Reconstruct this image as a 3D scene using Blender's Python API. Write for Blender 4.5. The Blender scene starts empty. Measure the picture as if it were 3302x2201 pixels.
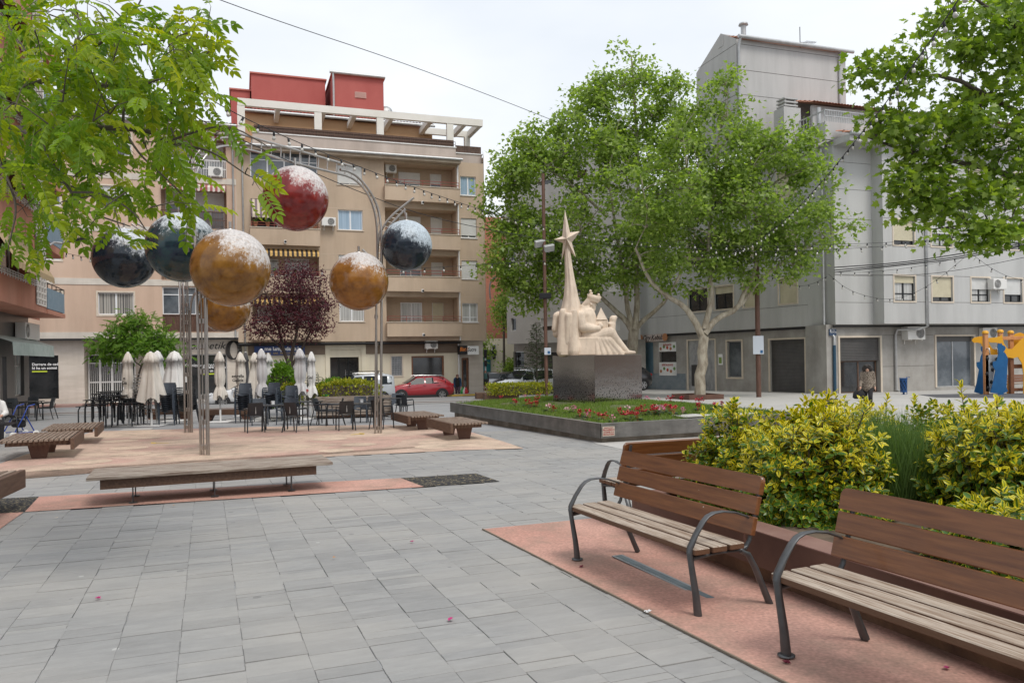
import bpy,math,random
import numpy as np
from mathutils import Vector,Matrix
rnd=random.Random(7)
nr=np.random.RandomState(11)
scene=bpy.context.scene
COL=scene.collection
R_=math.radians
# ---- camera, sky, sun, exposure
FOC,ROLL,EYE,SLOPE,PCX,PCY=2500.0,0.0165,1.68,0.012,1651.0,1159.0
cam_d=bpy.data.cameras.new("camera")
cam=bpy.data.objects.new("camera",cam_d)
COL.objects.link(cam)
cam_d.sensor_width=36.0
cam_d.lens=FOC/3302.0*36.0
cam_d.shift_y=(PCY-1100.5)/3302.0
cam_d.clip_start=0.1
cam_d.clip_end=3000
cR,sR=math.cos(ROLL),math.sin(ROLL)
cam.matrix_world=Matrix(((cR,sR,0,0),(0,0,-1,0),(-sR,cR,0,EYE),(0,0,0,1)))
scene.camera=cam
SUN_EL,SUN_AZ=R_(58),R_(35)
w=bpy.data.worlds.new("World")
scene.world=w
w.use_nodes=True
nt=w.node_tree
nt.nodes.clear()
wo=nt.nodes.new("ShaderNodeOutputWorld")
bg=nt.nodes.new("ShaderNodeBackground")
sky=nt.nodes.new("ShaderNodeTexSky")
sky.sky_type='NISHITA'
sky.sun_disc=False
sky.sun_elevation=SUN_EL
sky.sun_rotation=math.pi-SUN_AZ
sky.air_density=1.0
sky.dust_density=3.0
mixs=nt.nodes.new("ShaderNodeMixRGB")
mixs.inputs[0].default_value=0.86
tc=nt.nodes.new("ShaderNodeTexCoord")
nz=nt.nodes.new("ShaderNodeTexNoise")
nz.inputs['Scale'].default_value=1.6
nz.inputs['Detail'].default_value=5
mp=nt.nodes.new("ShaderNodeMapping")
mp.inputs['Scale'].default_value=(1,1,2.6)
cr=nt.nodes.new("ShaderNodeValToRGB")
cr.color_ramp.elements[0].position=0.3
cr.color_ramp.elements[0].color=(5.5,6.0,6.6,1)
cr.color_ramp.elements[1].position=0.7
cr.color_ramp.elements[1].color=(7.8,7.95,8.1,1)
nt.links.new(tc.outputs['Generated'],mp.inputs[0])
nt.links.new(mp.outputs[0],nz.inputs['Vector'])
nt.links.new(nz.outputs['Fac'],cr.inputs[0])
nt.links.new(sky.outputs[0],mixs.inputs[1])
nt.links.new(cr.outputs[0],mixs.inputs[2])
nt.links.new(mixs.outputs[0],bg.inputs[0])
bg.inputs[1].default_value=0.1
nt.links.new(bg.outputs[0],wo.inputs[0])
sd=bpy.data.lights.new("sun",'SUN')
sd.energy=1.5
sd.angle=R_(22)
sd.color=(1.0,0.96,0.9)
sun=bpy.data.objects.new("sun",sd)
COL.objects.link(sun)
sdir=Vector((math.sin(SUN_AZ)*math.cos(SUN_EL),-math.cos(SUN_AZ)*math.cos(SUN_EL),math.sin(SUN_EL)))
sun.rotation_euler=sdir.to_track_quat('Z','Y').to_euler()
sun.location=(0,0,40)
vs=scene.view_settings
vs.view_transform='Standard'
vs.look='None'
vs.gamma=1.0
vs.use_curve_mapping=False
vs.exposure=0.56
scene.cycles.max_bounces=6
scene.cycles.transparent_max_bounces=12
# ---- geometry of the place
def ray(u,v):
 a,b=(u-PCX)/FOC,(PCY-v)/FOC
 return Vector((a*cR+b*sR,1.0,-a*sR+b*cR))
def P(u,v,y):
 d=ray(u,v)
 return Vector((d.x*y,y,EYE+d.z*y))
def gz(x,y):
 return-SLOPE*y
def G(u,v,h=0.0):
 d=ray(u,v)
 t=(EYE-h)/(-d.z-SLOPE)
 return Vector((d.x*t,t,EYE+d.z*t))
class MB:
 """collects shapes into one mesh"""
 def __init__(s):
  s.v,s.f,s.m,s.s=[],[],[],[]
  s.M=None
 def add(s,vs,fs,mi=0,sm=False):
  o=len(s.v)
  if s.M is not None:
   vs=[s.M@Vector(p)for p in vs]
  s.v.extend([tuple(p)for p in vs])
  for f in fs:
   s.f.append([i+o for i in f])
   s.m.append(mi)
   s.s.append(sm)
 def box(s,x0,x1,y0,y1,z0,z1,mi=0):
  v=[(x,y,z)for z in(z0,z1)for y in(y0,y1)for x in(x0,x1)]
  s.add(v,[(0,2,3,1),(4,5,7,6),(0,1,5,4),(2,6,7,3),(0,4,6,2),(1,3,7,5)],mi)
 def cbox(s,x0,x1,y0,y1,z0,z1,c=.006,mi=0):
  ix,vs={},[]
  for a in(0,1):
   for b in(0,1):
    for d in(0,1):
     X,Y,Z=(x0,x1)[a],(y0,y1)[b],(z0,z1)[d]
     dx,dy,dz=c*(1-2*a),c*(1-2*b),c*(1-2*d)
     for k,p in enumerate(((X,Y+dy,Z+dz),(X+dx,Y,Z+dz),(X+dx,Y+dy,Z))):
      ix[a,b,d,k]=len(vs)
      vs.append(p)
  fs=[]
  for a in(0,1):
   fs.append([ix[a,b,d,0]for b,d in((0,0),(1,0),(1,1),(0,1))])
   fs.append([ix[b,a,d,1]for b,d in((0,0),(1,0),(1,1),(0,1))])
   fs.append([ix[b,d,a,2]for b,d in((0,0),(1,0),(1,1),(0,1))])
   for b in(0,1):
    fs.append([ix[0,a,b,1],ix[1,a,b,1],ix[1,a,b,2],ix[0,a,b,2]])
    fs.append([ix[a,0,b,0],ix[a,1,b,0],ix[a,1,b,2],ix[a,0,b,2]])
    fs.append([ix[a,b,0,0],ix[a,b,1,0],ix[a,b,1,1],ix[a,b,0,1]])
    for d in(0,1):
     fs.append([ix[a,b,d,0],ix[a,b,d,1],ix[a,b,d,2]])
  cx=Vector(((x0+x1)/2,(y0+y1)/2,(z0+z1)/2))
  out=[]
  for f in fs:
   p=[Vector(vs[i])for i in f]
   n=(p[1]-p[0]).cross(p[2]-p[0])
   ce=sum(p,Vector())/len(p)
   out.append(f if n.dot(ce-cx)>0 else f[::-1])
  s.add(vs,out,mi)
 def loft(s,rings,mi=0,caps=True,sm=True,closed=True):
  n=len(rings[0])
  v=[p for r in rings for p in r]
  f=[]
  for i in range(len(rings)-1):
   for j in range(n if closed else n-1):
    k=(j+1)%n
    f.append((i*n+j,i*n+k,(i+1)*n+k,(i+1)*n+j))
  s.add(v,f,mi,sm)
  if caps:
   s.add(rings[0],[tuple(range(n))[::-1]],mi)
   s.add(rings[-1],[tuple(range(n))],mi)
 def tube(s,pts,r,n=8,mi=0,caps=True,sm=True,flat=None):
  pts=[Vector(p)for p in pts]
  k=len(pts)
  rs=list(r)if hasattr(r,'__len__')else[r]*k
  rings,up=[],None
  for i in range(k):
   t=(pts[min(i+1,k-1)]-pts[max(i-1,0)]).normalized()
   if up is None:
    up=Vector((0,0,1))if abs(t.z)<.9 else Vector((1,0,0))
    if flat is not None:
     up=Vector(flat)
   b=t.cross(up)
   b=b.normalized()if b.length>1e-6 else Vector((1,0,0))
   up=b.cross(t).normalized()
   ra=rs[i]
   ru,rb=ra if hasattr(ra,'__len__')else(ra,ra)
   rings.append([pts[i]+up*(ru*math.cos(2*math.pi*j/n))+b*(rb*math.sin(2*math.pi*j/n))for j in range(n)])
  s.loft(rings,mi,caps,sm)
 def lathe(s,prof,n=16,mi=0,c=(0,0,0),sm=True,ax=None,caps=True):
  A=ax if ax is not None else Matrix.Identity(3)
  c=Vector(c)
  s.loft([[c+A@Vector((max(r,1e-4)*math.cos(2*math.pi*j/n),max(r,1e-4)*math.sin(2*math.pi*j/n),z))for j in range(n)]for r,z in prof],mi,caps,sm)
 def ell(s,c,r,n=14,m=9,mi=0,R=None):
  c=Vector(c)
  r=r if hasattr(r,'__len__')else(r,r,r)
  A=R if R is not None else Matrix.Identity(3)
  rings=[]
  for i in range(m+1):
   t=math.pi*(i+.001)/(m+.002)
   rings.append([c+A@Vector((r[0]*math.sin(t)*math.cos(2*math.pi*j/n),r[1]*math.sin(t)*math.sin(2*math.pi*j/n),-r[2]*math.cos(t)))for j in range(n)])
  s.loft(rings,mi,True,True)
 def cap(s,a,b,ra,rb,n=12,mi=0):
  """capsule that tapers from a to b"""
  a,b=Vector(a),Vector(b)
  d=(b-a)
  L=d.length
  q=d.to_track_quat('Z','Y').to_matrix()
  prof=[(ra*math.sin(t),-ra*math.cos(t))for t in(.15,.5,1.0,1.57)]+[(rb*math.cos(t),L+rb*math.sin(t))for t in(0,.5,1.0,1.45)]
  s.lathe(prof,n,mi,a,True,q)
 def prism(s,poly,y0,y1,mi=0,ax='y'):
  n=len(poly)
  def mk(p,t):
   return(p[0],t,p[1])if ax=='y' else((t,p[0],p[1])if ax=='x' else(p[0],p[1],t))
  v=[mk(p,y0)for p in poly]+[mk(p,y1)for p in poly]
  f=[tuple(range(n)),tuple(range(2*n-1,n-1,-1))]
  f+=[(i,(i+1)%n,n+(i+1)%n,n+i)for i in range(n)]
  s.add(v,f,mi)
 def quad(s,a,b,c,d,mi=0):
  s.add([a,b,c,d],[(0,1,2,3)],mi)
 def mesh(s,name,mats):
  me=bpy.data.meshes.new(name)
  me.from_pydata(s.v,[],s.f)
  mats=mats if isinstance(mats,(list,tuple))else[mats]
  for m in mats:
   me.materials.append(m)
  me.polygons.foreach_set('material_index',s.m)
  me.polygons.foreach_set('use_smooth',s.s)
  me.update()
  return me
 def build(s,name,mats,parent=None,loc=None,rz=None):
  o=bpy.data.objects.new(name,s.mesh(name,mats))
  COL.objects.link(o)
  if parent is not None:
   o.parent=parent
  if loc is not None:
   o.location=loc
  if rz is not None:
   o.rotation_euler=(0,0,rz)
  return o
def tag(o,label=None,cat=None,group=None,kind=None):
 if label:o['label']=label
 if cat:o['category']=cat
 if group:o['group']=group
 if kind:o['kind']=kind
 return o
def thing(name,label,cat,loc=(0,0,0),rz=0.0,group=None):
 o=bpy.data.objects.new(name,None)
 o.empty_display_size=.1
 COL.objects.link(o)
 o.location=loc
 o.rotation_euler=(0,0,rz)
 return tag(o,label,cat,group)
KIDS={}
def copy_tree(src,loc=None,rz=None,label=None,parent=None,scale=None):
 c=src.copy()
 COL.objects.link(c)
 if parent is not None:
  c.parent=parent
 if loc is not None:c.location=loc
 if rz is not None:c.rotation_euler=(0,0,rz)
 if scale is not None:c.scale=(scale,scale,scale)
 if label:c['label']=label
 for ch in src.children:
  copy_tree(ch,parent=c)
 return c
def link(me,name,parent=None,loc=(0,0,0),rot=None):
 o=bpy.data.objects.new(name,me)
 COL.objects.link(o)
 if parent is not None:o.parent=parent
 o.location=loc
 if rot is not None:o.rotation_euler=rot
 return o
def remesh(o,vox,smooth=6):
 m=o.modifiers.new('remesh','REMESH')
 m.mode='VOXEL'
 m.voxel_size=vox
 m.use_smooth_shade=True
 k=o.modifiers.new('smooth','SMOOTH')
 k.factor=.5
 k.iterations=smooth
 return o
def text(name,body,size,mat,parent,M,align='LEFT',shear=0.0,ext=.001,bold=0.0,xs=1.0):
 cu=bpy.data.curves.new(name,'FONT')
 cu.body=body
 cu.size=size
 cu.extrude=ext
 cu.shear=shear
 cu.offset=bold
 cu.align_x=align
 cu.align_y='CENTER'
 cu.resolution_u=2
 cu.materials.append(mat)
 tmp=bpy.data.objects.new(name,cu)
 me=bpy.data.meshes.new_from_object(tmp)
 bpy.data.objects.remove(tmp)
 o=bpy.data.objects.new(name,me)
 COL.objects.link(o)
 if parent is not None:o.parent=parent
 o.matrix_local=M@Matrix.Diagonal((xs,1,1,1))
 return o
UPRIGHT=Matrix.Rotation(math.pi/2,4,'X')
# ---- materials
def mat_base(name):
 m=bpy.data.materials.new(name)
 m.use_nodes=True
 t=m.node_tree
 return m,t,t.nodes['Principled BSDF'],t.nodes.new,t.links.new
def M_(name,c,rough=.6,metal=0.0,c2=None,sc=3.0,st=(1,1,1),ramp=(.35,.65),bump=0.0,bsc=60.0,bst=None,spec=.5,pos=False,det=5.0,coat=0.0,tr=None,rot=0.0):
 m,t,b,N,L=mat_base(name)
 b.inputs['Base Color'].default_value=(*c,1)
 b.inputs['Roughness'].default_value=rough
 b.inputs['Metallic'].default_value=metal
 b.inputs['Specular IOR Level'].default_value=spec
 b.inputs['Coat Weight'].default_value=coat
 b.inputs['Coat Roughness'].default_value=.08
 if c2 is not None or bump:
  if pos:
   src=N('ShaderNodeNewGeometry').outputs['Position']
  else:
   src=N('ShaderNodeTexCoord').outputs['Object']
  if rot:
   rm=N('ShaderNodeMapping')
   rm.inputs['Rotation'].default_value=(0,0,rot)
   L(src,rm.inputs[0])
   src=rm.outputs[0]
 if c2 is not None:
  mp=N('ShaderNodeMapping')
  mp.inputs['Scale'].default_value=st
  L(src,mp.inputs[0])
  n=N('ShaderNodeTexNoise')
  n.inputs['Scale'].default_value=sc
  n.inputs['Detail'].default_value=det
  n.inputs['Roughness'].default_value=.62
  L(mp.outputs[0],n.inputs['Vector'])
  r=N('ShaderNodeValToRGB')
  r.color_ramp.elements[0].position=ramp[0]
  r.color_ramp.elements[0].color=(*c,1)
  r.color_ramp.elements[1].position=ramp[1]
  r.color_ramp.elements[1].color=(*c2,1)
  L(n.outputs['Fac'],r.inputs[0])
  L(r.outputs[0],b.inputs['Base Color'])
 if bump:
  mp2=N('ShaderNodeMapping')
  mp2.inputs['Scale'].default_value=bst or(1,1,1)
  L(src,mp2.inputs[0])
  n2=N('ShaderNodeTexNoise')
  n2.inputs['Scale'].default_value=bsc
  n2.inputs['Detail'].default_value=3
  L(mp2.outputs[0],n2.inputs['Vector'])
  bp=N('ShaderNodeBump')
  bp.inputs['Strength'].default_value=bump
  bp.inputs['Distance'].default_value=.01
  L(n2.outputs['Fac'],bp.inputs['Height'])
  L(bp.outputs[0],b.inputs['Normal'])
 return m
def leafmat(name,cols,trans=.4,rough=.45,tcol=None,spec=.35):
 """leaf: each leaf's own tint comes from the face attribute rnd (and the object's own random number)"""
 m,t,b,N,L=mat_base(name)
 a=N('ShaderNodeAttribute')
 a.attribute_name='rnd'
 oi=N('ShaderNodeObjectInfo')
 ad=N('ShaderNodeMath');ad.operation='ADD'
 fr=N('ShaderNodeMath');fr.operation='FRACT'
 L(a.outputs['Fac'],ad.inputs[0]);L(oi.outputs['Random'],ad.inputs[1]);L(ad.outputs[0],fr.inputs[0])
 r=N('ShaderNodeValToRGB')
 el=r.color_ramp.elements
 while len(el)<len(cols):el.new(.5)
 for i,c in enumerate(cols):
  el[i].position=i/(len(cols)-1)
  el[i].color=(*c,1)
 L(fr.outputs[0],r.inputs[0])
 L(r.outputs[0],b.inputs['Base Color'])
 b.inputs['Roughness'].default_value=rough
 b.inputs['Specular IOR Level'].default_value=spec
 tl=N('ShaderNodeBsdfTranslucent')
 mx=N('ShaderNodeMixRGB');mx.blend_type='MULTIPLY';mx.inputs[0].default_value=1
 mx.inputs[2].default_value=(*(tcol or(1.5,1.45,.5)),1)
 L(r.outputs[0],mx.inputs[1]);L(mx.outputs[0],tl.inputs[0])
 ms=N('ShaderNodeMixShader');ms.inputs[0].default_value=trans
 L(b.outputs[0],ms.inputs[1]);L(tl.outputs[0],ms.inputs[2])
 L(ms.outputs[0],t.nodes['Material Output'].inputs[0])
 return m
def glassmat(name,c,rough=.04,c2=None,sc=1.2):
 return M_(name,c,rough,0,c2,sc,(1,1,1),(.4,.6),spec=.8)
MT={}
MT['steel']=M_('brushed_steel',(.42,.39,.36),.32,1.0,(.5,.47,.44),4,(1,1,.1),bump=.05,bsc=200)
MT['dark_frame']=M_('grey_cast_metal',(.085,.088,.092),.42,.6,(.12,.122,.125),9,bump=.08,bsc=120)
MT['black_plastic']=M_('black_resin',(.018,.021,.025),.42,0,(.028,.031,.036),5)
MT['blue_plastic']=M_('slate_resin',(.035,.045,.06),.42,0,(.045,.057,.075),5)
MT['alu']=M_('aluminium',(.6,.6,.6),.3,1.0)
MT['black_metal']=M_('black_metal',(.015,.016,.018),.45,.3)
MT['white_paint']=M_('white_paint',(.78,.78,.77),.5,0,(.7,.7,.69),3)
MT['white_pvc']=M_('white_window_frame',(.76,.77,.78),.35)
MT['wood_red']=M_('varnished_bench_wood',(.105,.036,.012),.36,0,(.225,.088,.03),2.2,(1,16,16),(.3,.7),bump=.12,bsc=8,bst=(2,60,60),coat=.12)
MT['wood_grey']=M_('weathered_seat_wood',(.19,.125,.085),.7,0,(.44,.37,.3),3.0,(1.2,22,22),(.38,.56),bump=.3,bsc=8,bst=(2,60,60))
MT['wood_deck']=M_('grey_brown_slats',(.15,.095,.065),.7,0,(.3,.235,.185),2.4,(9,1.2,9),(.36,.62),bump=.25,bsc=8,bst=(50,2,50))
MT['wood_deckx']=M_('grey_brown_boards',(.13,.085,.06),.7,0,(.36,.31,.26),2.4,(1.2,16,16),(.36,.6),bump=.25,bsc=8,bst=(2,50,50))
MT['wood_dark']=M_('dark_brown_timber',(.085,.045,.028),.6,0,(.14,.08,.05),3,(10,1.5,10),bump=.15,bsc=30)
MT['corten']=M_('rusty_steel',(.085,.04,.028),.6,.1,(.15,.075,.05),1.6,(1,1,1),(.3,.7),bump=.1,bsc=50)
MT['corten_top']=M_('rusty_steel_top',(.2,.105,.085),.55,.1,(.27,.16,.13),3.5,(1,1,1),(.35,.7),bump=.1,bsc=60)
MT['soil']=M_('soil',(.07,.05,.035),.95,0,(.13,.095,.065),6,bump=.6,bsc=40)
MT['concrete']=M_('stained_concrete',(.2,.165,.125),.85,0,(.32,.28,.23),2.2,(1,1,.5),bump=.25,bsc=40)
MT['concrete_lt']=M_('pale_concrete',(.42,.41,.39),.85,0,(.5,.49,.47),2,bump=.15,bsc=50)
MT['rim']=M_('dull_steel_rim',(.17,.165,.155),.4,.75,(.27,.26,.245),2.4,(1,1,2.5),(.3,.7),bump=.05,bsc=90)
MT['stone_statue']=M_('pale_limestone',(.6,.49,.385),.8,0,(.72,.6,.48),2.5,(1,1,1),bump=.5,bsc=14)
MT['lamp_brown']=M_('rusty_brown_post',(.1,.052,.036),.55,.2,(.16,.085,.06),3,(3,3,.6))
MT['bulb']=M_('bulb_glass',(.46,.45,.41),.1,0,spec=.8)
MT['cable']=M_('black_cable',(.012,.012,.014),.6)
MT['bark']=M_('plane_bark',(.22,.185,.135),.85,0,(.42,.38,.3),2.0,(2.2,2.2,.8),(.38,.62),bump=.3,bsc=14)
MT['bark_dark']=M_('dark_bark',(.05,.036,.03),.85,0,(.1,.075,.06),6,(3,3,1),bump=.4,bsc=30)
MT['bark_brown']=M_('twig_bark',(.07,.055,.042),.8,0,(.12,.1,.08),6,(3,3,1),bump=.3,bsc=40)
MT['pane']=glassmat('window_glass',(.07,.085,.1),.05,(.16,.18,.2),.7)
MT['pane_dark']=glassmat('dark_window_glass',(.018,.02,.022),.05,(.04,.042,.044),.8)
MT['pane_blue']=M_('curtain_behind_glass',(.22,.32,.42),.12,0,(.36,.47,.58),1.0,(14,1,.2),(.35,.65),spec=.7)
MT['pane_curtain']=M_('pale_curtain_behind_glass',(.3,.3,.29),.12,0,(.55,.55,.53),1.0,(14,1,.2),(.35,.65),spec=.7)
MT['pane_stripe']=M_('striped_blind_behind_glass',(.1,.1,.1),.12,0,(.42,.4,.36),1.0,(16,1,.05),(.42,.56),spec=.7)
MT['shutter_w']=M_('white_roller_shutter',(.66,.66,.64),.5,0,(.6,.6,.58),2)
MT['shutter_c']=M_('cream_roller_shutter',(.62,.57,.42),.5,0,(.56,.51,.37),2)
MT['shutter_g']=M_('grey_roller_shutter',(.075,.072,.07),.5,.2,(.095,.09,.088),2)
MT['shutter_b']=M_('blue_roller_shutter',(.13,.24,.32),.5,.1,(.17,.28,.36),2)
MT['trim_cream']=M_('cream_stone_trim',(.58,.5,.4),.7,0,(.64,.56,.46),4)
MT['red_rail']=M_('red_iron_rail',(.24,.05,.035),.5)
MT['tile']=M_('clay_roof_tile',(.36,.15,.09),.8,0,(.52,.27,.18),3.0,(1,1,1),(.3,.7),bump=.2,bsc=30)
MT['zinc']=M_('zinc_gutter',(.4,.41,.41),.45,.5,(.5,.5,.5),4)
MT['ac_white']=M_('air_conditioner_casing',(.7,.69,.66),.5)
MT['ac_dark']=M_('air_conditioner_fan',(.07,.07,.07),.6)
MT['dark']=M_('dark_recess',(.02,.02,.02),.8)
MT['cloth']=M_('unbleached_canvas',(.62,.57,.5),.9,0,(.7,.66,.6),3,(3,3,.6),bump=.2,bsc=60)
MT['cloth_w']=M_('off_white_canvas',(.66,.65,.63),.9,0,(.74,.73,.71),3,(3,3,.6),bump=.2,bsc=60)
MT['cloth_g']=M_('pale_grey_canvas',(.47,.46,.46),.9,0,(.56,.55,.55),3,(3,3,.6),bump=.2,bsc=60)
MT['cloth_d']=M_('dark_grey_canvas',(.16,.16,.165),.9)
MT['cloth_r']=M_('red_canvas',(.3,.06,.05),.9)
MT['print_black']=M_('black_print',(.012,.012,.013),.6)
MT['print_white']=M_('white_print',(.8,.8,.8),.6)
MT['print_lime']=M_('lime_print',(.5,.6,.04),.6)
MT['print_red']=M_('red_print',(.4,.05,.03),.6)
MT['print_orange']=M_('orange_print',(.75,.22,.03),.6)
MT['print_yellow']=M_('yellow_print',(.75,.5,.05),.6)
def streaks(m,amt=.3,sc=1.1,st=(1,1,.12),lo=.42,hi=.72):
 """rain streaks and patches of grime"""
 t=m.node_tree;N,L=t.nodes.new,t.links.new
 b=t.nodes['Principled BSDF']
 mp=N('ShaderNodeMapping');mp.inputs['Scale'].default_value=st;L(N('ShaderNodeTexCoord').outputs['Object'],mp.inputs[0])
 n=N('ShaderNodeTexNoise');n.inputs['Scale'].default_value=sc;n.inputs['Detail'].default_value=8;n.inputs['Roughness'].default_value=.65;L(mp.outputs[0],n.inputs['Vector'])
 r=N('ShaderNodeMapRange');r.inputs[1].default_value=lo;r.inputs[2].default_value=hi;r.inputs[3].default_value=1.06;r.inputs[4].default_value=1-amt;L(n.outputs['Fac'],r.inputs[0])
 mx=N('ShaderNodeMixRGB');mx.blend_type='MULTIPLY';mx.inputs[0].default_value=1;L(r.outputs[0],mx.inputs[2])
 bc=b.inputs['Base Color']
 if bc.is_linked:L(bc.links[0].from_socket,mx.inputs[1])
 else:mx.inputs[1].default_value=bc.default_value
 L(mx.outputs[0],bc)
 return m
def specks(m,col,sc,th,keep,st=(1,1,1),amt=1.0,pos=False):
 """small splashes of another colour on a material"""
 t=m.node_tree;N,L=t.nodes.new,t.links.new
 b=t.nodes['Principled BSDF']
 src=N('ShaderNodeNewGeometry').outputs['Position']if pos else N('ShaderNodeTexCoord').outputs['Object']
 mp=N('ShaderNodeMapping');mp.inputs['Scale'].default_value=st;L(src,mp.inputs[0])
 n=N('ShaderNodeTexNoise');n.inputs['Scale'].default_value=sc*5;n.inputs['Detail'].default_value=3;L(mp.outputs[0],n.inputs['Vector'])
 v=N('ShaderNodeTexVoronoi');v.inputs['Scale'].default_value=sc;L(mp.outputs[0],v.inputs['Vector'])
 ma=N('ShaderNodeMath');ma.operation='MULTIPLY_ADD';ma.inputs[1].default_value=.35;L(n.outputs['Fac'],ma.inputs[0]);L(v.outputs['Distance'],ma.inputs[2])
 lt=N('ShaderNodeMath');lt.operation='LESS_THAN';lt.inputs[1].default_value=th+.175;L(ma.outputs[0],lt.inputs[0])
 sx=N('ShaderNodeSeparateColor');L(v.outputs['Color'],sx.inputs[0])
 gt=N('ShaderNodeMath');gt.operation='GREATER_THAN';gt.inputs[1].default_value=1-keep;L(sx.outputs[0],gt.inputs[0])
 mu=N('ShaderNodeMath');mu.operation='MULTIPLY';L(lt.outputs[0],mu.inputs[0]);L(gt.outputs[0],mu.inputs[1])
 m2=N('ShaderNodeMath');m2.operation='MULTIPLY';m2.inputs[1].default_value=amt;L(mu.outputs[0],m2.inputs[0])
 mx=N('ShaderNodeMixRGB');mx.inputs[2].default_value=(*col,1);L(m2.outputs[0],mx.inputs[0])
 bc=b.inputs['Base Color']
 if bc.is_linked:L(bc.links[0].from_socket,mx.inputs[1])
 else:mx.inputs[1].default_value=bc.default_value
 L(mx.outputs[0],bc)
 return m
specks(MT['wood_red'],(.6,.58,.55),11,.06,.3,(1,1,1),.8)
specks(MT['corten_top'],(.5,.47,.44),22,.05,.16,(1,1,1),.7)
specks(MT['corten'],(.3,.16,.11),6,.12,.3,(1,1,.4),.5)
streaks(MT['stone_statue'],.3,2.5,(1,1,.3));streaks(MT['rim'],.35,2,(1,1,.4));streaks(MT['white_paint'],.12);streaks(MT['concrete'],.35,1.5,(1,1,.3))
# ---- ground, paving, street
TH=R_(21.5)
AX,BX=Vector((math.cos(TH),math.sin(TH),0)),Vector((-math.sin(TH),math.cos(TH),0))
def inpoly(x,y,poly):
 c=False
 for i in range(len(poly)):
  (x1,y1),(x2,y2)=poly[i][:2],poly[i-1][:2]
  if(y1>y)!=(y2>y)and x<(x2-x1)*(y-y1)/(y2-y1)+x1:
   c=not c
 return c
def sheet(name,pts,mat,lift,label=None,kind='structure',th=None):
 b=MB()
 n=len(pts)
 if th is None:
  b.add([(p[0],p[1],gz(p[0],p[1])+lift)for p in pts],[tuple(range(n))])
 else:
  top=[(p[0],p[1],gz(p[0],p[1])+lift)for p in pts]
  bot=[(p[0],p[1],gz(p[0],p[1])+lift-th)for p in pts]
  b.add(top+bot,[tuple(range(n))]+[(i,(i+1)%n,n+(i+1)%n,n+i)for i in range(n)])
 o=b.build(name,mat)
 return tag(o,label,None,None,kind)
def pave_mat(name,c1,c2,c3,bw,rh,rot,joint,bump=.25):
 m,t,b,N,L=mat_base(name)
 g=N('ShaderNodeNewGeometry')
 mp=N('ShaderNodeMapping');mp.inputs['Rotation'].default_value=(0,0,rot)
 L(g.outputs['Position'],mp.inputs[0])
 br=N('ShaderNodeTexBrick')
 br.inputs['Color1'].default_value=(*c1,1);br.inputs['Color2'].default_value=(*c2,1)
 br.inputs['Mortar'].default_value=(*joint,1)
 br.inputs['Scale'].default_value=1;br.inputs['Mortar Size'].default_value=.006
 br.inputs['Brick Width'].default_value=bw;br.inputs['Row Height'].default_value=rh
 L(mp.outputs[0],br.inputs['Vector'])
 n=N('ShaderNodeTexNoise');n.inputs['Scale'].default_value=.5;n.inputs['Detail'].default_value=6
 L(mp.outputs[0],n.inputs['Vector'])
 mx=N('ShaderNodeMixRGB');mx.inputs[2].default_value=(*c3,1)
 r=N('ShaderNodeMapRange');r.inputs[1].default_value=.4;r.inputs[2].default_value=.75;r.inputs[4].default_value=.7
 L(n.outputs['Fac'],r.inputs[0]);L(r.outputs[0],mx.inputs[0]);L(br.outputs[0],mx.inputs[1])
 L(mx.outputs[0],b.inputs['Base Color'])
 b.inputs['Roughness'].default_value=.75
 return m
m_far=pave_mat('grey_paving',(.26,.265,.275),(.3,.305,.31),(.33,.33,.33),.9,.35,-TH,(.17,.17,.175))
m_pale=pave_mat('pale_paving',(.4,.39,.37),(.44,.43,.41),(.48,.46,.43),.8,.4,-TH,(.3,.29,.28))
m_road=M_('worn_asphalt',(.2,.2,.205),.85,0,(.29,.29,.29),.7,(1,1,1),pos=True,bump=.3,bsc=80)
m_walk=pave_mat('pavement_tiles',(.33,.31,.29),(.37,.34,.32),(.4,.37,.34),.4,.4,-R_(19),(.2,.19,.18))
m_redwalk=pave_mat('reddish_pavement_tiles',(.36,.2,.16),(.4,.23,.19),(.38,.25,.22),.3,.15,-R_(19),(.22,.14,.12))
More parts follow.
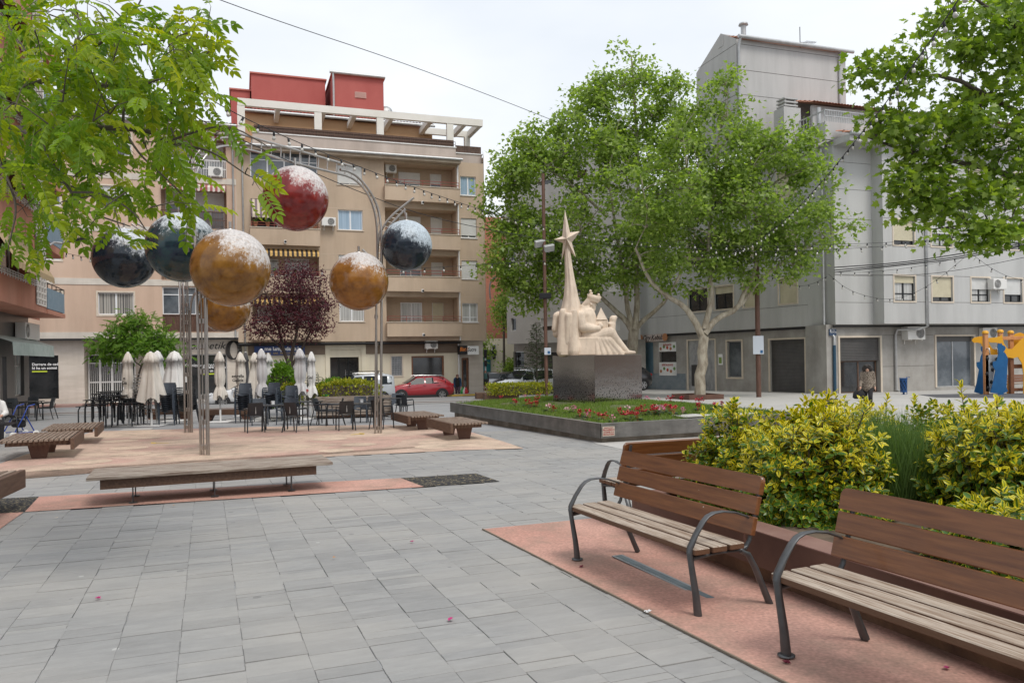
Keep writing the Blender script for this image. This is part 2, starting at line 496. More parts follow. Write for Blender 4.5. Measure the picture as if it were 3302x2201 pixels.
def paver_mat():
 m,t,b,N,L=mat_base('slate_paver')
 a=N('ShaderNodeAttribute');a.attribute_name='rnd'
 oi=N('ShaderNodeObjectInfo')
 ad=N('ShaderNodeMath');ad.operation='ADD'
 fr=N('ShaderNodeMath');fr.operation='FRACT'
 L(a.outputs['Fac'],ad.inputs[0]);L(oi.outputs['Random'],ad.inputs[1]);L(ad.outputs[0],fr.inputs[0])
 r=N('ShaderNodeValToRGB')
 r.color_ramp.elements[0].color=(.245,.244,.24,1)
 r.color_ramp.elements[1].color=(.302,.298,.288,1)
 e=r.color_ramp.elements.new(.5);e.color=(.277,.276,.272,1)
 L(fr.outputs[0],r.inputs[0])
 g=N('ShaderNodeNewGeometry')
 mp=N('ShaderNodeMapping');mp.inputs['Rotation'].default_value=(0,0,-TH)
 L(g.outputs['Position'],mp.inputs[0])
 mp2=N('ShaderNodeMapping');mp2.inputs['Scale'].default_value=(2.2,7,1)
 L(mp.outputs[0],mp2.inputs[0])
 n=N('ShaderNodeTexNoise');n.inputs['Scale'].default_value=2.2;n.inputs['Detail'].default_value=6;n.inputs['Roughness'].default_value=.7
 L(mp2.outputs[0],n.inputs['Vector'])
 sr=N('ShaderNodeMapRange');sr.inputs[1].default_value=.3;sr.inputs[2].default_value=.7;sr.inputs[3].default_value=.88;sr.inputs[4].default_value=1.1
 L(n.outputs['Fac'],sr.inputs[0])
 mu=N('ShaderNodeMixRGB');mu.blend_type='MULTIPLY';mu.inputs[0].default_value=1
 L(r.outputs[0],mu.inputs[1]);L(sr.outputs[0],mu.inputs[2])
 n2=N('ShaderNodeTexNoise');n2.inputs['Scale'].default_value=.55;n2.inputs['Detail'].default_value=5
 L(mp.outputs[0],n2.inputs['Vector'])
 s2=N('ShaderNodeMapRange');s2.inputs[1].default_value=.42;s2.inputs[2].default_value=.7;s2.inputs[4].default_value=.55
 L(n2.outputs['Fac'],s2.inputs[0])
 m2=N('ShaderNodeMixRGB');m2.inputs[2].default_value=(.37,.35,.32,1)
 L(s2.outputs[0],m2.inputs[0]);L(mu.outputs[0],m2.inputs[1])
 last=m2.outputs[0]
 for sc,th,colr in((2.6,.05,(.55,.55,.53)),(1.9,.06,(.13,.13,.13)),(4.3,.05,(.15,.145,.14)),(.9,.05,(.17,.165,.155))):
  v=N('ShaderNodeTexVoronoi');v.inputs['Scale'].default_value=sc
  mv=N('ShaderNodeMapping');mv.inputs['Location'].default_value=(sc*7.3,sc,0)
  L(mp.outputs[0],mv.inputs[0])
  wn=N('ShaderNodeTexNoise');wn.inputs['Scale'].default_value=30
  L(mp.outputs[0],wn.inputs['Vector'])
  L(mv.outputs[0],v.inputs['Vector'])
  sub=N('ShaderNodeMath');sub.operation='MULTIPLY_ADD';sub.inputs[1].default_value=.05;sub.inputs[2].default_value=0
  L(wn.outputs['Fac'],sub.inputs[0])
  ad2=N('ShaderNodeMath');ad2.operation='ADD'
  L(v.outputs['Distance'],ad2.inputs[0]);L(sub.outputs[0],ad2.inputs[1])
  lt=N('ShaderNodeMath');lt.operation='LESS_THAN';lt.inputs[1].default_value=th+.028
  L(ad2.outputs[0],lt.inputs[0])
  gt=N('ShaderNodeMath');gt.operation='GREATER_THAN';gt.inputs[1].default_value=.72
  sx=N('ShaderNodeSeparateColor')
  L(v.outputs['Color'],sx.inputs[0]);L(sx.outputs[0],gt.inputs[0])
  ml=N('ShaderNodeMath');ml.operation='MULTIPLY'
  L(lt.outputs[0],ml.inputs[0]);L(gt.outputs[0],ml.inputs[1])
  ms=N('ShaderNodeMath');ms.operation='MULTIPLY';ms.inputs[1].default_value=.5
  L(ml.outputs[0],ms.inputs[0])
  mm=N('ShaderNodeMixRGB');mm.inputs[2].default_value=(*colr,1)
  L(ms.outputs[0],mm.inputs[0]);L(last,mm.inputs[1])
  last=mm.outputs[0]
 L(last,b.inputs['Base Color'])
 b.inputs['Roughness'].default_value=.62
 b.inputs['Specular IOR Level'].default_value=.35
 bp=N('ShaderNodeBump');bp.inputs['Strength'].default_value=.18;bp.inputs['Distance'].default_value=.01
 n3=N('ShaderNodeTexNoise');n3.inputs['Scale'].default_value=25;n3.inputs['Detail'].default_value=6
 L(mp2.outputs[0],n3.inputs['Vector']);L(n3.outputs['Fac'],bp.inputs['Height']);L(bp.outputs[0],b.inputs['Normal'])
 return m
m_paver=paver_mat()
sheet('ground',[(-400,-60),(400,-60),(400,900),(-400,900)],m_far,-.009)
RUB=[tuple(G(u,v)[:2])for u,v in((-160,1537),(297,1512),(700,1495),(1100,1470),(1475,1452),(1690,1446),(1618,1422),(1530,1396),(1430,1373),(1200,1370),(800,1377),(300,1391),(0,1495),(-160,1562))]
CORAL=[Vector((-.34,8.13,0)),Vector((-.34,8.13,0))+AX*4.6+BX*.05,Vector((-.34,8.13,0))+AX*4.6-BX*9,Vector((-.34,8.13,0))-BX*9+AX*.25]
CORAL=[(p.x,p.y)for p in CORAL]
bb=Vector((-.34,8.13,0));be=Vector((1.39,4.12,0));cd=(be-bb).normalized()
CORAL=[(bb.x,bb.y),(bb.x+4.4,bb.y+1.8),(bb.x+8.5,bb.y-5),(bb.x+cd.x*9,bb.y+cd.y*9)]
STRIP=[tuple(G(u,v)[:2])for u,v in((126,1602),(1292,1542),(1367,1570),(80,1651))]
MUL_L=[tuple(G(u,v)[:2])for u,v in((126,1602),(80,1651),(-160,1664),(-160,1616))]
MUL_R=[tuple(G(u,v)[:2])for u,v in((1292,1542),(1535,1527),(1612,1553),(1367,1570))]
COR_L=[tuple(G(u,v)[:2])for u,v in((76,1652),(-160,1665),(-160,1830),(0,1706))]
pv=thing('plaza_pavement',None,None)
pv['kind']='structure'
pav_me={}
def paver_mesh(L_,W_):
 k=(L_,W_)
 if k not in pav_me:
  b=MB()
  g,h=.0012,.003
  x0,x1,y0,y1,z0,z1,c=-W_/2+g,W_/2-g,-L_/2+h,L_/2-h,-.03,0,.002
  v=[(x0,y0,z0),(x1,y0,z0),(x1,y1,z0),(x0,y1,z0),(x0,y0,z1-c),(x1,y0,z1-c),(x1,y1,z1-c),(x0,y1,z1-c),(x0+c,y0+c,z1),(x1-c,y0+c,z1),(x1-c,y1-c,z1),(x0+c,y1-c,z1)]
  f=[(8,9,10,11)]+[(i,(i+1)%4,4+(i+1)%4,4+i)for i in range(4)]+[(4+i,4+(i+1)%4,8+(i+1)%4,8+i)for i in range(4)]
  b.add(v,f)
  pav_me[k]=b
 return pav_me[k]
WC=.36
cand=[]
for i in range(-45,60):
 bpos=2.0+rnd.random()*.3
 while bpos<23.5:
  Ln=rnd.choice((.08,.12,.12,.12,.18,.18,.24,.24))
  p=AX*(i*WC)+BX*(bpos+Ln/2)
  bpos+=Ln
  if p.y<2.5:continue
  u=PCX+FOC*p.x/p.y
  if u<-120 or u>3450 or p.y>21:continue
  if inpoly(p.x,p.y,RUB)or inpoly(p.x,p.y,STRIP):continue
  if inpoly(p.x-.4,p.y+.2,CORAL)and inpoly(p.x,p.y,CORAL):continue
  cand.append((p.length,p.x,p.y,Ln))
cand.sort()
ROTZ=Matrix.Rotation(TH,4,'Z')
TILT=Matrix.Rotation(-math.atan(SLOPE),4,'X')
pm_objs={}
fv,ff,fr_=[],[],[]
for k,(d,x,y,Ln)in enumerate(cand):
 b=paver_mesh(Ln,WC)
 T=Matrix.Translation((x+rnd.gauss(0,.0025),y,gz(x,y)+rnd.gauss(0,.0016)))@TILT@ROTZ@Matrix.Rotation(rnd.gauss(0,.008),4,'X')@Matrix.Rotation(rnd.gauss(0,.003),4,'Y')
 if k<300:
  if Ln not in pm_objs:
   pm_objs[Ln]=b.mesh('paver',m_paver)
  o=bpy.data.objects.new('paver',pm_objs[Ln])
  COL.objects.link(o)
  o.parent=pv
  o.matrix_local=T
 else:
  o_=len(fv)
  fv.extend([tuple(T@Vector(q))for q in b.v])
  ff.extend([[j+o_ for j in f]for f in b.f])
  fr_.extend([rnd.random()]*len(b.f))
me=bpy.data.meshes.new('paver')
me.from_pydata(fv,[],ff)
me.attributes.new('rnd','FLOAT','FACE').data.foreach_set('value',fr_)
me.materials.append(m_paver)
tag(link(me,'pavers',pv),kind='stuff')
def rubber_mat(name,c1,c2,c3=None,big=.5):
 m,t,b,N,L=mat_base(name)
 g=N('ShaderNodeNewGeometry')
 last=None
 n=N('ShaderNodeTexNoise');n.inputs['Scale'].default_value=big;n.inputs['Detail'].default_value=4 if c3 is None else 1.2
 L(g.outputs['Position'],n.inputs['Vector'])
 r=N('ShaderNodeValToRGB')
 r.color_ramp.elements[0].color=(*c1,1);r.color_ramp.elements[1].color=(*c2,1)
 if c3 is None:
  r.color_ramp.elements[0].position=.35;r.color_ramp.elements[1].position=.7
 else:
  r.color_ramp.interpolation='CONSTANT'
  r.color_ramp.elements[0].position=0;r.color_ramp.elements[1].position=.44
  e=r.color_ramp.elements.new(.565);e.color=(*c3,1)
 L(n.outputs['Fac'],r.inputs[0])
 n2=N('ShaderNodeTexNoise');n2.inputs['Scale'].default_value=42;n2.inputs['Detail'].default_value=5
 L(g.outputs['Position'],n2.inputs['Vector'])
 mr=N('ShaderNodeMapRange');mr.inputs[1].default_value=.3;mr.inputs[2].default_value=.7;mr.inputs[3].default_value=.78;mr.inputs[4].default_value=1.2
 L(n2.outputs['Fac'],mr.inputs[0])
 mu=N('ShaderNodeMixRGB');mu.blend_type='MULTIPLY';mu.inputs[0].default_value=1
 L(r.outputs[0],mu.inputs[1]);L(mr.outputs[0],mu.inputs[2])
 n4=N('ShaderNodeTexNoise');n4.inputs['Scale'].default_value=1.7;n4.inputs['Detail'].default_value=7;n4.inputs['Roughness'].default_value=.7
 L(g.outputs['Position'],n4.inputs['Vector'])
 mr4=N('ShaderNodeMapRange');mr4.inputs[1].default_value=.45;mr4.inputs[2].default_value=.72;mr4.inputs[4].default_value=.7
 L(n4.outputs['Fac'],mr4.inputs[0])
 m4=N('ShaderNodeMixRGB');m4.inputs[2].default_value=(.22,.18,.14,1)
 L(mr4.outputs[0],m4.inputs[0]);L(mu.outputs[0],m4.inputs[1])
 v=N('ShaderNodeTexVoronoi');v.inputs['Scale'].default_value=11
 L(g.outputs['Position'],v.inputs['Vector'])
 lt=N('ShaderNodeMath');lt.operation='LESS_THAN';lt.inputs[1].default_value=.11
 L(v.outputs['Distance'],lt.inputs[0])
 ml=N('ShaderNodeMath');ml.operation='MULTIPLY';ml.inputs[1].default_value=.35
 L(lt.outputs[0],ml.inputs[0])
 m5=N('ShaderNodeMixRGB');m5.inputs[2].default_value=(.14,.11,.09,1)
 L(ml.outputs[0],m5.inputs[0]);L(m4.outputs[0],m5.inputs[1])
 L(m5.outputs[0],b.inputs['Base Color'])
 b.inputs['Roughness'].default_value=.85
 b.inputs['Specular IOR Level'].default_value=.25
 bp=N('ShaderNodeBump');bp.inputs['Strength'].default_value=.5;bp.inputs['Distance'].default_value=.006
 L(n2.outputs['Fac'],bp.inputs['Height']);L(bp.outputs[0],b.inputs['Normal'])
 return m
m_coral=rubber_mat('coral_rubber',(.45,.245,.195),(.53,.315,.255),None,.7)
m_rub=rubber_mat('beige_rubber',(.5,.33,.27),(.52,.38,.3),(.56,.43,.33),.38)
m_disc=rubber_mat('cream_rubber',(.55,.42,.32),(.6,.47,.36),None,.7)
m_mulch=M_('dark_mulch',(.018,.018,.02),.9,0,(.33,.27,.16),26,(1,1,1),(.56,.62),pos=True,bump=1.0,bsc=60)
sheet('rubber_surface',RUB,m_rub,.008)
sheet('coral_surface',CORAL,m_coral,.008)
sheet('coral_strip',STRIP,m_coral,.008)
sheet('coral_corner',COR_L,m_coral,.008)
sheet('mulch_bed',MUL_L,m_mulch,.009)
sheet('mulch_bed',MUL_R,m_mulch,.009)
b=MB()
for p0,p1 in((CORAL[0],CORAL[3]),):
 p0,p1=Vector((*p0,gz(*p0)+.004)),Vector((*p1,gz(*p1)+.004))
 dd=(p1-p0).normalized().cross(Vector((0,0,1)))*.006
 b.add([p0-dd,p0+dd,p1+dd,p1-dd,*[q+Vector((0,0,.012))for q in(p0-dd,p0+dd,p1+dd,p1-dd)]],[(4,5,6,7),(0,1,5,4),(3,2,6,7),(1,2,6,5),(0,3,7,4)])
tag(b.build('edging_strip',M_('dusty_metal_edge',(.2,.16,.12),.7)),kind='structure')
for i,(u,v,r)in enumerate(((281,1490,.44),(422,1465,.4),(416,1445,.42),(384,1423,.45),(1065,1416,.42),(1157,1434,.4),(1085,1453,.38),(1403,1441,.45),(470,1412,.4))):
 g=G(u,v)
 sheet('rubber_disc',[(g.x+r*math.cos(a*math.pi/16),g.y+r*math.sin(a*math.pi/16))for a in range(32)],m_disc,.0125)
for pts in(((487,1427),(502,1427),(502,1431),(487,1431)),((502,1428.5),(545,1428.6),(545,1429.4),(502,1429.6)),((1130,1401.5),(1172,1397.5),(1174,1399.5),(1132,1403)),((1158,1396.5),(1176,1397),(1174,1401.5),(1160,1401))):
 sheet('painted_mark',[tuple(G(*p)[:2])for p in pts],M_('yellow_paint',(.6,.42,.1),.7),.0125)
PALE=[tuple(G(u,v)[:2])for u,v in((1924,1431),(2040,1455),(2500,1480),(3500,1520),(3500,1232),(2200,1232),(1600,1262))]
sheet('pale_paving',PALE,m_pale,.006)
sheet('paving_slab',[tuple(G(u,v)[:2])for u,v in((382,1389),(400,1383),(495,1379),(488,1386))],m_pale,.012)
RO,RD,RN=Vector((-2.3,51.5,0)),Vector((.944,.33,0)),Vector((.33,-.944,0))
def rowp(t,o):
 q=RO+RD*t+RN*o
 return(q.x,q.y)
sheet('road',[rowp(-60,1.9),rowp(4,1.9),rowp(9,-60),rowp(22,-60),rowp(16,6),rowp(9,8.3),rowp(-60,8.3)],m_road,.004)
sheet('pavement',[rowp(-18,-.3),rowp(2.2,-.3),rowp(2.6,1.2),rowp(2.0,1.85),rowp(-18,1.85)],m_walk,.13,th=.16)
sheet('pavement',[rowp(-60,-.3),rowp(-18.02,-.3),rowp(-18.02,1.85),rowp(-60,1.85)],m_redwalk,.13,th=.16)
b=MB()
for t0,t1 in((-7.5,2.0),):
 pts=[rowp(t0,1.85),rowp(t1,1.85),rowp(t1,1.98),rowp(t0,1.98)]
 v=[(p[0],p[1],gz(*p)+.02)for p in pts]+[(p[0],p[1],gz(*p)+.133)for p in pts]
 b.add(v,[(4,5,6,7),(2,3,7,6),(1,2,6,5),(0,3,7,4)])
tag(b.build('kerb',M_('yellow_kerb_paint',(.6,.4,.06),.7,0,(.42,.3,.1),4)),kind='structure')
for k,(o0,o1,mm)in enumerate(((8.3,8.75,m_pale),(9.3,9.5,m_redwalk),(10.4,10.9,m_pale))):
 sheet('paving_band',[rowp(-60,o0),rowp(8,o0),rowp(8,o1),rowp(-60,o1)],mm,.010)
# ---- buildings
class Fac:
 """a vertical facade plane; s runs to the right along it, z is height, off is metres towards the square"""
 def __init__(s,o,d):
  s.o=Vector((o[0],o[1],0));s.d=Vector((d[0],d[1],0)).normalized()
  s.n=Vector((s.d.y,-s.d.x,0));s.rz=math.atan2(s.d.y,s.d.x)
 def px(s,u,v,off=0.0):
  r=ray(u,v)
  t=(s.o+s.n*off).dot(s.n)/(r.x*s.n.x+r.y*s.n.y)
  p=Vector((r.x*t,r.y*t,0))
  return(p-s.o).dot(s.d),EYE+r.z*t
 def rect(s,u0,v0,u1,v1,off=0.0):
  um,vm=(u0+u1)/2,(v0+v1)/2
  return(s.px(u0,vm,off)[0],s.px(u1,vm,off)[0],s.px(um,v1,off)[1],s.px(um,v0,off)[1])
 def pt(s,ss,off,z):
  q=s.o+s.d*ss+s.n*off
  return Vector((q.x,q.y,z))
def wallgrid(b,s0,s1,z0,z1,holes,y=0.0,depth=.16,mi=0,rmi=None):
 rmi=mi if rmi is None else rmi
 xs=sorted({s0,s1,*[min(max(h[i],s0),s1)for h in holes for i in(0,1)]})
 zs=sorted({z0,z1,*[min(max(h[i],z0),z1)for h in holes for i in(2,3)]})
 for i in range(len(xs)-1):
  for j in range(len(zs)-1):
   cx,cz=(xs[i]+xs[i+1])/2,(zs[j]+zs[j+1])/2
   if xs[i+1]-xs[i]<1e-5 or zs[j+1]-zs[j]<1e-5:continue
   if any(h[0]<cx<h[1]and h[2]<cz<h[3]for h in holes):continue
   b.quad((xs[i],y,zs[j]),(xs[i+1],y,zs[j]),(xs[i+1],y,zs[j+1]),(xs[i],y,zs[j+1]),mi)
 for h in holes:
  a,c,e,f=h[:4]
  d=h[4]if len(h)>4 else depth
  for p,q in(((a,e),(a,f)),((a,f),(c,f)),((c,f),(c,e)),((c,e),(a,e))):
   b.quad((p[0],y,p[1]),(q[0],y,q[1]),(q[0],y+d,q[1]),(p[0],y+d,p[1]),rmi)
def shutter_mesh(b,s0,s1,z0,z1,y,pitch=.055,mi=0):
 n=max(2,int((z1-z0)/pitch))
 h=(z1-z0)/n
 for i in range(n):
  z=z0+i*h
  b.add([(s0,y+.012,z),(s1,y+.012,z),(s1,y,z+h*.3),(s0,y,z+h*.3),(s1,y,z+h*.8),(s0,y,z+h*.8),(s1,y+.012,z+h),(s0,y+.012,z+h)],[(0,1,2,3),(3,2,4,5),(5,4,6,7)],mi)
def window(bl,r,y=.14,cols=2,fmat='white_pvc',pane='pane',sh=0.0,shmat='shutter_w',trim=None,sill=None,bar=.055,mid=None,name='window',grille=None,pitch=.055):
 s0,s1,z0,z1=r
 b=MB()
 fd=.05
 for(a,c,e,f)in((s0,s1,z0,z0+bar),(s0,s1,z1-bar,z1),(s0,s0+bar,z0+bar,z1-bar),(s1-bar,s1,z0+bar,z1-bar)):
  b.box(a,c,y-fd,y,e,f)
 for k in range(1,cols):
  x=s0+(s1-s0)*k/cols
  b.box(x-bar*.75,x+bar*.75,y-fd*.9,y,z0+bar,z1-bar)
 if mid:
  zm=z0+(z1-z0)*mid
  b.box(s0+bar,s1-bar,y-fd*.8,y,zm-bar/2,zm+bar/2)
 f=b.build(name,MT[fmat],bl)
 p=MB();p.quad((s0+.01,y-.012,z0+.01),(s1-.01,y-.012,z0+.01),(s1-.01,y-.012,z1-.01),(s0+.01,y-.012,z1-.01))
 p.build('pane',MT[pane],f)
 if sh>0:
  q=MB()
  shutter_mesh(q,s0+.02,s1-.02,z1-(z1-z0)*sh,z1-.01,y-.085,pitch)
  q.box(s0+.02,s1-.02,y-.09,y-.07,z1-(z1-z0)*sh-.03,z1-(z1-z0)*sh)
  q.build('shutter',MT[shmat],f)
 if trim:
  q=MB();t=.09;o0,o1=-.03,y-.055
  q.box(s0-t,s1+t,o0,o1,z0-t,z0-.002);q.box(s0-t,s1+t,o0,o1,z1+.002,z1+t)
  q.box(s0-t,s0-.002,o0,o1,z0-.001,z1+.001);q.box(s1+.002,s1+t,o0,o1,z0-.001,z1+.001)
  q.build('trim',MT[trim],f)
 if sill:
  q=MB();q.box(s0-.06,s1+.06,-.05,y-.05,z0-.05,z0-.003);q.build('sill',MT[sill],f)
 if grille:
  q=MB();n=int((s1-s0)/.1);m=int((z1-z0)/.14)
  for i in range(n+1):
   x=s0+(s1-s0)*i/n;q.box(x-.008,x+.008,-.02,-.004,z0,z1)
  for i in range(m+1):
   z=z0+(z1-z0)*i/m;q.box(s0,s1,-.003,.012,z-.008,z+.008)
  q.build('grille',MT[grille],f)
 return f
def railing(bl,s0,s1,z0,z1,y,mat,nb=0,rails=2,name='railing',r=.016,step=1.0):
 b=MB()
 for i in range(rails):
  z=z1-(z1-z0)*i/max(rails,1)
  b.box(s0,s1,y-r,y+r,z-r,z+r)
 n=nb or max(1,int((s1-s0)/step))
 for i in range(n+1):
  x=s0+(s1-s0)*i/n
  w_=r if not nb else r*.6
  b.box(x-w_,x+w_,y-w_*.9,y+w_*.9,z0,z1)
 return b.build(name,MT[mat],bl)
def gutter(b,p0,p1,r,mi=0):
 b.tube([p0,p1],r,8,mi)
def roof_tiles(bl,s0,s1,y0,z0,y1,z1,name='roof',pitch=.22):
 """barrel tiles: rounded ridges down the slope, stepped course by course"""
 b=MB()
 n=int((s1-s0)/pitch);L=math.hypot(y1-y0,z1-z0);rows=max(2,int(L/.38))
 for j in range(rows):
  a0,a1=j/rows,(j+1)/rows+.015
  for i in range(n):
   x=s0+i*pitch;dz=rnd.uniform(-.008,.008)
   v=[]
   for a,up in((a0,.05),(a1,.0)):
    yy,zz=y0+(y1-y0)*a,z0+(z1-z0)*a
    for t in range(5):
     an=math.pi*t/4
     v.append((x+pitch*(.5-.5*math.cos(an)),yy,zz+up+dz+.075*math.sin(an)))
   b.add(v,[(t,t+1,t+6,t+5)for t in range(4)],0,True)
 b.quad((s0,y0,z0-.01),(s1,y0,z0-.01),(s1,y1,z1-.01),(s0,y1,z1-.01))
 o=b.build(name,MT['tile'],bl)
 o['kind']='stuff'
 return o
def ac_unit(F,r,off,label,zb,fan=.6,deep=.32):
 """r: (s0, s1, z0, z1) on the facade F"""
 s0,s1,z0,z1=r
 p=F.pt((s0+s1)/2,off,z0)
 t=thing('air_conditioner',label,'air conditioner',p,F.rz,'air conditioners on the walls')
 W_,H_=(s1-s0),(z1-z0)
 b=MB();b.cbox(-W_/2,W_/2,-deep,0,0,H_,.015);b.build('casing',MT['ac_white'],t)
 c=MB();A=Matrix.Rotation(math.pi/2,3,'X');R0=H_*.4
 cx=W_/2-R0-.08 if fan>0 else-W_/2+R0+.08
 c.lathe([(0,0),(R0,0),(R0,.012),(0,.012)],20,0,(cx,-deep-.001,H_/2),False,A)
 c.build('fan',MT['ac_dark'],t)
 g=MB()
 for k in range(7):
  rr=R0*(k+1)/7
  g.lathe([(rr-.006,0),(rr,0),(rr,.008),(rr-.006,.008),(rr-.006,0)],20,0,(cx,-deep-.014,H_/2),False,A,False)
 g.build('fan_grille',MT['ac_white'],t)
 k=MB()
 for x in(-W_*.32,W_*.32):
  k.box(x-.02,x+.02,-deep,.02,-.05,-.002);k.box(x-.02,x+.02,-.02,.02,-.25,-.05)
 k.build('bracket',MT['ac_white'],t)
 return t
m_beige=M_('beige_render',(.45,.345,.25),.9,0,(.51,.4,.3),.35,(1,1,1),(.35,.7),bump=.5,bsc=30)
m_peach=M_('peach_render',(.5,.35,.26),.9,0,(.58,.43,.33),.3,(1,1,.5),(.35,.7),bump=.2,bsc=40)
m_band=M_('pale_stone_band',(.52,.47,.41),.85,0,(.62,.57,.5),.8,(1,1,3),bump=.15,bsc=30)
m_stone=M_('pale_shop_stone',(.54,.48,.41),.7,0,(.62,.56,.49),1.2,(.5,.5,3),(.4,.65),bump=.1,bsc=30)
m_cream=M_('cream_wall',(.66,.6,.46),.85,0,(.7,.64,.51),.8,bump=.1,bsc=30)
m_fascia=M_('brown_fascia',(.17,.125,.09),.85,0,(.21,.16,.12),.7)
m_parapet=M_('pinkish_parapet',(.42,.355,.31),.9,0,(.5,.43,.385),.7,(1,1,.4),bump=.2,bsc=40)
m_redwall=M_('red_wall',(.36,.085,.075),.9,0,(.41,.11,.095),.5,(1,1,.5),bump=.3,bsc=25)
m_orange=M_('ochre_wall',(.5,.3,.16),.9,0,(.55,.35,.2),.6)
m_pergola=M_('white_pergola',(.68,.65,.59),.8,0,(.74,.71,.66),1)
m_reed=M_('brown_reed_screen',(.07,.045,.035),.95,0,(.13,.085,.065),1,(20,1,2),(.35,.65),bump=1,bsc=1,bst=(60,1,4))
m_grey=M_('speckled_grey_granite',(.42,.42,.41),.85,0,(.5,.5,.485),60,(1,1,1),(.35,.65),bump=.25,bsc=40)
m_greylow=M_('weathered_grey_granite',(.29,.275,.25),.8,0,(.4,.385,.36),.9,(1,1,1),(.35,.68),bump=.3,bsc=40)
m_towergrey=M_('grey_stucco',(.42,.41,.4),.9,0,(.47,.46,.45),40,bump=.3,bsc=40)
m_marble=M_('veined_grey_marble',(.26,.265,.27),.3,0,(.4,.4,.4),2.5,(2,1,.6),(.4,.6))
m_coralwall=M_('coral_render',(.48,.2,.13),.9,0,(.55,.26,.18),.6,(1,1,.4),bump=.2,bsc=40)
m_brick=pave_mat('red_brickwork',(.36,.11,.06),(.42,.15,.085),(.4,.15,.09),.26,.075,0,(.4,.33,.28))
for q in(m_beige,m_peach,m_grey,m_greylow,m_parapet,m_towergrey,m_coralwall,m_band,m_stone,m_cream):streaks(q,.16,.8)
m_groove=M_('joint_groove',(.13,.12,.11),.9)
m_groove_l=M_('pale_joint',(.5,.4,.3),.9)
def awning_mat(name,c1,c2,n,ax='X'):
 m,t,b,N,L=mat_base(name)
 tc=N('ShaderNodeTexCoord');sx=N('ShaderNodeSeparateXYZ');L(tc.outputs['Object'],sx.inputs[0])
 mu=N('ShaderNodeMath');mu.operation='MULTIPLY';mu.inputs[1].default_value=n
 fr=N('ShaderNodeMath');fr.operation='FRACT';gt=N('ShaderNodeMath');gt.operation='GREATER_THAN';gt.inputs[1].default_value=.5
 L(sx.outputs[ax],mu.inputs[0]);L(mu.outputs[0],fr.inputs[0]);L(fr.outputs[0],gt.inputs[0])
 mx=N('ShaderNodeMixRGB');mx.inputs[1].default_value=(*c1,1);mx.inputs[2].default_value=(*c2,1)
 L(gt.outputs[0],mx.inputs[0]);L(mx.outputs[0],b.inputs['Base Color']);b.inputs['Roughness'].default_value=.9
 return m
m_aw_y=awning_mat('yellow_black_stripes',(.62,.4,.14),(.05,.04,.035),3.6)
m_aw_r=awning_mat('red_white_stripes',(.33,.1,.1),(.62,.55,.5),3.6)
m_aw_m=awning_mat('muted_stripes',(.2,.15,.17),(.55,.48,.36),3.6)
# ---- beige apartment building
FB=Fac((RO.x,RO.y),(RD.x,RD.y))
ZB=gz(RO.x,RO.y)+.12
be=thing('apartment_building','beige five storey corner block with red roof boxes and a white pergola','apartment building',(RO.x,RO.y,0),FB.rz)
sL,sR_=FB.px(764,800)[0],FB.px(1562,800)[0]
zslab=FB.px(1400,1098)[1]
zcap=FB.px(1100,449)[1]
zgut=FB.px(1300,510)[1]
W=MB()
holes=[]
mids=[(1090,534,1168,596),(1090,677,1170,742),(1090,822,1172,890),(1094,966,1174,1036)]
fars=[(1484,569,1535,630),(1487,704,1537,767),(1488,840,1539,899),(1491,977,1541,1038)]
mr=[FB.rect(*q)for q in mids];fr2=[FB.rect(*q)for q in fars]
s_m0=sum(q[0]for q in mr)/4;s_m1=sum(q[1]for q in mr)/4
s_f0=sum(q[0]for q in fr2)/4;s_f1=sum(q[1]for q in fr2)/4
mr=[(s_m0,s_m1,q[2],q[3])for q in mr];fr2=[(s_f0,s_f1,q[2],q[3])for q in fr2]
b0,b1=FB.px(1243,800)[0],FB.px(1474,800)[0]
recs=[]
for v0,v1 in((530,606),(674,757),(823,893),(957,1039)):
 recs.append((b0,b1,FB.px(1360,v1)[1],FB.px(1360,v0)[1],1.3))
l0,l1=FB.px(811,800)[0],FB.px(1028,800)[0]
lrecs=[]
for v0,v1 in((490,580),(645,738),(802,892),(957,1040)):
 lrecs.append((l0,l1,FB.px(920,v1)[1],FB.px(920,v0)[1],1.2 if v0!=490 else.16))
holes=[*mr,*fr2,*recs,*lrecs]
wallgrid(W,sL,sR_,zslab,zgut,holes,0,.16)
for h in recs+lrecs[1:]:
 W.quad((h[0],h[4],h[2]),(h[1],h[4],h[2]),(h[1],h[4],h[3]),(h[0],h[4],h[3]))
W.quad((sR_,0,zslab),(sR_+.55,1.6,zslab),(sR_+.55,1.6,zcap),(sR_,0,zcap))
W.quad((sR_+.55,1.6,zslab),(sR_+.55,14,zslab),(sR_+.55,14,zcap),(sR_+.55,1.6,zcap))
W.quad((sL,0,zslab),(sR_,0,zslab),(sR_+.55,14,zslab),(sL,14,zslab))
W.build('wall',m_beige,be)
J=MB()
for v in(672,821,952):
 z=FB.px(1120,v)[1]
 J.box(l1+.05,b0-.3,-.004,.004,z-.02,z+.02);J.box(b1+.15,sR_-.05,-.004,.004,z-.02,z+.02)
J.build('joint_line',m_groove_l,be)['kind']='stuff'
styles_m=[dict(sh=.9),dict(pane='pane_blue'),dict(sh=.5),dict(pane='pane_curtain')]
styles_f=[dict(pane='pane_blue'),dict(sh=.85),dict(sh=.97),dict(pane='pane_curtain',mid=.25)]
for q,st in zip(mr,styles_m):window(be,q,sill='trim_cream',**st)
for q,st in zip(fr2,styles_f):window(be,q,sill='white_paint',**st)
window(be,lrecs[0][:4],cols=4,mid=.68)
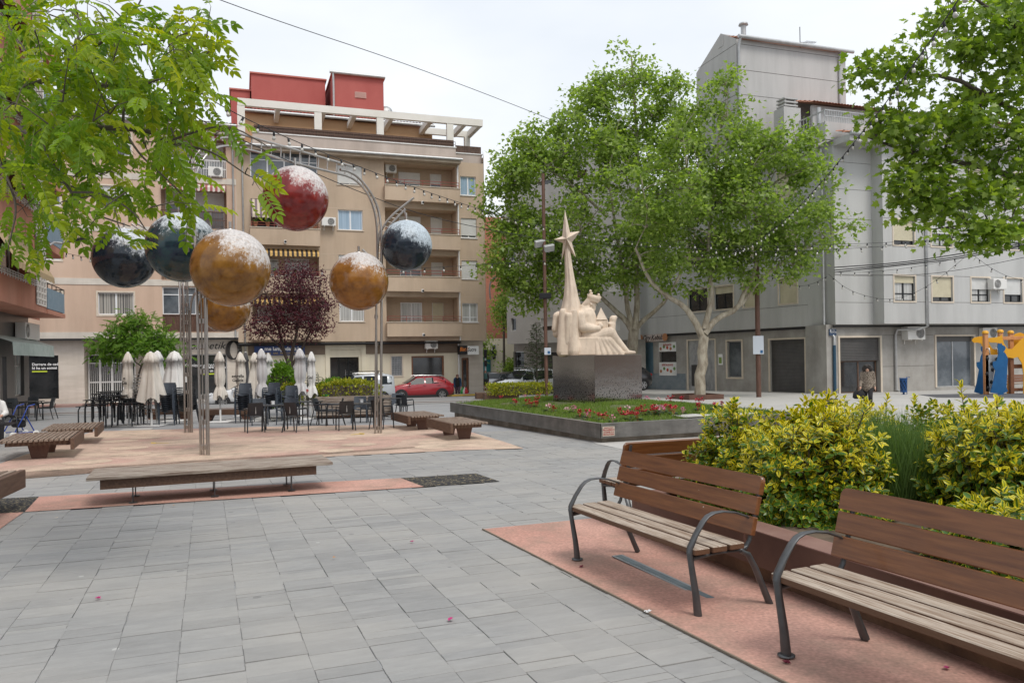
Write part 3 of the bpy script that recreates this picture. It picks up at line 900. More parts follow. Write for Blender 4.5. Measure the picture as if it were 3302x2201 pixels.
for k,h in enumerate(recs):
 y=h[4];ht=h[3]-h[2]
 d0,d1=FB.px(1289,800,-1.2)[0],FB.px(1358,800,-1.2)[0]
 window(be,(d0,d1,h[2]+.02 if k else h[2],h[3]-.28),y-.01,2,name='balcony_door',sh=(.6,.9,.5,0)[k],pane=('pane_blue','pane','pane','pane_curtain')[k],mid=None if k<3 else.3)
 d0,d1=FB.px(1391,800,-1.2)[0],FB.px(1427,800,-1.2)[0]
 window(be,(d0,d1,h[2],h[3]-.28),y-.01,1,name='balcony_door',sh=(.55,.95,.8,1)[k],shmat=('shutter_w','shutter_w','shutter_w','shutter_c')[k])
 zt=h[2];zb_=zt-(.98 if k<3 else.92)
 B=MB()
 B.box(b0-.06,b1+.12,-.5,-.35,zb_,zt-.04)
 B.box(b0-.06,b0+.08,-.349,-.003,zb_,zt-.04);B.box(b1-.02,b1+.12,-.349,-.003,zb_,zt-.04)
 B.box(b0+.081,b1-.021,-.348,-.003,zb_,zb_+.15)
 bo=B.build('balcony',m_beige,be)
 C=MB();C.box(b0-.09,b1+.15,-.54,-.31,zt-.038,zt);C.build('coping',MT['trim_cream'],bo)
 railing(bo,b0,b1+.06,zt,zt+.36,-.43,'red_rail',0,2,step=1.1)
for k,h in enumerate(lrecs[1:]):
 y=h[4];w_=h[1]-h[0]
 window(be,(h[0]+.3,h[0]+1.6,h[2],h[3]-.5),y-.01,2,name='balcony_door',pane='pane_curtain' if k else 'pane_dark')
 window(be,(h[0]+2.0,h[1]-.5,h[2],h[3]-.45),y-.01,2,name='balcony_door',pane='pane_curtain')
 zt=h[2]
 B=MB();B.box(h[0]-.08,h[1]+.06,-.45,-.3,zt-1.05,zt-.04);B.box(h[0]-.08,h[0]+.06,-.299,-.003,zt-1.05,zt-.04);B.box(h[1]-.08,h[1]+.06,-.299,-.003,zt-1.05,zt-.04);B.box(h[0]+.061,h[1]-.081,-.298,-.003,zt-1.05,zt-.9)
 bo=B.build('balcony',m_beige,be)
 C=MB();C.box(h[0]-.11,h[1]+.09,-.49,-.26,zt-.038,zt);C.build('coping',MT['trim_cream'],bo)
 railing(bo,h[0],h[1],zt,zt+.3,-.4,'red_rail',0,2)
 A=MB()
 za=h[3]-.02
 a0,a1=(h[0]+.02,h[0]+1.9)if k==0 else(h[0]+.05,h[1]-.02)
 drop=1.15 if k==0 else.45
 n=26
 vv=[]
 for i in range(n+1):
  x=a0+(a1-a0)*i/n
  vv+=[(x,.02,za),(x,-.42,za-drop+.18),(x,-.43,za-drop-.06*(i%2))]
 A.add(vv,[f for i in range(n)for f in((3*i,3*i+3,3*i+4,3*i+1),(3*i+1,3*i+4,3*i+5,3*i+2))])
 A.build('awning',(m_aw_m,m_aw_y,m_aw_y)[k],be)
 if k<2:
  for j in range(6 if k==0 else 3):
   x=h[0]+.25+j*(w_-.5)/5*(1 if k==0 else 1.6)
   pt=FB.pt(x,.4,zt+(.05 if k==0 else.0))
   fp=thing('flower_pot','%s clay plant pot from left on the %s'%(('first','second','third','fourth','fifth','sixth')[j],('balcony with the muted striped awning','balcony under the yellow striped awning')[k]),'flower pot',pt,FB.rz,('pots on the third floor balcony','pots on the second floor balcony')[k])
   q=MB();q.lathe([(.09,0),(.13,.2),(.15,.2),(.15,.24),(.12,.24),(.1,.2)],10);q.build('pot',M_('terracotta',(.4,.16,.09),.8),fp)
   q=MB()
   for _ in range(34):
    a,e=rnd.random()*6.28,rnd.uniform(.1,1.2);l_=rnd.uniform(.18,.42)
    d_=Vector((math.cos(a)*math.cos(e),math.sin(a)*math.cos(e),math.sin(e)));sd_=Vector((-math.sin(a),math.cos(a),0))*.02
    p0=Vector((0,0,.22));p1=p0+d_*l_*.6;p2=p0+d_*l_+Vector((0,0,-.06))
    q.add([p0-sd_,p0+sd_,p1+sd_*1.5,p1-sd_*1.5,p2],[(0,1,2,3),(3,2,4)])
   q.build('leaves',M_('pot_plant_green',(.06,.14,.03),.5,0,(.14,.25,.05),8),fp)
C=MB();C.box(sL,FB.px(1472,530)[0]+.15,-.55,-.002,zgut-.22,zgut)
C.build('cornice',M_('stained_cornice',(.33,.25,.18),.9,0,(.45,.38,.3),1),be)
C=MB();gutter(C,(sL,-.6,zgut+.02),(FB.px(1472,530)[0]+.25,-.6,zgut+.02),.09);C.build('gutter',MT['zinc'],be)
sp0,sp1=FB.px(814,440)[0],FB.px(1470,500)[0]
C=MB();C.box(sp0,sp1,0.0,.2,zgut+.002,zcap);C.box(sp1+.002,sR_+.03,.35,.5,zgut-1.0,zcap-.25);C.box(sR_-.11,sR_+.03,.501,9,zgut-1,zcap-.25)
C.build('parapet',m_parapet,be)
C=MB();C.box(sp0-.04,sp1+.04,-.05,.25,zcap+.001,zcap+.06);C.box(sp1+.05,sR_+.08,.3,.55,zcap-.248,zcap-.19);C.build('coping',MT['white_paint'],be)
C=MB();C.box(sp0+.1,sp1-.1,.1,.16,zcap+.062,zcap+.52);C.box(sp1+.1,sR_,.4,.46,zcap-.188,zcap+.3);C.box(sR_-.06,sR_,.461,8,zcap-.188,zcap+.3)
sc_=C.build('reed_screen',m_reed,be)
railing(sc_,sp0+.05,sp1,zcap+.06,zcap+.42,.07,'lamp_brown',0,2,step=.6,r=.012)
zp=FB.px(1160,352,-.3)[1];zp1=FB.px(1160,374,-.3)[1]
pb0,pb1=FB.px(766,360,-.3)[0],FB.px(1556,420,-.3)[0]
C=MB();C.box(pb0,pb1,.2,.5,zp1,zp);C.build('pergola_beam',m_pergola,be)
C=MB();C.box(FB.px(1400,420,-.3)[0],pb1-.02,2.9,3.15,zp1,zp-.02);C.build('pergola_beam',m_pergola,be)
for u in(778,1026,1226,1451):
 x=FB.px(u,420,-.3)[0]
 C=MB();C.box(x-.22,x+.22,.22,.48,zcap-.3 if u<1400 else zcap-.2,zp1-.002);C.build('pergola_post',m_pergola,be)
C=MB();C.box(pb1-.5,pb1-.12,2.88,3.2,zcap-.3,zp1-.002);C.build('pergola_post',m_pergola,be)
for u in(898,1046,1146,1265,1390,1500):
 x=FB.px(u,400,-.3)[0]
 C=MB();C.box(x-.14,x+.14,.502,3.3,zp1+.02,zp-.05);C.build('pergola_beam',m_pergola,be)
C=MB();C.box(pb1-.3,pb1-.01,.502,2.89,zp1+.01,zp-.03);C.build('pergola_beam',m_pergola,be)
o0,o1=FB.px(788,420,-3.4)[0],FB.px(1394,440,-3.4)[0]
zo=FB.px(1050,385,-3.4)[1]
C=MB();C.box(o0,o1,3.4,9,zcap-.8,zo);C.build('attic_wall',m_orange,be)
C=MB();gutter(C,(o0-.1,3.0,zo+.05),(o1+.1,3.0,zo+.05),.1);C.build('gutter',MT['zinc'],be)
roof_tiles(be,o0-.1,o1+.1,3.05,zo+.1,6.2,zo+.75)
for(u0,u1,v,off,dep)in((744,806,292,-7,6),(810,1048,246,-6.4,6),(1072,1236,246,-5.2,6)):
 x0,x1,zt=FB.px(u0,v,off)[0],FB.px(u1,v,off)[0],FB.px((u0+u1)/2,v+(0 if u0<800 else 3),off)[1]
 C=MB();C.box(x0,x1,-off,-off+dep,zcap,zt)
 rb=C.build('roof_box',m_redwall,be)
 C=MB();C.box(x0-.1,x1+.1,-off-.1,-off+dep+.1,zt+.001,zt+.1);C.build('coping',M_('red_coping',(.45,.15,.12),.8),rb)
 if u0>1060:
  va=FB.rect(1144,298,1181,317,off)
  C=MB();C.box(va[0],va[1],-off-.03,-off-.002,va[2],va[3])
  for i in range(6):
   z=va[2]+(va[3]-va[2])*i/6;C.box(va[0]+.05,va[1]-.05,-off-.06,-off-.031,z+.02,z+.07)
  C.build('vent',M_('louvre_pink',(.5,.3,.26),.7),rb)
  C=MB();gutter(C,(x0-.2,-off-.15,zt+.12),(x1+.1,-off-.15,zt+.12),.11);C.tube([(x0+.02,-off-.15,zt+.05),(x0+.05,-off-.1,zt-.3),(x0+.05,-off-.1,zcap+1)],.07,8);C.build('downpipe',MT['zinc'],rb)
C=thing('satellite_dish','grey satellite dish beside the red roof box','satellite dish',FB.pt(FB.px(1247,380,-5.4)[0],-5.4,FB.px(1247,372,-5.4)[1]),FB.rz)
b=MB();b.lathe([(.0,.1),(.2,.07),(.4,0),(.41,.01),(.2,.085),(0,.115)],18,0,(0,0,.3),True,Matrix.Rotation(R_(70),3,'X'));b.build('dish',MT['zinc'],C)
b=MB();b.tube([(0,.1,-1.2),(0,.1,.25)],.03,6);b.tube([(0,-.1,.2),(.1,-.4,.25)],.012,5);b.build('pole',MT['zinc'],C)
sG1=FB.px(1482,1180,-.5)[0]
GH={'sign':None}
def gr(u0,v0,u1,v1):return FB.rect(u0,v0,u1,v1,-.5)
door1=gr(883,1164,950,1242);ent=gr(1064,1151,1158,1252);shopw=gr(1327,1147,1432,1222);gw=gr(1262,1148,1297,1211);gw2=gr(984,1152,996,1200)
ent=(ent[0],ent[1],ZB,ent[3]);door1=(door1[0],door1[1],ZB,door1[3])
L_=MB();wallgrid(L_,sL,sG1,ZB-.5,zslab,[door1,(*ent,.5),shopw,gw,gw2],.5,.14)
L_.build('ground_floor_wall',m_cream,be)
C=MB();zf=FB.px(1320,1139,-.5)[1];e0,e1=FB.px(1048,1150,-.5)[0],FB.px(1180,1150,-.5)[0]
C.box(FB.px(800,1140,-.5)[0],e0,.46,.498,zf,zslab-.003);C.box(e1,sG1,.46,.498,zf,zslab-.003);C.build('fascia',m_fascia,be)
C=MB();C.box(e0+.02,e1-.02,.43,.497,zf+.3,zslab-.1);C.box(e0+.02,e0+.3,.43,.497,ZB,zf+.298);C.box(e1-.3,e1-.02,.43,.497,ZB,zf+.298);C.build('portal',m_cream,be)
g_=MB();gutter(g_,(sL,-.02,zslab-.12),(sG1,-.02,zslab-.12),.05);gutter(g_,(sL,.25,zslab-.2),(sG1,.25,zslab-.16),.04);g_.build('cable_or_shade_run',MT['cable'],be)
dy=.5
def off_y(o,d):
 o.location.y=d;return o
off_y(window(be,door1,.13,2,name='shop_door',pane='pane_dark',bar=.09),dy)
off_y(window(be,ent,.45,3,'black_metal','pane_dark',name='entrance_door'),dy)
b=MB();b.tube([(ent[0]+1.0,.84,ZB+.5),(ent[0]+1.0,.84,ZB+1.7)],.02,6);b.build('door_handle',MT['alu'],be)
off_y(window(be,shopw,.12,1,'wood_red','pane_dark',name='shop_window',bar=.11),dy)
off_y(window(be,gw,.12,1,'zinc','pane',grille='zinc',trim='trim_cream'),dy)
off_y(window(be,gw2,.12,1,'zinc','pane',grille='zinc'),dy)
bs=gr(820,1113,982,1145)
b=MB();b.box(bs[0],bs[1],.36,.455,bs[2],bs[3]);sg=b.build('shop_sign',M_('blue_sign',(.015,.045,.17),.4),be)
text('lettering','me lampedas s.l.',(bs[3]-bs[2])*.52,MT['print_white'],sg,Matrix.Translation(((bs[0]*.45+bs[1]*.55),.357,bs[2]+(bs[3]-bs[2])*.64))@UPRIGHT,'CENTER',0,.003,.012)
text('lettering','CALEFACCIO - GAS - AIRE CONDICIONAT',(bs[3]-bs[2])*.24,MT['print_yellow'],sg,Matrix.Translation(((bs[0]+bs[1])/2,.357,bs[2]+(bs[3]-bs[2])*.2))@UPRIGHT,'CENTER',0,.003)
x0,x1,x2=sG1,FB.px(1513,1200,-.6)[0],FB.px(1542,1200,-.6)[0]
L_=MB()
dw=gr(1487,1153,1512,1262)
dw=(dw[0]+.05,dw[1]+.02,ZB,dw[3])
wallgrid(L_,sG1,sR_-.5,ZB-.5,zslab,[dw],.55,.2);L_.box(sR_-.5,sR_-.05,.552,.9,ZB-.5,zslab)
L_.quad((sR_-.05,.9,ZB-.5),(sR_+.3,14,ZB-.5),(sR_+.3,14,zslab),(sR_-.05,.9,zslab))
L_.build('corner_wall',m_stone,be)
d_=window(be,dw,.16,1,'wood_red','pane_dark',name='shop_door',bar=.14);d_.location.y=.55
for(u0,v0,u1,v1,m_,tx,tm,tsx)in((1482,1114,1507,1142,MT['print_black'],'Blat i',MT['print_orange'],.5),(1508,1115,1544,1143,MT['white_paint'],'Sucre',MT['print_black'],.5)):
 q=FB.rect(u0,v0,u1,v1,.1)
 b=MB();b.box(q[0],q[1],-.1,.45,q[2],q[3]);sg=b.build('shop_sign',m_,be)
 text('lettering',tx,(q[3]-q[2])*.62,tm,sg,Matrix.Translation(((q[0]+q[1])/2-(.1 if tx=='Sucre' else 0),-.103,q[2]+(q[3]-q[2])*.58))@UPRIGHT,'CENTER',.25,.002,.006,.72)
for(u,r)in((1473,.06),(1474,.045)):
 pass
b=MB()
xp=FB.px(1476,700)[0]
for z0_,z1_ in((zslab+.02,zgut-.3),):
 b.tube([(xp+.1,-.06,zgut-.1),(xp+.02,-.07,zgut-.45),(xp+.02,-.07,zslab)],.055,8)
b.tube([(xp+.02,.4,zslab-.05),(xp+.02,.4,ZB)],.055,8)
b.build('downpipe',MT['white_paint'],be)
b=MB();xl=FB.px(784,700)[0];b.tube([(xl,-.07,zgut),(xl,-.07,zslab),(xl,.4,zslab-.1),(xl,.4,ZB)],.05,8);b.build('downpipe',MT['zinc'],be)
for q,lb in(((1243,530,1279,556),'small white air conditioner in the top floor balcony corner of the beige block'),((1038,700,1083,727),'white air conditioner below the red ball, left of the blue curtain window'),((1372,1098,1412,1124),'white air conditioner above the cake shop window')):
 o_=-.6 if q[0]==1243 else(.4 if q[0]==1038 else-.05)
 ac_unit(FB,FB.rect(*q,o_),o_-.32,lb,0,1)
for u,v,lw_ in((1363,653,'top right'),(1363,937,'second floor right'),(1366,1079,'lowest right'),(920,779,'third floor left')):
 p=FB.pt(FB.px(u,v,.55)[0],.5,FB.px(u,v,.55)[1])
 t=thing('wall_lamp','small white spot lamp on the %s balcony front of the beige block'%lw_,'wall lamp',p,FB.rz,'spot lamps on the balcony fronts')
 b=MB();b.cbox(-.07,.07,-.03,-.002,-.1,.1,.01);b.build('plate',MT['white_paint'],t)
 b=MB();b.lathe([(.05,0),(.07,.12),(.05,.13)],10,0,(0,-.1,0),True,Matrix.Rotation(R_(100),3,'X'));b.build('lamp_head',MT['black_metal'],t)
# ---- peach apartment building on the left of the row
pe=thing('apartment_building','peach rendered block with pale stone bands and a tiled roof','apartment building',(RO.x,RO.y,0),FB.rz)
ps0,ps1=FB.px(-60,800)[0],sL-.004
zr=FB.px(650,404)[1]
zs1=FB.px(400,1090)[1];zs1b=FB.px(400,1070)[1]
fl=(zs1-FB.px(400,919)[1])*-1
wp=[]
for k in range(4):
 q=FB.rect(316,943,431,1014)
 wp.append((q[0],q[1],q[2]+k*fl,q[3]+k*fl))
wp2=[(FB.px(130,980)[0],FB.px(200,980)[0],q[2],q[3])for q in wp]
br=[]
for k in range(4):
 z=zs1b+k*fl
 br.append((FB.px(521,800)[0],FB.px(733,800)[0],z+.02,z+fl-.42,1.1 if k else.2))
W=MB();wallgrid(W,ps0,ps1,zs1,zr,wp+wp2+br,0,.16)
for h in br[1:]:W.quad((h[0],h[4],h[2]),(h[1],h[4],h[2]),(h[1],h[4],h[3]),(h[0],h[4],h[3]))
W.quad((ps0,0,zs1),(ps1,0,zs1),(ps1,10,zs1),(ps0,10,zs1))
W.build('wall',m_peach,pe)
C=MB()
for k in range(5):
 z=zs1+k*fl
 C.box(ps0,br[0][0]-.003,-.03,-.002,z+.001,z+.36);C.box(br[0][1]+.003,ps1,-.03,-.002,z+.001,z+.36);C.box(br[0][0],br[0][1],-.06,-.002,z+.001,z+.3)
C.build('stone_band',m_band,pe)
for q in wp+wp2:window(pe,q,.14,2,pane='pane_stripe' if q[2]<6 else 'pane',sh=0 if q[2]<6 else.5,trim='trim_cream')
for k,h in enumerate(br):
 wd=h[1]-h[0];y=h[4]-.01
 zt=h[2]
 if k==0:
  window(pe,(h[0],h[1],zt+1.0,h[3]),.12,4,mid=.72,pane='pane')
  b=MB();n=34
  for i in range(n):
   x=h[0]+wd*i/n;b.box(x,x+.02,-.02,.0,zt+.05,zt+.95)
  b.box(h[0],h[1],-.025,.005,zt+.95,zt+1.0);b.box(h[0],h[1],-.025,.005,zt,zt+.05);b.box(h[0],h[1],.02,.04,zt,zt+1)
  b.build('railing',MT['lamp_brown'],pe)
 else:
  window(pe,(h[0]+.15,h[0]+wd*.44,zt+.05,h[3]-.25),y,2,name='balcony_door',sh=.35)
  window(pe,(h[0]+wd*.52,h[1]-.15,zt+.05,h[3]-.25),y,2,name='balcony_door',sh=.5)
  railing(pe,h[0],h[1],zt,zt+1.0,-.06,'lamp_brown' if k!=3 else 'white_paint',40,2,r=.02)
  A=MB();n=26;vv=[];za=h[3]
  for i in range(n+1):
   x=h[0]+.03+(wd-.06)*i/n
   vv+=[(x,.02,za),(x,-.35,za-.22),(x,-.36,za-.42-.06*(i%2))]
  A.add(vv,[f for i in range(n)for f in((3*i,3*i+3,3*i+4,3*i+1),(3*i+1,3*i+4,3*i+5,3*i+2))])
  A.build('awning',m_aw_r,pe)
ac_unit(FB,(br[3][1]-1.0,br[3][1]-.2,br[3][2]+.05,br[3][2]+.6),-.1,'air conditioner on the upper balcony of the peach block',0,1)
C=MB();gutter(C,(ps0,-.35,zr+.02),(ps1+.1,-.35,zr+.02),.1);C.tube([(ps1-.15,-.3,zr),(ps1-.15,-.07,zr-.5),(ps1-.15,-.07,zs1)],.055,8);C.build('gutter',MT['zinc'],pe)
roof_tiles(pe,ps0,ps1+.1,-.3,zr+.05,3.4,zr+1.15)
C=MB();C.box(FB.px(520,420)[0],ps1,-.6,-.002,FB.px(640,428)[1]-.12,FB.px(640,428)[1]);C.build('eave',m_band,pe)
roof_tiles(pe,FB.px(520,420)[0],ps1,-.65,FB.px(640,428)[1]+.02,-.03,FB.px(640,412)[1],'eave_tiles')
def pr(u0,v0,u1,v1,o=-.5):return FB.rect(u0,v0,u1,v1,o)
sw=pr(60,1146,189,1286);co=pr(592,1141,733,1262);en=pr(272,1100,436,1300)
zg=gz(-16,46)+.12
L_=MB()
wallgrid(L_,ps0,ps1,zg-.6,zs1,[sw,(co[0],co[1],zg,co[3]),(en[0],en[1]+.6,zg,zs1-.02,1.0)],.5,.15)
L_.quad((en[0],1.5,zg-.2),(en[1]+.6,1.5,zg-.2),(en[1]+.6,1.5,zs1),(en[0],1.5,zs1))
L_.build('ground_floor_wall',m_stone,pe)
C=MB();C.box(ps0,ps1,-.02,.49,zs1-.1,zs1-.003);C.build('cable_or_shade_run',MT['cable'],pe)  # shade under the overhang, put in as a near-black band; no cable
o_=window(pe,sw,.14,1,'black_metal','pane_dark',name='shop_window',bar=.08);o_.location.y=.5
o2=window(pe,(co[0],co[1],zg,co[3]),.14,2,'zinc','pane_dark',name='shop_window',bar=.07);o2.location.y=.5
dd=FB.rect(284,1168,438,1290,-1.35)
o3=window(pe,(dd[0],dd[1],zg,dd[3]+.5),1.45,4,'white_paint','pane_dark',name='entrance_door',bar=.08,mid=.42)
b=MB()
for i in range(24):
 x=dd[0]+(dd[1]-dd[0])*(i+.5)/24;b.box(x-.012,x+.012,1.36,1.38,zg+.2,dd[3]-.05)
b.box(dd[0],dd[1],1.35,1.39,dd[3]-.06,dd[3]);b.build('grille',MT['white_paint'],o3)
q=pr(105,1110,146,1136)
text('lettering','nia',.75,MT['print_black'],pe,Matrix.Translation((q[0]+.05,.48,(q[2]+q[3])/2))@UPRIGHT,'LEFT',0,.01)
q=pr(645,1100,725,1135)
text('lettering','Cosmetik',.62,MT['print_black'],pe,Matrix.Translation((q[1],.48,(q[2]+q[3])/2+.05))@UPRIGHT,'RIGHT',.35,.01)
q=pr(655,1160,730,1172)
text('lettering','de piel y estetica',.3,MT['print_white'],o2,Matrix.Translation((q[1]-.4,.07,q[3]-.3))@UPRIGHT,'RIGHT',.35,.003)
for(uu,vv_,oo,sc)in((102,1181,o_,.155),(650,1190,o2,.15)):
 a=FB.px(uu,vv_,-.5)
 text('lettering','Darrere de cada negoci,\nhi ha un somni',sc*1.35,MT['print_white'],oo,Matrix.Translation((a[0],.07,a[1]))@UPRIGHT,'LEFT',0,.003,.006)
 b=MB();hx,hz=a[0]+sc*12.5,a[1]-.38
 b.prism([(hx+.19*math.cos(t)*(1-.25*math.sin(t))+.03,hz+.17*math.sin(t)+.05*abs(math.cos(t)))for t in np.linspace(0,2*math.pi,18)[:-1]],.055,.06)
 b.build('heart_sticker',MT['print_lime'],oo)
 b=MB();b.box(a[0],a[0]+.75,.055,.06,a[1]-.33,a[1]-.25);b.build('sticker_line',MT['print_lime'],oo)
b=MB()
for k in range(4):
 z=zg+.5+k*.5;b.box(co[0]+.5,co[1]-.2,.9,1.1,z,z+.03)
b.build('shelf',M_('shop_shelf',(.3,.25,.22),.7),pe)
b=MB();q=pr(100,1210,168,1216);b.box(q[0],q[1],.62,.63,q[2],q[3]);b.build('counter_light',M_('pink_counter_strip',(.55,.3,.6),.4),o_)
b=MB()
for k in range(5):
 cx=FB.px(748+k*3,1130,-.4)[0]
 b.tube([(cx+.35*math.cos(t),.4,zs1-.75+.55*math.sin(t))for t in np.linspace(0,6.28,16)],.022,5)
b.build('cable_loops',MT['cable'],pe)
# ---- coral building close on the left
FCU=Fac((-20.8,36.0),(-.34,.94))
FCL=Fac((-22.3,36.0),(-.34,.94))
co_b=thing('apartment_building','coral block with blue balcony panels and a white lattice strip','apartment building',(-20.8,36.0,0),FCU.rz)
zc0=FCU.px(190,1021)[1];zc1=zc0+14.5
sc1=FCU.px(205,900)[0]
fl2=2.9
lt=(FCU.px(113,880)[0],FCU.px(146,880)[0])
hol=[]
for k in range(4):
 z=zc0+k*fl2
 hol.append((lt[0]-6.2,lt[0]-.25,z+1.05,z+2.6,.5));hol.append((lt[0]-14,lt[0]-7.2,z+1.05,z+2.6,.5))
W=MB();wallgrid(W,-24,lt[1]+.1,zc0,zc1,hol,0,.4)
for h in hol:W.quad((h[0],.5,h[2]),(h[1],.5,h[2]),(h[1],.5,h[3]),(h[0],.5,h[3]))
W.quad((-24,0,zc0),(sc1,0,zc0),(sc1,3,zc0),(-24,3,zc0))
W.quad((lt[1]+.1,0,zc0),(lt[1]+.1,3,zc0),(lt[1]+.1,3,zc1),(lt[1]+.1,0,zc1))
W.quad((lt[1]+.1,1.4,zc0),(sc1+2,1.4,zc0),(sc1+2,1.4,zc1),(lt[1]+.1,1.4,zc1))
W.build('wall',m_coralwall,co_b)
for h in hol:window(co_b,(h[0]+.3,h[1]-.3,h[2],h[3]),.48,4,'white_pvc','pane_dark')
b=MB()
nx,nzb=4,56
bw=(lt[1]-lt[0])/nx;bh=(zc1-zc0-.3)/nzb
for i in range(nx):
 for j in range(nzb):
  x,z=lt[0]+i*bw,zc0+.25+j*bh
  b.add([(x,-.04,z),(x+bw,-.04,z),(x+bw,-.04,z+bh),(x,-.04,z+bh),(x+bw*.25,.0,z+bh*.2),(x+bw*.8,.0,z+bh*.3),(x+bw*.75,.0,z+bh*.85),(x+bw*.2,.0,z+bh*.75)],[(0,1,5,4),(1,2,6,5),(2,3,7,6),(3,0,4,7)])
  b.add([(x+bw*.2,-.001,z+bh*.2),(x+bw*.8,-.001,z+bh*.2),(x+bw*.8,-.001,z+bh*.85),(x+bw*.2,-.001,z+bh*.85)],[(0,1,2,3)],1)
o=b.build('lattice',[M_('white_lattice',(.62,.57,.52),.8),M_('lattice_gap',(.4,.34,.3),.9)],co_b);o['kind']='stuff'
m_blue=M_('blue_balcony_panel',(.2,.29,.36),.6,0,(.24,.33,.4),3)
for k in range(5):
 z=zc0+k*fl2
 b=MB();b.box(lt[1]+.15,sc1+.05,-.04,1.38,z-.12 if k else z+.002,z+.18);b.build('balcony_slab',m_coralwall,co_b)
 if k<4:
  b=MB();n=14
  for i in range(n):
   x=lt[1]+.25+(sc1-lt[1]-.3)*i/n;b.box(x,x+(sc1-lt[1]-.3)/n-.012,-.03,-.0,z+.22,z+1.1)
  b.box(sc1-.05,sc1-.02,.0,1.3,z+.22,z+1.1)
  p_=b.build('balcony_panel',m_blue,co_b)
  b=MB();b.tube([(lt[1]+.25,-.015,z+1.3),(sc1-.03,-.015,z+1.3),(sc1-.03,1.3,z+1.3)],.025,6)
  for i in range(5):
   x=lt[1]+.3+(sc1-lt[1]-.35)*i/4;b.tube([(x,-.015,z+1.1),(x,-.015,z+1.3)],.018,5)
  b.build('handrail',MT['black_metal'],p_)
 if k<4:
  A=MB();a0,a1=lt[0]-6.2,lt[0]-.4;zt,zb2=z+2.6,z+1.25;n=20;vv=[]
  for i in range(n+1):
   x=a0+(a1-a0)*i/n;vv+=[(x,.05,zt),(x,-.75,zb2),(x,-.76,zb2-.2-.04*(i%2))]
  A.add(vv,[f for i in range(n)for f in((3*i,3*i+3,3*i+4,3*i+1),(3*i+1,3*i+4,3*i+5,3*i+2))])
  A.build('awning',awning_mat('straw_stripes',(.55,.42,.24),(.3,.2,.11),5),co_b)
  railing(co_b,lt[0]-6.3,lt[0]-.2,z+.9,z+1.15,-.1,'white_paint',0,3,step=.35)
g0=FCL.px(94,1200)[0]
zgl=gz(-22,34)
W=MB();wl=FCL.rect(47,1142,78,1276)
dl=FCL.rect(8,1150,22,1310)
y0=1.41
off0=(FCL.o-FCU.o).dot(FCU.n);sh0=(FCL.o-FCU.o).dot(FCU.d)
def cl(r):return(r[0]+sh0,r[1]+sh0,r[2],r[3])
w0_=cl(dl)[0]
wallgrid(W,-24,g0+sh0,zgl-.6,zc0,[cl(wl),cl((dl[0],dl[1],zgl,dl[3]))],-off0,.2)
W.quad((g0+sh0,-off0,zgl-.6),(g0+sh0,-off0+6,zgl-.6),(g0+sh0,-off0+6,zc0),(g0+sh0,-off0,zc0))
m_dtile=pave_mat('dark_wall_tiles',(.055,.052,.05),(.07,.066,.063),(.08,.075,.07),.6,.35,0,(.13,.12,.12))
W.build('ground_floor_wall',M_('dark_tile_wall',(.055,.052,.05),.35,0,(.08,.075,.072),1.5),co_b)
W=MB();W.box(-24,w0_-.6,-off0-.06,-off0-.003,zgl-.3,zc0-.5);W.build('unseen_pale_cladding',m_stone,co_b)  # pale cladding out of view, added to brighten the pedestal's left reflection
o=window(co_b,cl(wl),.18,2,'alu','pane_curtain',name='shop_window',mid=.72);o.location.y=-off0
b=MB()
w0,w1=cl(FCL.rect(-60,1110,100,1140)[:2]+(0,0))[:2]
zt=FCL.px(50,1112)[1]
b.add([(w0,-off0-.02,zt+.35),(g0+sh0,-off0-.02,zt+.35),(g0+sh0,-off0-1.0,zt),(w0,-off0-1.0,zt),(g0+sh0,-off0-1.02,zt-.5),(w0,-off0-1.02,zt-.5)],[(0,1,2,3),(3,2,4,5)])
b.build('awning',M_('pale_green_awning',(.4,.47,.43),.8,0,(.5,.56,.52),4),co_b)
ac_unit(FCL,FCL.rect(44,1042,92,1095),.05,'air conditioner over the pale green awning on the left',0,-1,.4)
p=FCL.pt(g0-1,.3,FCU.px(150,850)[1])
t=thing('street_lamp','grey arm lamp fixed to the coral block','street lamp',FCU.pt(lt[1],.05,FCU.px(150,800)[1]),0)
b=MB();e=P(288,766,33.5)-Vector(t.location);a_=Vector((0,0,0));m1=P(200,784,34.5)-Vector(t.location)
b.tube([a_,(a_+m1)/2+Vector((0,0,.12)),m1,m1.lerp(e,.3)],.05,8);b.build('arm',MT['zinc'],t)
b=MB();q0=m1.lerp(e,.25);b.tube([q0,q0.lerp(e,.3),q0.lerp(e,.8),e],[(.04,.06),(.09,.17),(.08,.17),(.03,.08)],10);b.build('lamp_head',MT['dark_frame'],t)
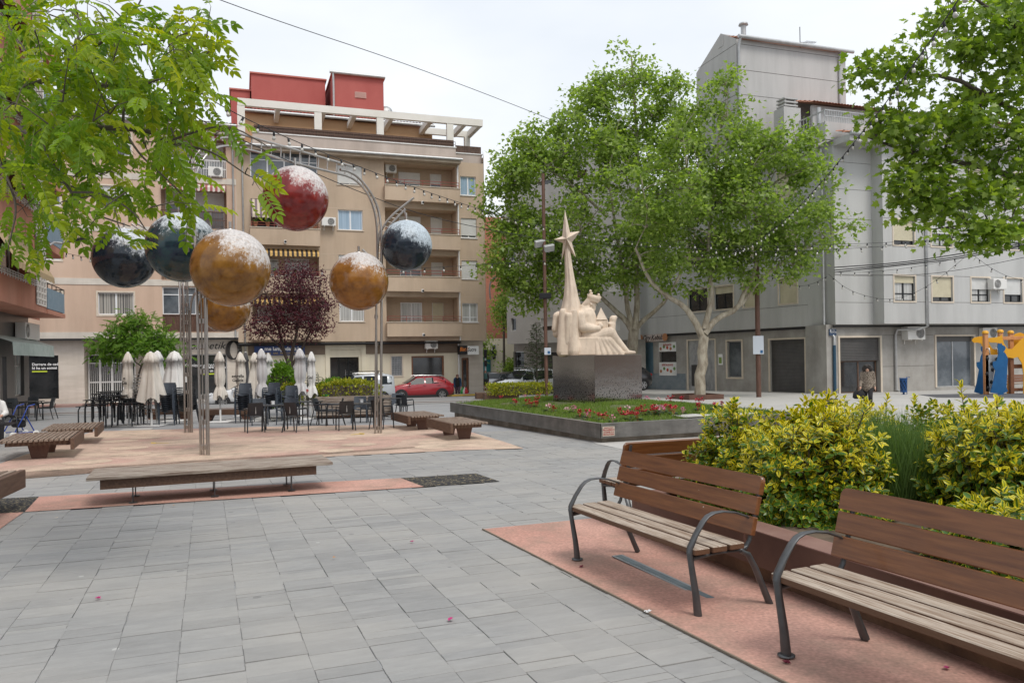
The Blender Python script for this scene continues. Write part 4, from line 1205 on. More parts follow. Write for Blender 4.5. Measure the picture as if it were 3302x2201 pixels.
# ---- grey corner building on the right
q=P(2853,1100,43.0)
FG=Fac((q.x,q.y),(.946,.326))
q2=P(2607,1100,44.6)
FL_=Fac((q2.x,q2.y),(.5,-.866))
gb=thing('apartment_building','grey granite corner block with roller shutters and a roof tower','apartment building',(q.x,q.y,0),FG.rz)
def loc(p):
 v=Vector(p)-FG.o
 return(v.dot(FG.d),-v.dot(FG.n),p[2])
zS=FG.px(3000,1043)[1];zT=FG.px(2930,478)[1]
zgd=gz(20,43)
rw=[(2884,890,2951,970),(3008,892,3070,972),(3130,895,3191,974),(3236,898,3296,976),(2882,733,2947,790),(3000,735,3068,797),(3128,738,3188,803),(3233,741,3293,806),(2877,528,2944,613),(3001,540,3068,618),(3130,560,3185,636),(3236,568,3290,642)]
rr=[FG.rect(*q)for q in rw]
for i in range(4):
 a0=(rr[i][0]+rr[i+4][0]+rr[i+8][0])/3;a1=(rr[i][1]+rr[i+4][1]+rr[i+8][1])/3
 h0=rr[i][3]-rr[i][2]
 f_=(rr[8][3]-rr[0][3])/2
 for k in range(3):
  rr[i+4*k]=(a0,a1,rr[0][2]+k*f_,rr[0][3]+k*f_)
sEnd=FG.px(3420,900)[0]
W=MB();wallgrid(W,0,sEnd,zS,zT,rr,0,.18)
sA0,sA1=FG.px(2692,900,-.8)[0],FG.px(2822,900,-.8)[0]
W.quad((0,0,zS),(0,.8,zS),(0,.8,zT),(0,0,zT))
W.quad((sA0,.8,zS),(0,.8,zS),(0,.8,zT),(sA0,.8,zT))
sN0=FG.px(2655,900,-1.6)[0]
W.quad((sA0,.8,zS),(sA0,1.6,zS),(sA0,1.6,zT),(sA0,.8,zT))
W.quad((sN0,1.6,zS),(sA0,1.6,zS),(sA0,1.6,zT),(sN0,1.6,zT))
c0=loc((FL_.o.x,FL_.o.y,0))
W.quad((c0[0],c0[1],zS),(sN0,1.6,zS),(sN0,1.6,zT),(c0[0],c0[1],zT))
W.add([(sEnd,0,zS),(0,0,zS),(0,.8,zS),(sA0,.8,zS),(sA0,1.6,zS),(sN0,1.6,zS),(c0[0],c0[1],zS),(c0[0]+2,14,zS),(sEnd,14,zS)],[tuple(range(9))])
W.build('wall',m_grey,gb)
for i,q in enumerate(rr):
 st=[dict(sh=.25,shmat='shutter_c',pane='pane_curtain'),dict(sh=.8,shmat='shutter_c',pane='pane_dark'),dict(sh=.45,pane='pane_curtain'),dict(sh=.65,pane='pane_dark')][(i+i//4)%4]
 window(gb,q,.16,2,'black_metal',trim='trim_cream',mid=.3,bar=.06,**st)
J=MB()
for k in range(-1,6):
 for dz in(0,1.5):
  z=rr[0][2]-.05+k*f_/1+dz
  if zS+.2<z<zT-.2:
   J.box(.0,sEnd,-.003,.003,z-.012,z+.012);J.box(sA0,-.01,.797,.803,z-.012,z+.012)
J.build('joint_line',m_groove,gb)['kind']='stuff'
def lf(b):
 b.M=Matrix.Translation((c0[0],c0[1],0))@Matrix.Rotation(FL_.rz-FG.rz,4,'Z')
 return b
lw=[(2512,897,2570,977),(2397,910,2445,988),(2304,924,2364,1000),(2220,930,2282,1004)]
lr=[FL_.rect(*q)for q in lw]
lr=[(q[0],q[1],lr[0][2],lr[0][3])for q in lr]
lall=[(q[0],q[1],q[2]+k*f_,q[3]+k*f_)for k in range(3)for q in lr]
sLend=FL_.px(2062,1000)[0]
W=lf(MB());wallgrid(W,sLend,0,zS,zT,lall,0,.18);W.quad((sLend,0,zS),(0,0,zS),(0,6,zS),(sLend,6,zS));W.build('wall',m_grey,gb)
lfm=Matrix.Translation((c0[0],c0[1],0))@Matrix.Rotation(FL_.rz-FG.rz,4,'Z')
def on_left(o):
 o.matrix_local=lfm;return o
for i,q in enumerate(lall):
 st=[dict(sh=1,shmat='shutter_c'),dict(sh=1,shmat='shutter_c'),dict(pane='pane_dark',sh=.3,shmat='shutter_c'),dict(pane='pane_dark')][i%4]
 on_left(window(gb,q,.16,2,'black_metal',trim='trim_cream',**st))
J=lf(MB())
for k in range(0,4):
 z=rr[0][2]-.05+k*f_;J.box(sLend,0,-.003,.003,z-.012,z+.012)
J.build('joint_line',m_groove,gb)['kind']='stuff'
O_=-1.1
gh=[FG.rect(2708,1088,2838,1270,O_),FG.rect(3019,1084,3140,1246,O_)]
gh[0]=(gh[0][0],gh[0][1],zgd-.1,gh[0][3])
W=MB();wallgrid(W,sN0-.3,sEnd,zgd-.5,zS,[(*gh[0],.3),(*gh[1],.25)],1.1,.3)
W.quad((sN0-.3,1.1,zgd-.5),(c0[0],c0[1]+.25,zgd-.5),(c0[0],c0[1]+.25,zS),(sN0-.3,1.1,zS))
W.build('ground_floor_wall',m_greylow,gb)
b=MB();b.box(gh[0][0],gh[0][1],1.38,1.4,zgd-.1,gh[0][3]);b.build('dark_interior',MT['dark'],gb)
z_=FG.px(2770,1163,O_)[1]
b=MB();shutter_mesh(b,gh[0][0],gh[0][1],z_,gh[0][3],1.2,.085);b.build('roller_shutter',MT['shutter_g'],gb)
t_=.12
for q in gh:
 b=MB();b.box(q[0]-t_,q[1]+t_,1.05,1.097,q[3]+.002,q[3]+.1);b.box(q[0]-t_,q[0]-.002,1.05,1.097,q[2],q[3]);b.box(q[1]+.002,q[1]+t_,1.05,1.097,q[2],q[3]);b.build('stone_trim',MT['trim_cream'],gb)
o=window(gb,(gh[0][0]+.2,gh[0][1]-.1,zgd,z_),1.36,2,'wood_dark','pane_dark',name='shop_door')
o=window(gb,gh[1],1.33,2,'zinc','pane',name='shop_window',bar=.05)
b=MB();b.box(gh[1][0],gh[1][1],1.25,1.27,gh[1][3]-.3,gh[1][3]);b.build('shutter_box',MT['shutter_g'],gb)
b=MB();gutter(b,(sN0,.9,zS-.1),(sEnd,.9,zS-.1),.05);b.build('cable_or_shade_run',MT['cable'],gb)
b=MB();zj=FG.px(2900,1180,O_)[1]
b.box(gh[0][1]+.2,gh[1][0]-.2,1.096,1.1,zj-.012,zj+.012);zj=FG.px(2900,1080,O_)[1];b.box(gh[0][1]+.2,gh[1][0]-.2,1.096,1.1,zj-.012,zj+.012);b.build('joint_line',m_groove,gb)['kind']='stuff'
b=MB();x_=FG.px(2990,900,.1)[0]
b.tube([(x_,-.08,zT),(x_,-.08,zS-.15),(x_-.3,.2,zS-.3),(x_-1.2,.9,zS-.3),(x_-1.25,1.0,zS-.6),(x_-1.25,1.0,zgd+.1),(x_-1.0,1.0,zgd+.02)],.075,8);b.build('downpipe',MT['zinc'],gb)
b=MB();b.tube([(sN0-.1,1.5,zT),(sN0-.1,1.5,zS-.2),(sN0+.15,1.2,zS-.5),(sN0+.15,1.0,zS-.7),(sN0+.15,1.0,zgd+2.7)],.08,8);b.build('downpipe',MT['zinc'],gb)
b=MB();b.tube([(sN0+.15,1.0,zgd+2.7),(sN0+.15,1.0,zgd)],.085,8);b.build('downpipe',M_('blue_painted_pipe',(.02,.07,.12),.5),gb)
pl=FG.rect(2678,1063,2698,1081,-.95)
b=MB();b.box(pl[0],pl[1]+.05,1.03,1.09,pl[2],pl[3]+.05);pq=b.build('street_plaque',M_('blue_plaque',(.03,.06,.12),.4),gb)
text('lettering','PLACA\nDELS\nJOGUETERS',.1,MT['print_white'],pq,Matrix.Translation(((pl[0]+pl[1])/2+.08,1.027,(pl[2]+pl[3])/2+.12))@UPRIGHT,'CENTER',0,.002,0,.8)
text('lettering','8',.22,MT['print_white'],pq,Matrix.Translation((pl[0]+.03,1.027,pl[3]-.06))@UPRIGHT,'LEFT',0,.002)
ac_unit(FG,FG.rect(2932,1052,2988,1094,-.5),-1.1+.02,'large air conditioner over the grey pipe beside the empty shop window',0,1,.5)
ac_unit(FG,FG.rect(3170,1056,3216,1092,-.8),-1.1+.02,'dull air conditioner in shade above the camel play panel',0,1,.3)
ac_unit(FG,FG.rect(3203,898,3246,932,.4),.02,'white air conditioner between two first floor windows at far right',0,-1,.4)
O2=-.25
def lrct(u0,v0,u1,v1):return FL_.rect(u0,v0,u1,v1,O2)
H_=[lrct(2484,1094,2596,1258),lrct(2346,1099,2392,1216),lrct(2220,1097,2306,1252),lrct(2127,1103,2181,1210),lrct(2064,1104,2107,1240)]
zgl2=zgd-.12
for i in(0,2,4):H_[i]=(H_[i][0],H_[i][1],zgl2+(.1 if i==0 else 0),H_[i][3])
W=lf(MB());wallgrid(W,sLend,0,zgl2-.5,zS,[(*h,.22)for h in H_],.25,.22);W.build('ground_floor_wall',m_greylow,gb)
b=lf(MB());shutter_mesh(b,H_[0][0],H_[0][1],H_[0][2],H_[0][3],.38,.085);b.build('roller_shutter',MT['shutter_g'],gb)
b=lf(MB());shutter_mesh(b,H_[4][0],H_[4][1],H_[4][2],H_[4][3],.36,.085);b.build('roller_shutter',MT['shutter_b'],gb)
for q in(H_[0],H_[1],H_[2]):
 b=lf(MB());b.box(q[0]-t_,q[1]+t_,.2,.247,q[3]+.002,q[3]+.1);b.box(q[0]-t_,q[0]-.002,.2,.247,q[2],q[3]);b.box(q[1]+.002,q[1]+t_,.2,.247,q[2],q[3])
 if q is H_[1]:b.box(q[0]-t_,q[1]+t_,.2,.247,q[2]-.1,q[2]-.002)
 b.build('stone_trim',MT['trim_cream'],gb)
o=window(gb,H_[1],.42,1,'alu','pane',name='shop_window');on_left(o)
q=H_[2]
b=lf(MB());b.box(q[0],q[0]+(q[1]-q[0])*.62,.3,.42,q[2],q[3]);b.box(q[1]-.45,q[1],.3,.42,q[2],q[3]);b.box(q[0]+(q[1]-q[0])*.62,q[1]-.452,.38,.44,q[2],q[3]);b.build('doorway_cladding',m_marble,gb)
b=lf(MB());b.box(q[0]+.25,q[0]+1.05,.28,.3,q[2]+.3,q[2]+1.75);b.build('meter_door',M_('dark_meter_panel',(.04,.04,.04),.3),gb)
q=H_[3];hh=q[3]-q[2]
o=window(gb,q,.42,1,'alu','pane_dark',name='serving_hatch');on_left(o)
dot_m=[M_('food_print_brown',(.4,.17,.07),.6),M_('food_print_green',(.12,.25,.06),.6),M_('food_print_red',(.5,.07,.04),.6)]
for z0_,z1_,tx in((q[3]-hh*.28,q[3],'ENTRANTES'),(q[2],q[2]+hh*.4,'ESPECIALIDADES')):
 b=lf(MB());b.box(q[0]-.02,q[1]+.02,.21,.245,z0_,z1_)
 po=b.build('menu_board',MT['white_paint'],gb)
 tt=text('lettering',tx,.2,MT['print_red'],po,lfm@Matrix.Translation(((q[0]+q[1])/2,.205,z1_-.2))@UPRIGHT,'CENTER',0,.002,.006,.8)
 for i in range(5):
  b=lf(MB());x=q[0]+(q[1]-q[0])*(i+.5)/5;z=z0_+(z1_-z0_)*(.42+.1*((i*2)%3-1))
  b.lathe([(0,0),(.12,0),(.12,.004),(0,.004)],10,0,(x,.207,z),False,Matrix.Rotation(math.pi/2,3,'X'));b.build('dish_picture',dot_m[i%3],po)
ks=lrct(2077,1077,2150,1100)
b=lf(MB());b.box(ks[0],ks[1],-.0,.24,ks[2],ks[3]);sg=b.build('shop_sign',M_('kebab_sign',(.55,.5,.47),.5,0,(.4,.3,.26),3),gb)
text('lettering','Ory Kebab',.5,MT['print_black'],sg,lfm@Matrix.Translation(((ks[0]+ks[1])/2,-.004,(ks[2]+ks[3])/2))@UPRIGHT,'CENTER',.3,.003,.006)
for s_ in(-1,1):
 b=lf(MB());b.lathe([(0,0),(.28,0),(.28,.01),(0,.01)],12,0,((ks[0]+ks[1])/2+s_*1.35,-.004,(ks[2]+ks[3])/2),False,Matrix.Rotation(math.pi/2,3,'X'));b.build('dish_picture',dot_m[0],sg)
bp_=lrct(2318,1141,2331,1176)
b=lf(MB());b.box(bp_[0],bp_[1],.2,.247,bp_[2],bp_[3]);nb_=b.build('notice_case',MT['white_paint'],gb)
b=lf(MB());b.box(bp_[0]+.06,bp_[1]-.06,.19,.2,bp_[2]+.1,bp_[2]+.5);b.build('poster',M_('green_poster',(.2,.3,.06),.5),nb_)
b=lf(MB());b.box(FL_.px(2230,1140,O2)[0]-5.2,FL_.px(2210,1140,O2)[0],.236,.243,zgl2,zgl2+1.15);b.build('painted_dado',M_('blue_grey_dado',(.16,.2,.23),.8,0,(.24,.27,.29),2),gb)
b=lf(MB());gutter(b,(sLend,.1,zS-.1),(0,.1,zS-.1),.06);b.build('cable_or_shade_run',MT['cable'],gb)
b=MB();b.add([(sEnd,.3,zT+.2),(sN0,1.7,zT+.2),(c0[0],c0[1]+.2,zT+.2),*[tuple(lfm_@Vector((sLend,.2,zT+.2)))for lfm_ in(lfm,)],(c0[0]+6,24,zT+.2),(sEnd,24,zT+.2)],[tuple(range(6))]);b.build('flat_roof',MT['concrete_lt'],gb)
b=MB();x0=c0[0]+.3
b.box(x0,sEnd,-.45,2.2,zT+.002,zT+.35);b.build('cornice',m_towergrey,gb)
b=lf(MB());b.box(sLend,.6,-.45,1,zT+.004,zT+.349);b.build('cornice',m_towergrey,gb)
b=MB();gutter(b,(x0,-.52,zT+.38),(sEnd,-.52,zT+.38),.1);b.build('gutter',MT['zinc'],gb)
roof_tiles(gb,x0,sEnd,-.45,zT+.4,.6,zT+.75)
zw=FG.px(2900,428,-.8)[1];zw1=FG.px(2760,407,-.8)[1]
tx0=FG.px(2662,430,-.8)[0]
b=MB();b.box(tx0,sEnd,.8,1.0,zT+.35,zw1+.1);b.box(tx0,tx0+.2,1.001,7,zT+.35,zw1+.1);b.build('terrace_wall',m_towergrey,gb)
railing(gb,tx0,sEnd,zw1+.1,zw1+.75,.85,'zinc',int((sEnd-tx0)/.16),2,r=.025)
b=MB()
for i in range(24):
 y=.9+i*.25;b.box(tx0+.08,tx0+.1,y,y+.02,zw1+.1,zw1+.75)
b.box(tx0+.06,tx0+.12,.9,7,zw1+.72,zw1+.78);b.build('railing',MT['zinc'],gb)
OT=-5.0
t0,t1=FG.px(2376,250,OT)[0],FG.px(2727,250,OT)[0]
zt0,zt1=FG.px(2376,122,OT)[1],FG.px(2725,178,OT)[1]
ztt=(zt0+zt1)/2
dep=4.0
for dep in np.arange(1,14,.1):
 p=FG.pt(t0,OT-dep,10);u_=PCX+FOC*(p.x*cR-(10-EYE)*sR)/p.y
 if u_<2256:break
y0=-OT
b=MB()
rid=ztt+dep*.16
b.box(t0,t1,y0,y0+.02,zT+.5,ztt)
prof=[(y0,zT+.5),(y0+dep,zT+.5),(y0+dep,ztt-dep*.12),(y0+dep*.36,rid+.25),(y0,ztt)]
b.add([(t0,a,z)for a,z in prof],[(0,1,2,3,4)]);b.add([(t1,a,z)for a,z in prof],[(0,1,2,3,4)])
b.box(t0-.02,t0+2.6,y0+dep*.3,y0+dep*.42,ztt+.1,rid+.1)
tw=b.build('tower',m_towergrey,gb)
roof_tiles(gb,t0+.2,t1+.1,y0-.2,ztt+.05,y0+dep*.36,rid,'tower_roof')
b=MB();gutter(b,(t0-.05,y0-.3,ztt+.05),(t1+.35,y0-.3,ztt+.05),.11)
for x_ in(t0+.1,t1-.55):b.tube([(x_,y0-.28,ztt),(x_,y0-.1,ztt-.5),(x_,y0-.1,zT+2.0)],.075,8)
b.build('gutter',MT['zinc'],tw)
b=MB()
for v in(142,224,304):
 z=FG.px(2384,v,OT)[1];b.box(t0+.2,t1,y0-.004,y0,z-.015,z+.015);b.box(t0-.004,t0,y0,y0+dep*.95,z-.015,z+.015)
b.build('joint_line',m_groove,tw)['kind']='stuff'
b=MB();xk=FG.px(2447,100,OT)[0];zk=rid+.2;b.tube([(xk,y0+1.5,zk-.4),(xk,y0+1.5,zk+.75)],.16,10);b.lathe([(0,0),(.3,0),(.26,.12),(0,.22)],12,0,(xk,y0+1.5,zk+.72));b.build('flue',MT['zinc'],tw)
b=MB();xk=FG.px(2597,80,OT)[0];zk=FG.px(2597,145,OT)[1];b.tube([(xk,y0+.5,zk-.6),(xk,y0+.5,zk+1.3)],.025,5);b.tube([(xk,y0+.5,zk+.35),(xk+1.1,y0+.4,zk+.45)],.015,5)
for k in range(9):b.tube([(xk+.3+k*.09,y0+.2,zk+.38),(xk+.3+k*.09,y0+.7,zk+.38)],.008,4)
b.build('aerial',MT['black_metal'],tw)
b=MB();b.box(t1+.003,sEnd+4,y0+1.0,y0+5,zT+.5,FG.px(2760,330,OT)[1]);b.box(tx0+1.2,sEnd,3.2,3.4,zT+.5,FG.px(2740,352,-3.2)[1]);b.build('attic_wall',m_towergrey,gb)
roof_tiles(gb,tx0+.9,sEnd,2.8,FG.px(2740,352,-3.2)[1],5.5,FG.px(2740,330,-3.2)[1]+.5,'attic_roof')
ch=FG.rect(2528,346,2582,400,-3)
b=MB();b.box(ch[0],ch[1],3,3.9,zT+.4,ch[3]);
for k in range(3):b.box(ch[0]+.12,ch[1]-.12,3.08,3.82,ch[3]+.1+.2*k,ch[3]+.18+.2*k)
for x_ in(ch[0]+.2,ch[1]-.3):b.box(x_,x_+.1,3.15,3.7,ch[3]+.001,ch[3]+.5)
b.build('chimney',m_towergrey,gb)
b=MB();x_=FG.px(2640,380,-2.5)[0];z_=FG.px(2640,348,-2.5)[1];b.tube([(x_,2.5,z_-2),(x_,2.5,z_)],.12,8);b.build('flue',MT['zinc'],gb)
# ---- paler block behind the plane trees
q=P(2066,1100,56.5);q1=P(1634,1100,66)
FP=Fac((q.x,q.y),(q.x-q1.x,q.y-q1.y))
pb=thing('apartment_building','pale grey block seen behind the plane trees','apartment building',(q.x,q.y,0),FP.rz)
s0=FP.px(1634,1000)[0];zp0=FP.px(1640,1109)[1];zpt=zp0+15
hs=[]
for k in range(5):
 for u0,u1 in((1648,1664),(1745,1785),(1860,1900),(1960,2000)):
  q=FP.rect(u0,1025,u1,1066);hs.append((q[0],q[1],q[2]+k*2.95,q[3]+k*2.95))
W=MB();wallgrid(W,s0,0,zp0,zpt,hs,0,.2);W.quad((s0,0,zp0),(s0,12,zp0),(s0,12,zpt),(s0,0,zpt));W.quad((s0,0,zp0),(0,0,zp0),(0,12,zp0),(s0,12,zp0));W.box(s0-.2,0,-.2,.0-.003,zpt,zpt+.4)
W.build('wall',M_('pale_grey_render',(.4,.39,.37),.9,0,(.46,.45,.43),.8,bump=.2,bsc=40),pb)
for i,q in enumerate(hs):window(pb,q,.18,1,'alu','pane_dark',sh=(0,.6,.3,1)[i%4])
zq=gz(0,60)
h=FP.rect(1656,1133,1690,1200,-.6);h=(h[0],h[1],zq,h[3]);h2=FP.rect(1740,1133,1800,1200,-.6);h2=(h2[0],h2[1],zq,h2[3])
W=MB();wallgrid(W,s0+.2,0,zq-.5,zp0,[h,h2],.6,.2);W.quad((s0+.2,.6,zq-.5),(s0+.2,12,zq-.5),(s0+.2,12,zp0),(s0+.2,.6,zp0));W.build('ground_floor_wall',m_greylow,pb)
for q in(h,h2):
 o=window(pb,q,.18,1,'alu','pane_dark',name='shop_window');o.location.y=.6
# ---- brick building and things closing the side street
q=P(1640,1000,76)
FR=Fac((q.x,q.y),(1,.05))
bb_=thing('apartment_building','red brick block with cream ground floor at the end of the side street','apartment building',(q.x,q.y,0),FR.rz)
r0=FR.px(1556,900)[0];zb0=FR.px(1600,1090)[1];zb1=FR.px(1590,700)[1]
W=MB();W.box(r0,6,0,8,zb0,zb1)
def brickwall():
 m,t,b,N,L=mat_base('red_brick_wall')
 tc=N('ShaderNodeTexCoord');sx=N('ShaderNodeSeparateXYZ');cx=N('ShaderNodeCombineXYZ');L(tc.outputs['Object'],sx.inputs[0]);L(sx.outputs['X'],cx.inputs['X']);L(sx.outputs['Z'],cx.inputs['Y'])
 br=N('ShaderNodeTexBrick');br.inputs['Scale'].default_value=1;br.inputs['Brick Width'].default_value=.28;br.inputs['Row Height'].default_value=.09;br.inputs['Mortar Size'].default_value=.008
 br.inputs['Color1'].default_value=(.36,.11,.06,1);br.inputs['Color2'].default_value=(.42,.14,.08,1);br.inputs['Mortar'].default_value=(.4,.28,.22,1)
 L(cx.outputs[0],br.inputs['Vector']);L(br.outputs[0],b.inputs['Base Color']);b.inputs['Roughness'].default_value=.9
 return m
W.build('wall',brickwall(),bb_)
W=MB();W.box(r0-3,6,.02,8,gz(0,76)-.5,zb0-.003);W.build('ground_floor_wall',m_cream,bb_)
q=FR.rect(1586,1110,1600,1160);window(bb_,q,.0,1,'white_pvc','pane_dark')
q=FR.rect(1540,1150,1582,1196);b=MB();shutter_mesh(b,q[0],q[1],q[2]-.8,q[3],-.03,.1);b.build('roller_shutter',M_('teal_shutter',(.02,.2,.22),.5),bb_)
b=MB();q=FR.rect(1540,1130,1600,1146);b.box(q[0],q[1],-.9,-.05,q[2],q[3]);b.build('canopy',MT['dark'],bb_)
# ---- benches, planters, slatted seats
def bench_meshes():
 D={}
 hw=.845
 pl=[]
 for i in range(3):
  b=MB();y0=-.055+i*.145
  b.cbox(-.9,.9,y0,y0+.122,.425+.002*i,.468+.002*i,.006);pl.append(b.mesh('seat_slat',MT['wood_grey_side']))
 D['seat_slat']=pl
 bk=[]
 TL=Matrix.Translation((0,.435,.47))@Matrix.Rotation(R_(-15),4,'X')
 for i in range(3):
  b=MB();b.M=TL;z0=.035+i*.142;z1=z0+.128
  if i<2:
   b.cbox(-.905,.905,-.04,.0,z0,z1,.006)
  else:
   r=.045;P2=[(-.905,z0),(.905,z0)]
   P2+=[(.905-r+r*math.cos(a),z1-r+r*math.sin(a))for a in np.linspace(0,math.pi/2,6)]
   P2+=[(-.905+r+r*math.cos(a),z1-r+r*math.sin(a))for a in np.linspace(math.pi/2,math.pi,6)]
   b.prism(P2,-.04,0)
  bk.append(b.mesh('back_slat',MT['wood_red']))
 D['back_slat']=bk
 m=MT['dark_frame']
 b=MB();b.tube([(0,.0,0),(0,-.015,.15),(0,-.05,.36),(0,-.06,.44)],[(.034,.026),(.03,.022),(.026,.018),(.028,.02)],10,flat=(1,0,0));b.lathe([(.05,0),(.05,.006),(.0,.006)],12,0,(0,0,0));D['leg_f']=b.mesh('leg',m)
 b=MB();b.tube([(0,-.06,.43),(0,-.055,.47),(0,-.01,.55),(0,.05,.63),(0,.09,.665),(0,.14,.683),(0,.22,.686),(0,.32,.67),(0,.42,.635),(0,.475,.6)],[(.028,.02),(.028,.018),(.028,.013),(.028,.011),(.027,.01),(.026,.009),(.024,.008),(.02,.008),(.016,.008),(.013,.008)],10,flat=(1,0,0));D['arm']=b.mesh('armrest',m)
 b=MB();b.tube([(0,.36,.405),(0,.43,.37),(0,.49,.27),(0,.55,.14),(0,.615,0)],[(.024,.016),(.026,.02),(.028,.02),(.03,.02),(.032,.022)],10,flat=(1,0,0));D['leg_r']=b.mesh('leg',m)
 b=MB();b.tube([(0,-.055,.395),(0,.15,.412),(0,.36,.408),(0,.42,.43)],[(.02,.02),(.02,.012),(.02,.013),(.02,.014)],8,flat=(1,0,0));D['bar']=b.mesh('seat_bar',m)
 b=MB();b.tube([(0,.4,.41),(0,.445,.47),(0,.5,.66),(0,.558,.885)],[(.02,.014),(.02,.01),(.02,.009),(.018,.006)],8,flat=(1,0,0));D['sup']=b.mesh('back_support',m)
 return D
m=M_('weathered_bench_seat',(.2,.13,.085),.7,0,(.45,.38,.31),2.6,(1.1,24,3),(.36,.58),bump=.35,bsc=8,bst=(2,70,10))
specks(m,(.1,.06,.04),9,.16,.6,(.3,3,1),.75)
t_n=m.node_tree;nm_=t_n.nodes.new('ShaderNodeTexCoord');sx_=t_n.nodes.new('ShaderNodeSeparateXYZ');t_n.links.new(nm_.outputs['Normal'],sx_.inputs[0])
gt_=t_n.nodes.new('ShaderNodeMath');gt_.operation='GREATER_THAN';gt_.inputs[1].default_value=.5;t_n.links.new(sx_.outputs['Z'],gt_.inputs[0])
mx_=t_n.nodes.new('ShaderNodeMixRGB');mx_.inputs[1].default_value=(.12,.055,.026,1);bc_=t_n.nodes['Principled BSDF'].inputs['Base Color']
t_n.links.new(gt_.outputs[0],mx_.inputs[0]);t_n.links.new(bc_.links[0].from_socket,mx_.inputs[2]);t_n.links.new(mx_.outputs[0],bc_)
MT['wood_grey_side']=m
BM=bench_meshes()
def bench(label,loc,rz):
 t=thing('park_bench',label,'bench',loc,rz,'wooden benches with backs')
 for q in BM['seat_slat']:link(q,'seat_slat',t)
 for q in BM['back_slat']:link(q,'back_slat',t)
 for x in(-.845,.845):
  for k in('leg_f','arm','leg_r','bar','sup'):link(BM[k],BM[k].name.split('.')[0],t,(x,0,0))
 return t
brz=math.atan2(-.916,.402)
def grd(x,y,dz=.008):return(x,y,gz(x,y)+dz)
bench('brown bench with grey worn seat, seen whole on the coral ground',grd(.88,5.975),brz)
bench('brown bench nearest the viewer, cut off by the frame, white splash on its top slat',grd(1.88,3.66),brz)
bench('brown bench seen from behind, half hidden by the shrub past the rusty planter',grd(1.0+.93*.845,8.42+.36*.845),R_(201))
pd=Vector((-.345,.939,0)).normalized();pa=Vector((.939,.345,0))
c_fl=Vector((1.175,7.75,0))
def pl_pt(a,t):return c_fl+pa*a-pd*t
pt_=thing('rusty_planter','long rusty steel planter behind the brown benches, full of yellow edged shrubs','planter',(0,0,0))
zt=.335
def slab(b,pts,z0,z1):
 n=len(pts);b.add([(p.x,p.y,z0)for p in pts]+[(p.x,p.y,z1)for p in pts],[tuple(range(n))[::-1],tuple(range(n,2*n))]+[(i,(i+1)%n,n+(i+1)%n,n+i)for i in range(n)])
b=MB();slab(b,[pl_pt(.1,.1),pl_pt(.1,9),pl_pt(.25,9),pl_pt(.25,.1)],-.3,zt-.2);slab(b,[pl_pt(.252,.1),pl_pt(5,.1),pl_pt(5,.25),pl_pt(.252,.25)],-.3,zt-.2);b.build('base',M_('rust_stained_base',(.09,.045,.028),.9,0,(.2,.11,.06),3,bump=.6,bsc=30),pt_)
b=MB();slab(b,[pl_pt(0,0),pl_pt(0,9),pl_pt(.02,9),pl_pt(.02,.02)],zt-.26,zt);slab(b,[pl_pt(.021,0),pl_pt(5,0),pl_pt(5,.02),pl_pt(.021,.02)],zt-.26,zt);b.build('side_panel',MT['corten'],pt_)
b=MB();slab(b,[pl_pt(-.004,-.004),pl_pt(-.004,9),pl_pt(.24,9),pl_pt(.24,.2)],zt+.001,zt+.009);slab(b,[pl_pt(-.004,-.004),pl_pt(.24,.2),pl_pt(5,.2),pl_pt(5,-.004)],zt+.0012,zt+.0088);b.build('rim',MT['corten_top'],pt_)
b=MB();slab(b,[pl_pt(.24,.2),pl_pt(.24,9),pl_pt(5,9),pl_pt(5,.2)],zt-.1,zt-.05);b.build('soil',MT['soil'],pt_)
b=MB();slab(b,[pl_pt(4.9,0),pl_pt(5.2,0),pl_pt(5.2,9),pl_pt(4.9,9)],-.4,zt-.02);b.build('rim',MT['corten'],pt_)
d0,d1=G(1990,1796),G(2300,1933)
dv=(d1-d0);dv.z=0;Ld=dv.length;dv.normalize()
t=thing('ground_light','narrow grey strip light set in the coral ground under the middle bench','ground light',grd((d0.x+d1.x)/2,(d0.y+d1.y)/2,.009),math.atan2(dv.y,dv.x))
b=MB();b.box(-Ld/2,Ld/2,-.055,.055,0,.004);b.build('frame',M_('zinc_frame',(.24,.27,.28),.5,.5,(.32,.34,.35),4),t)
b=MB();b.box(-Ld/2+.02,Ld/2-.02,-.03,.03,.005,.0065);b.build('glass',M_('blue_grey_glass',(.12,.17,.19),.15,0,(.2,.25,.27),6),t)
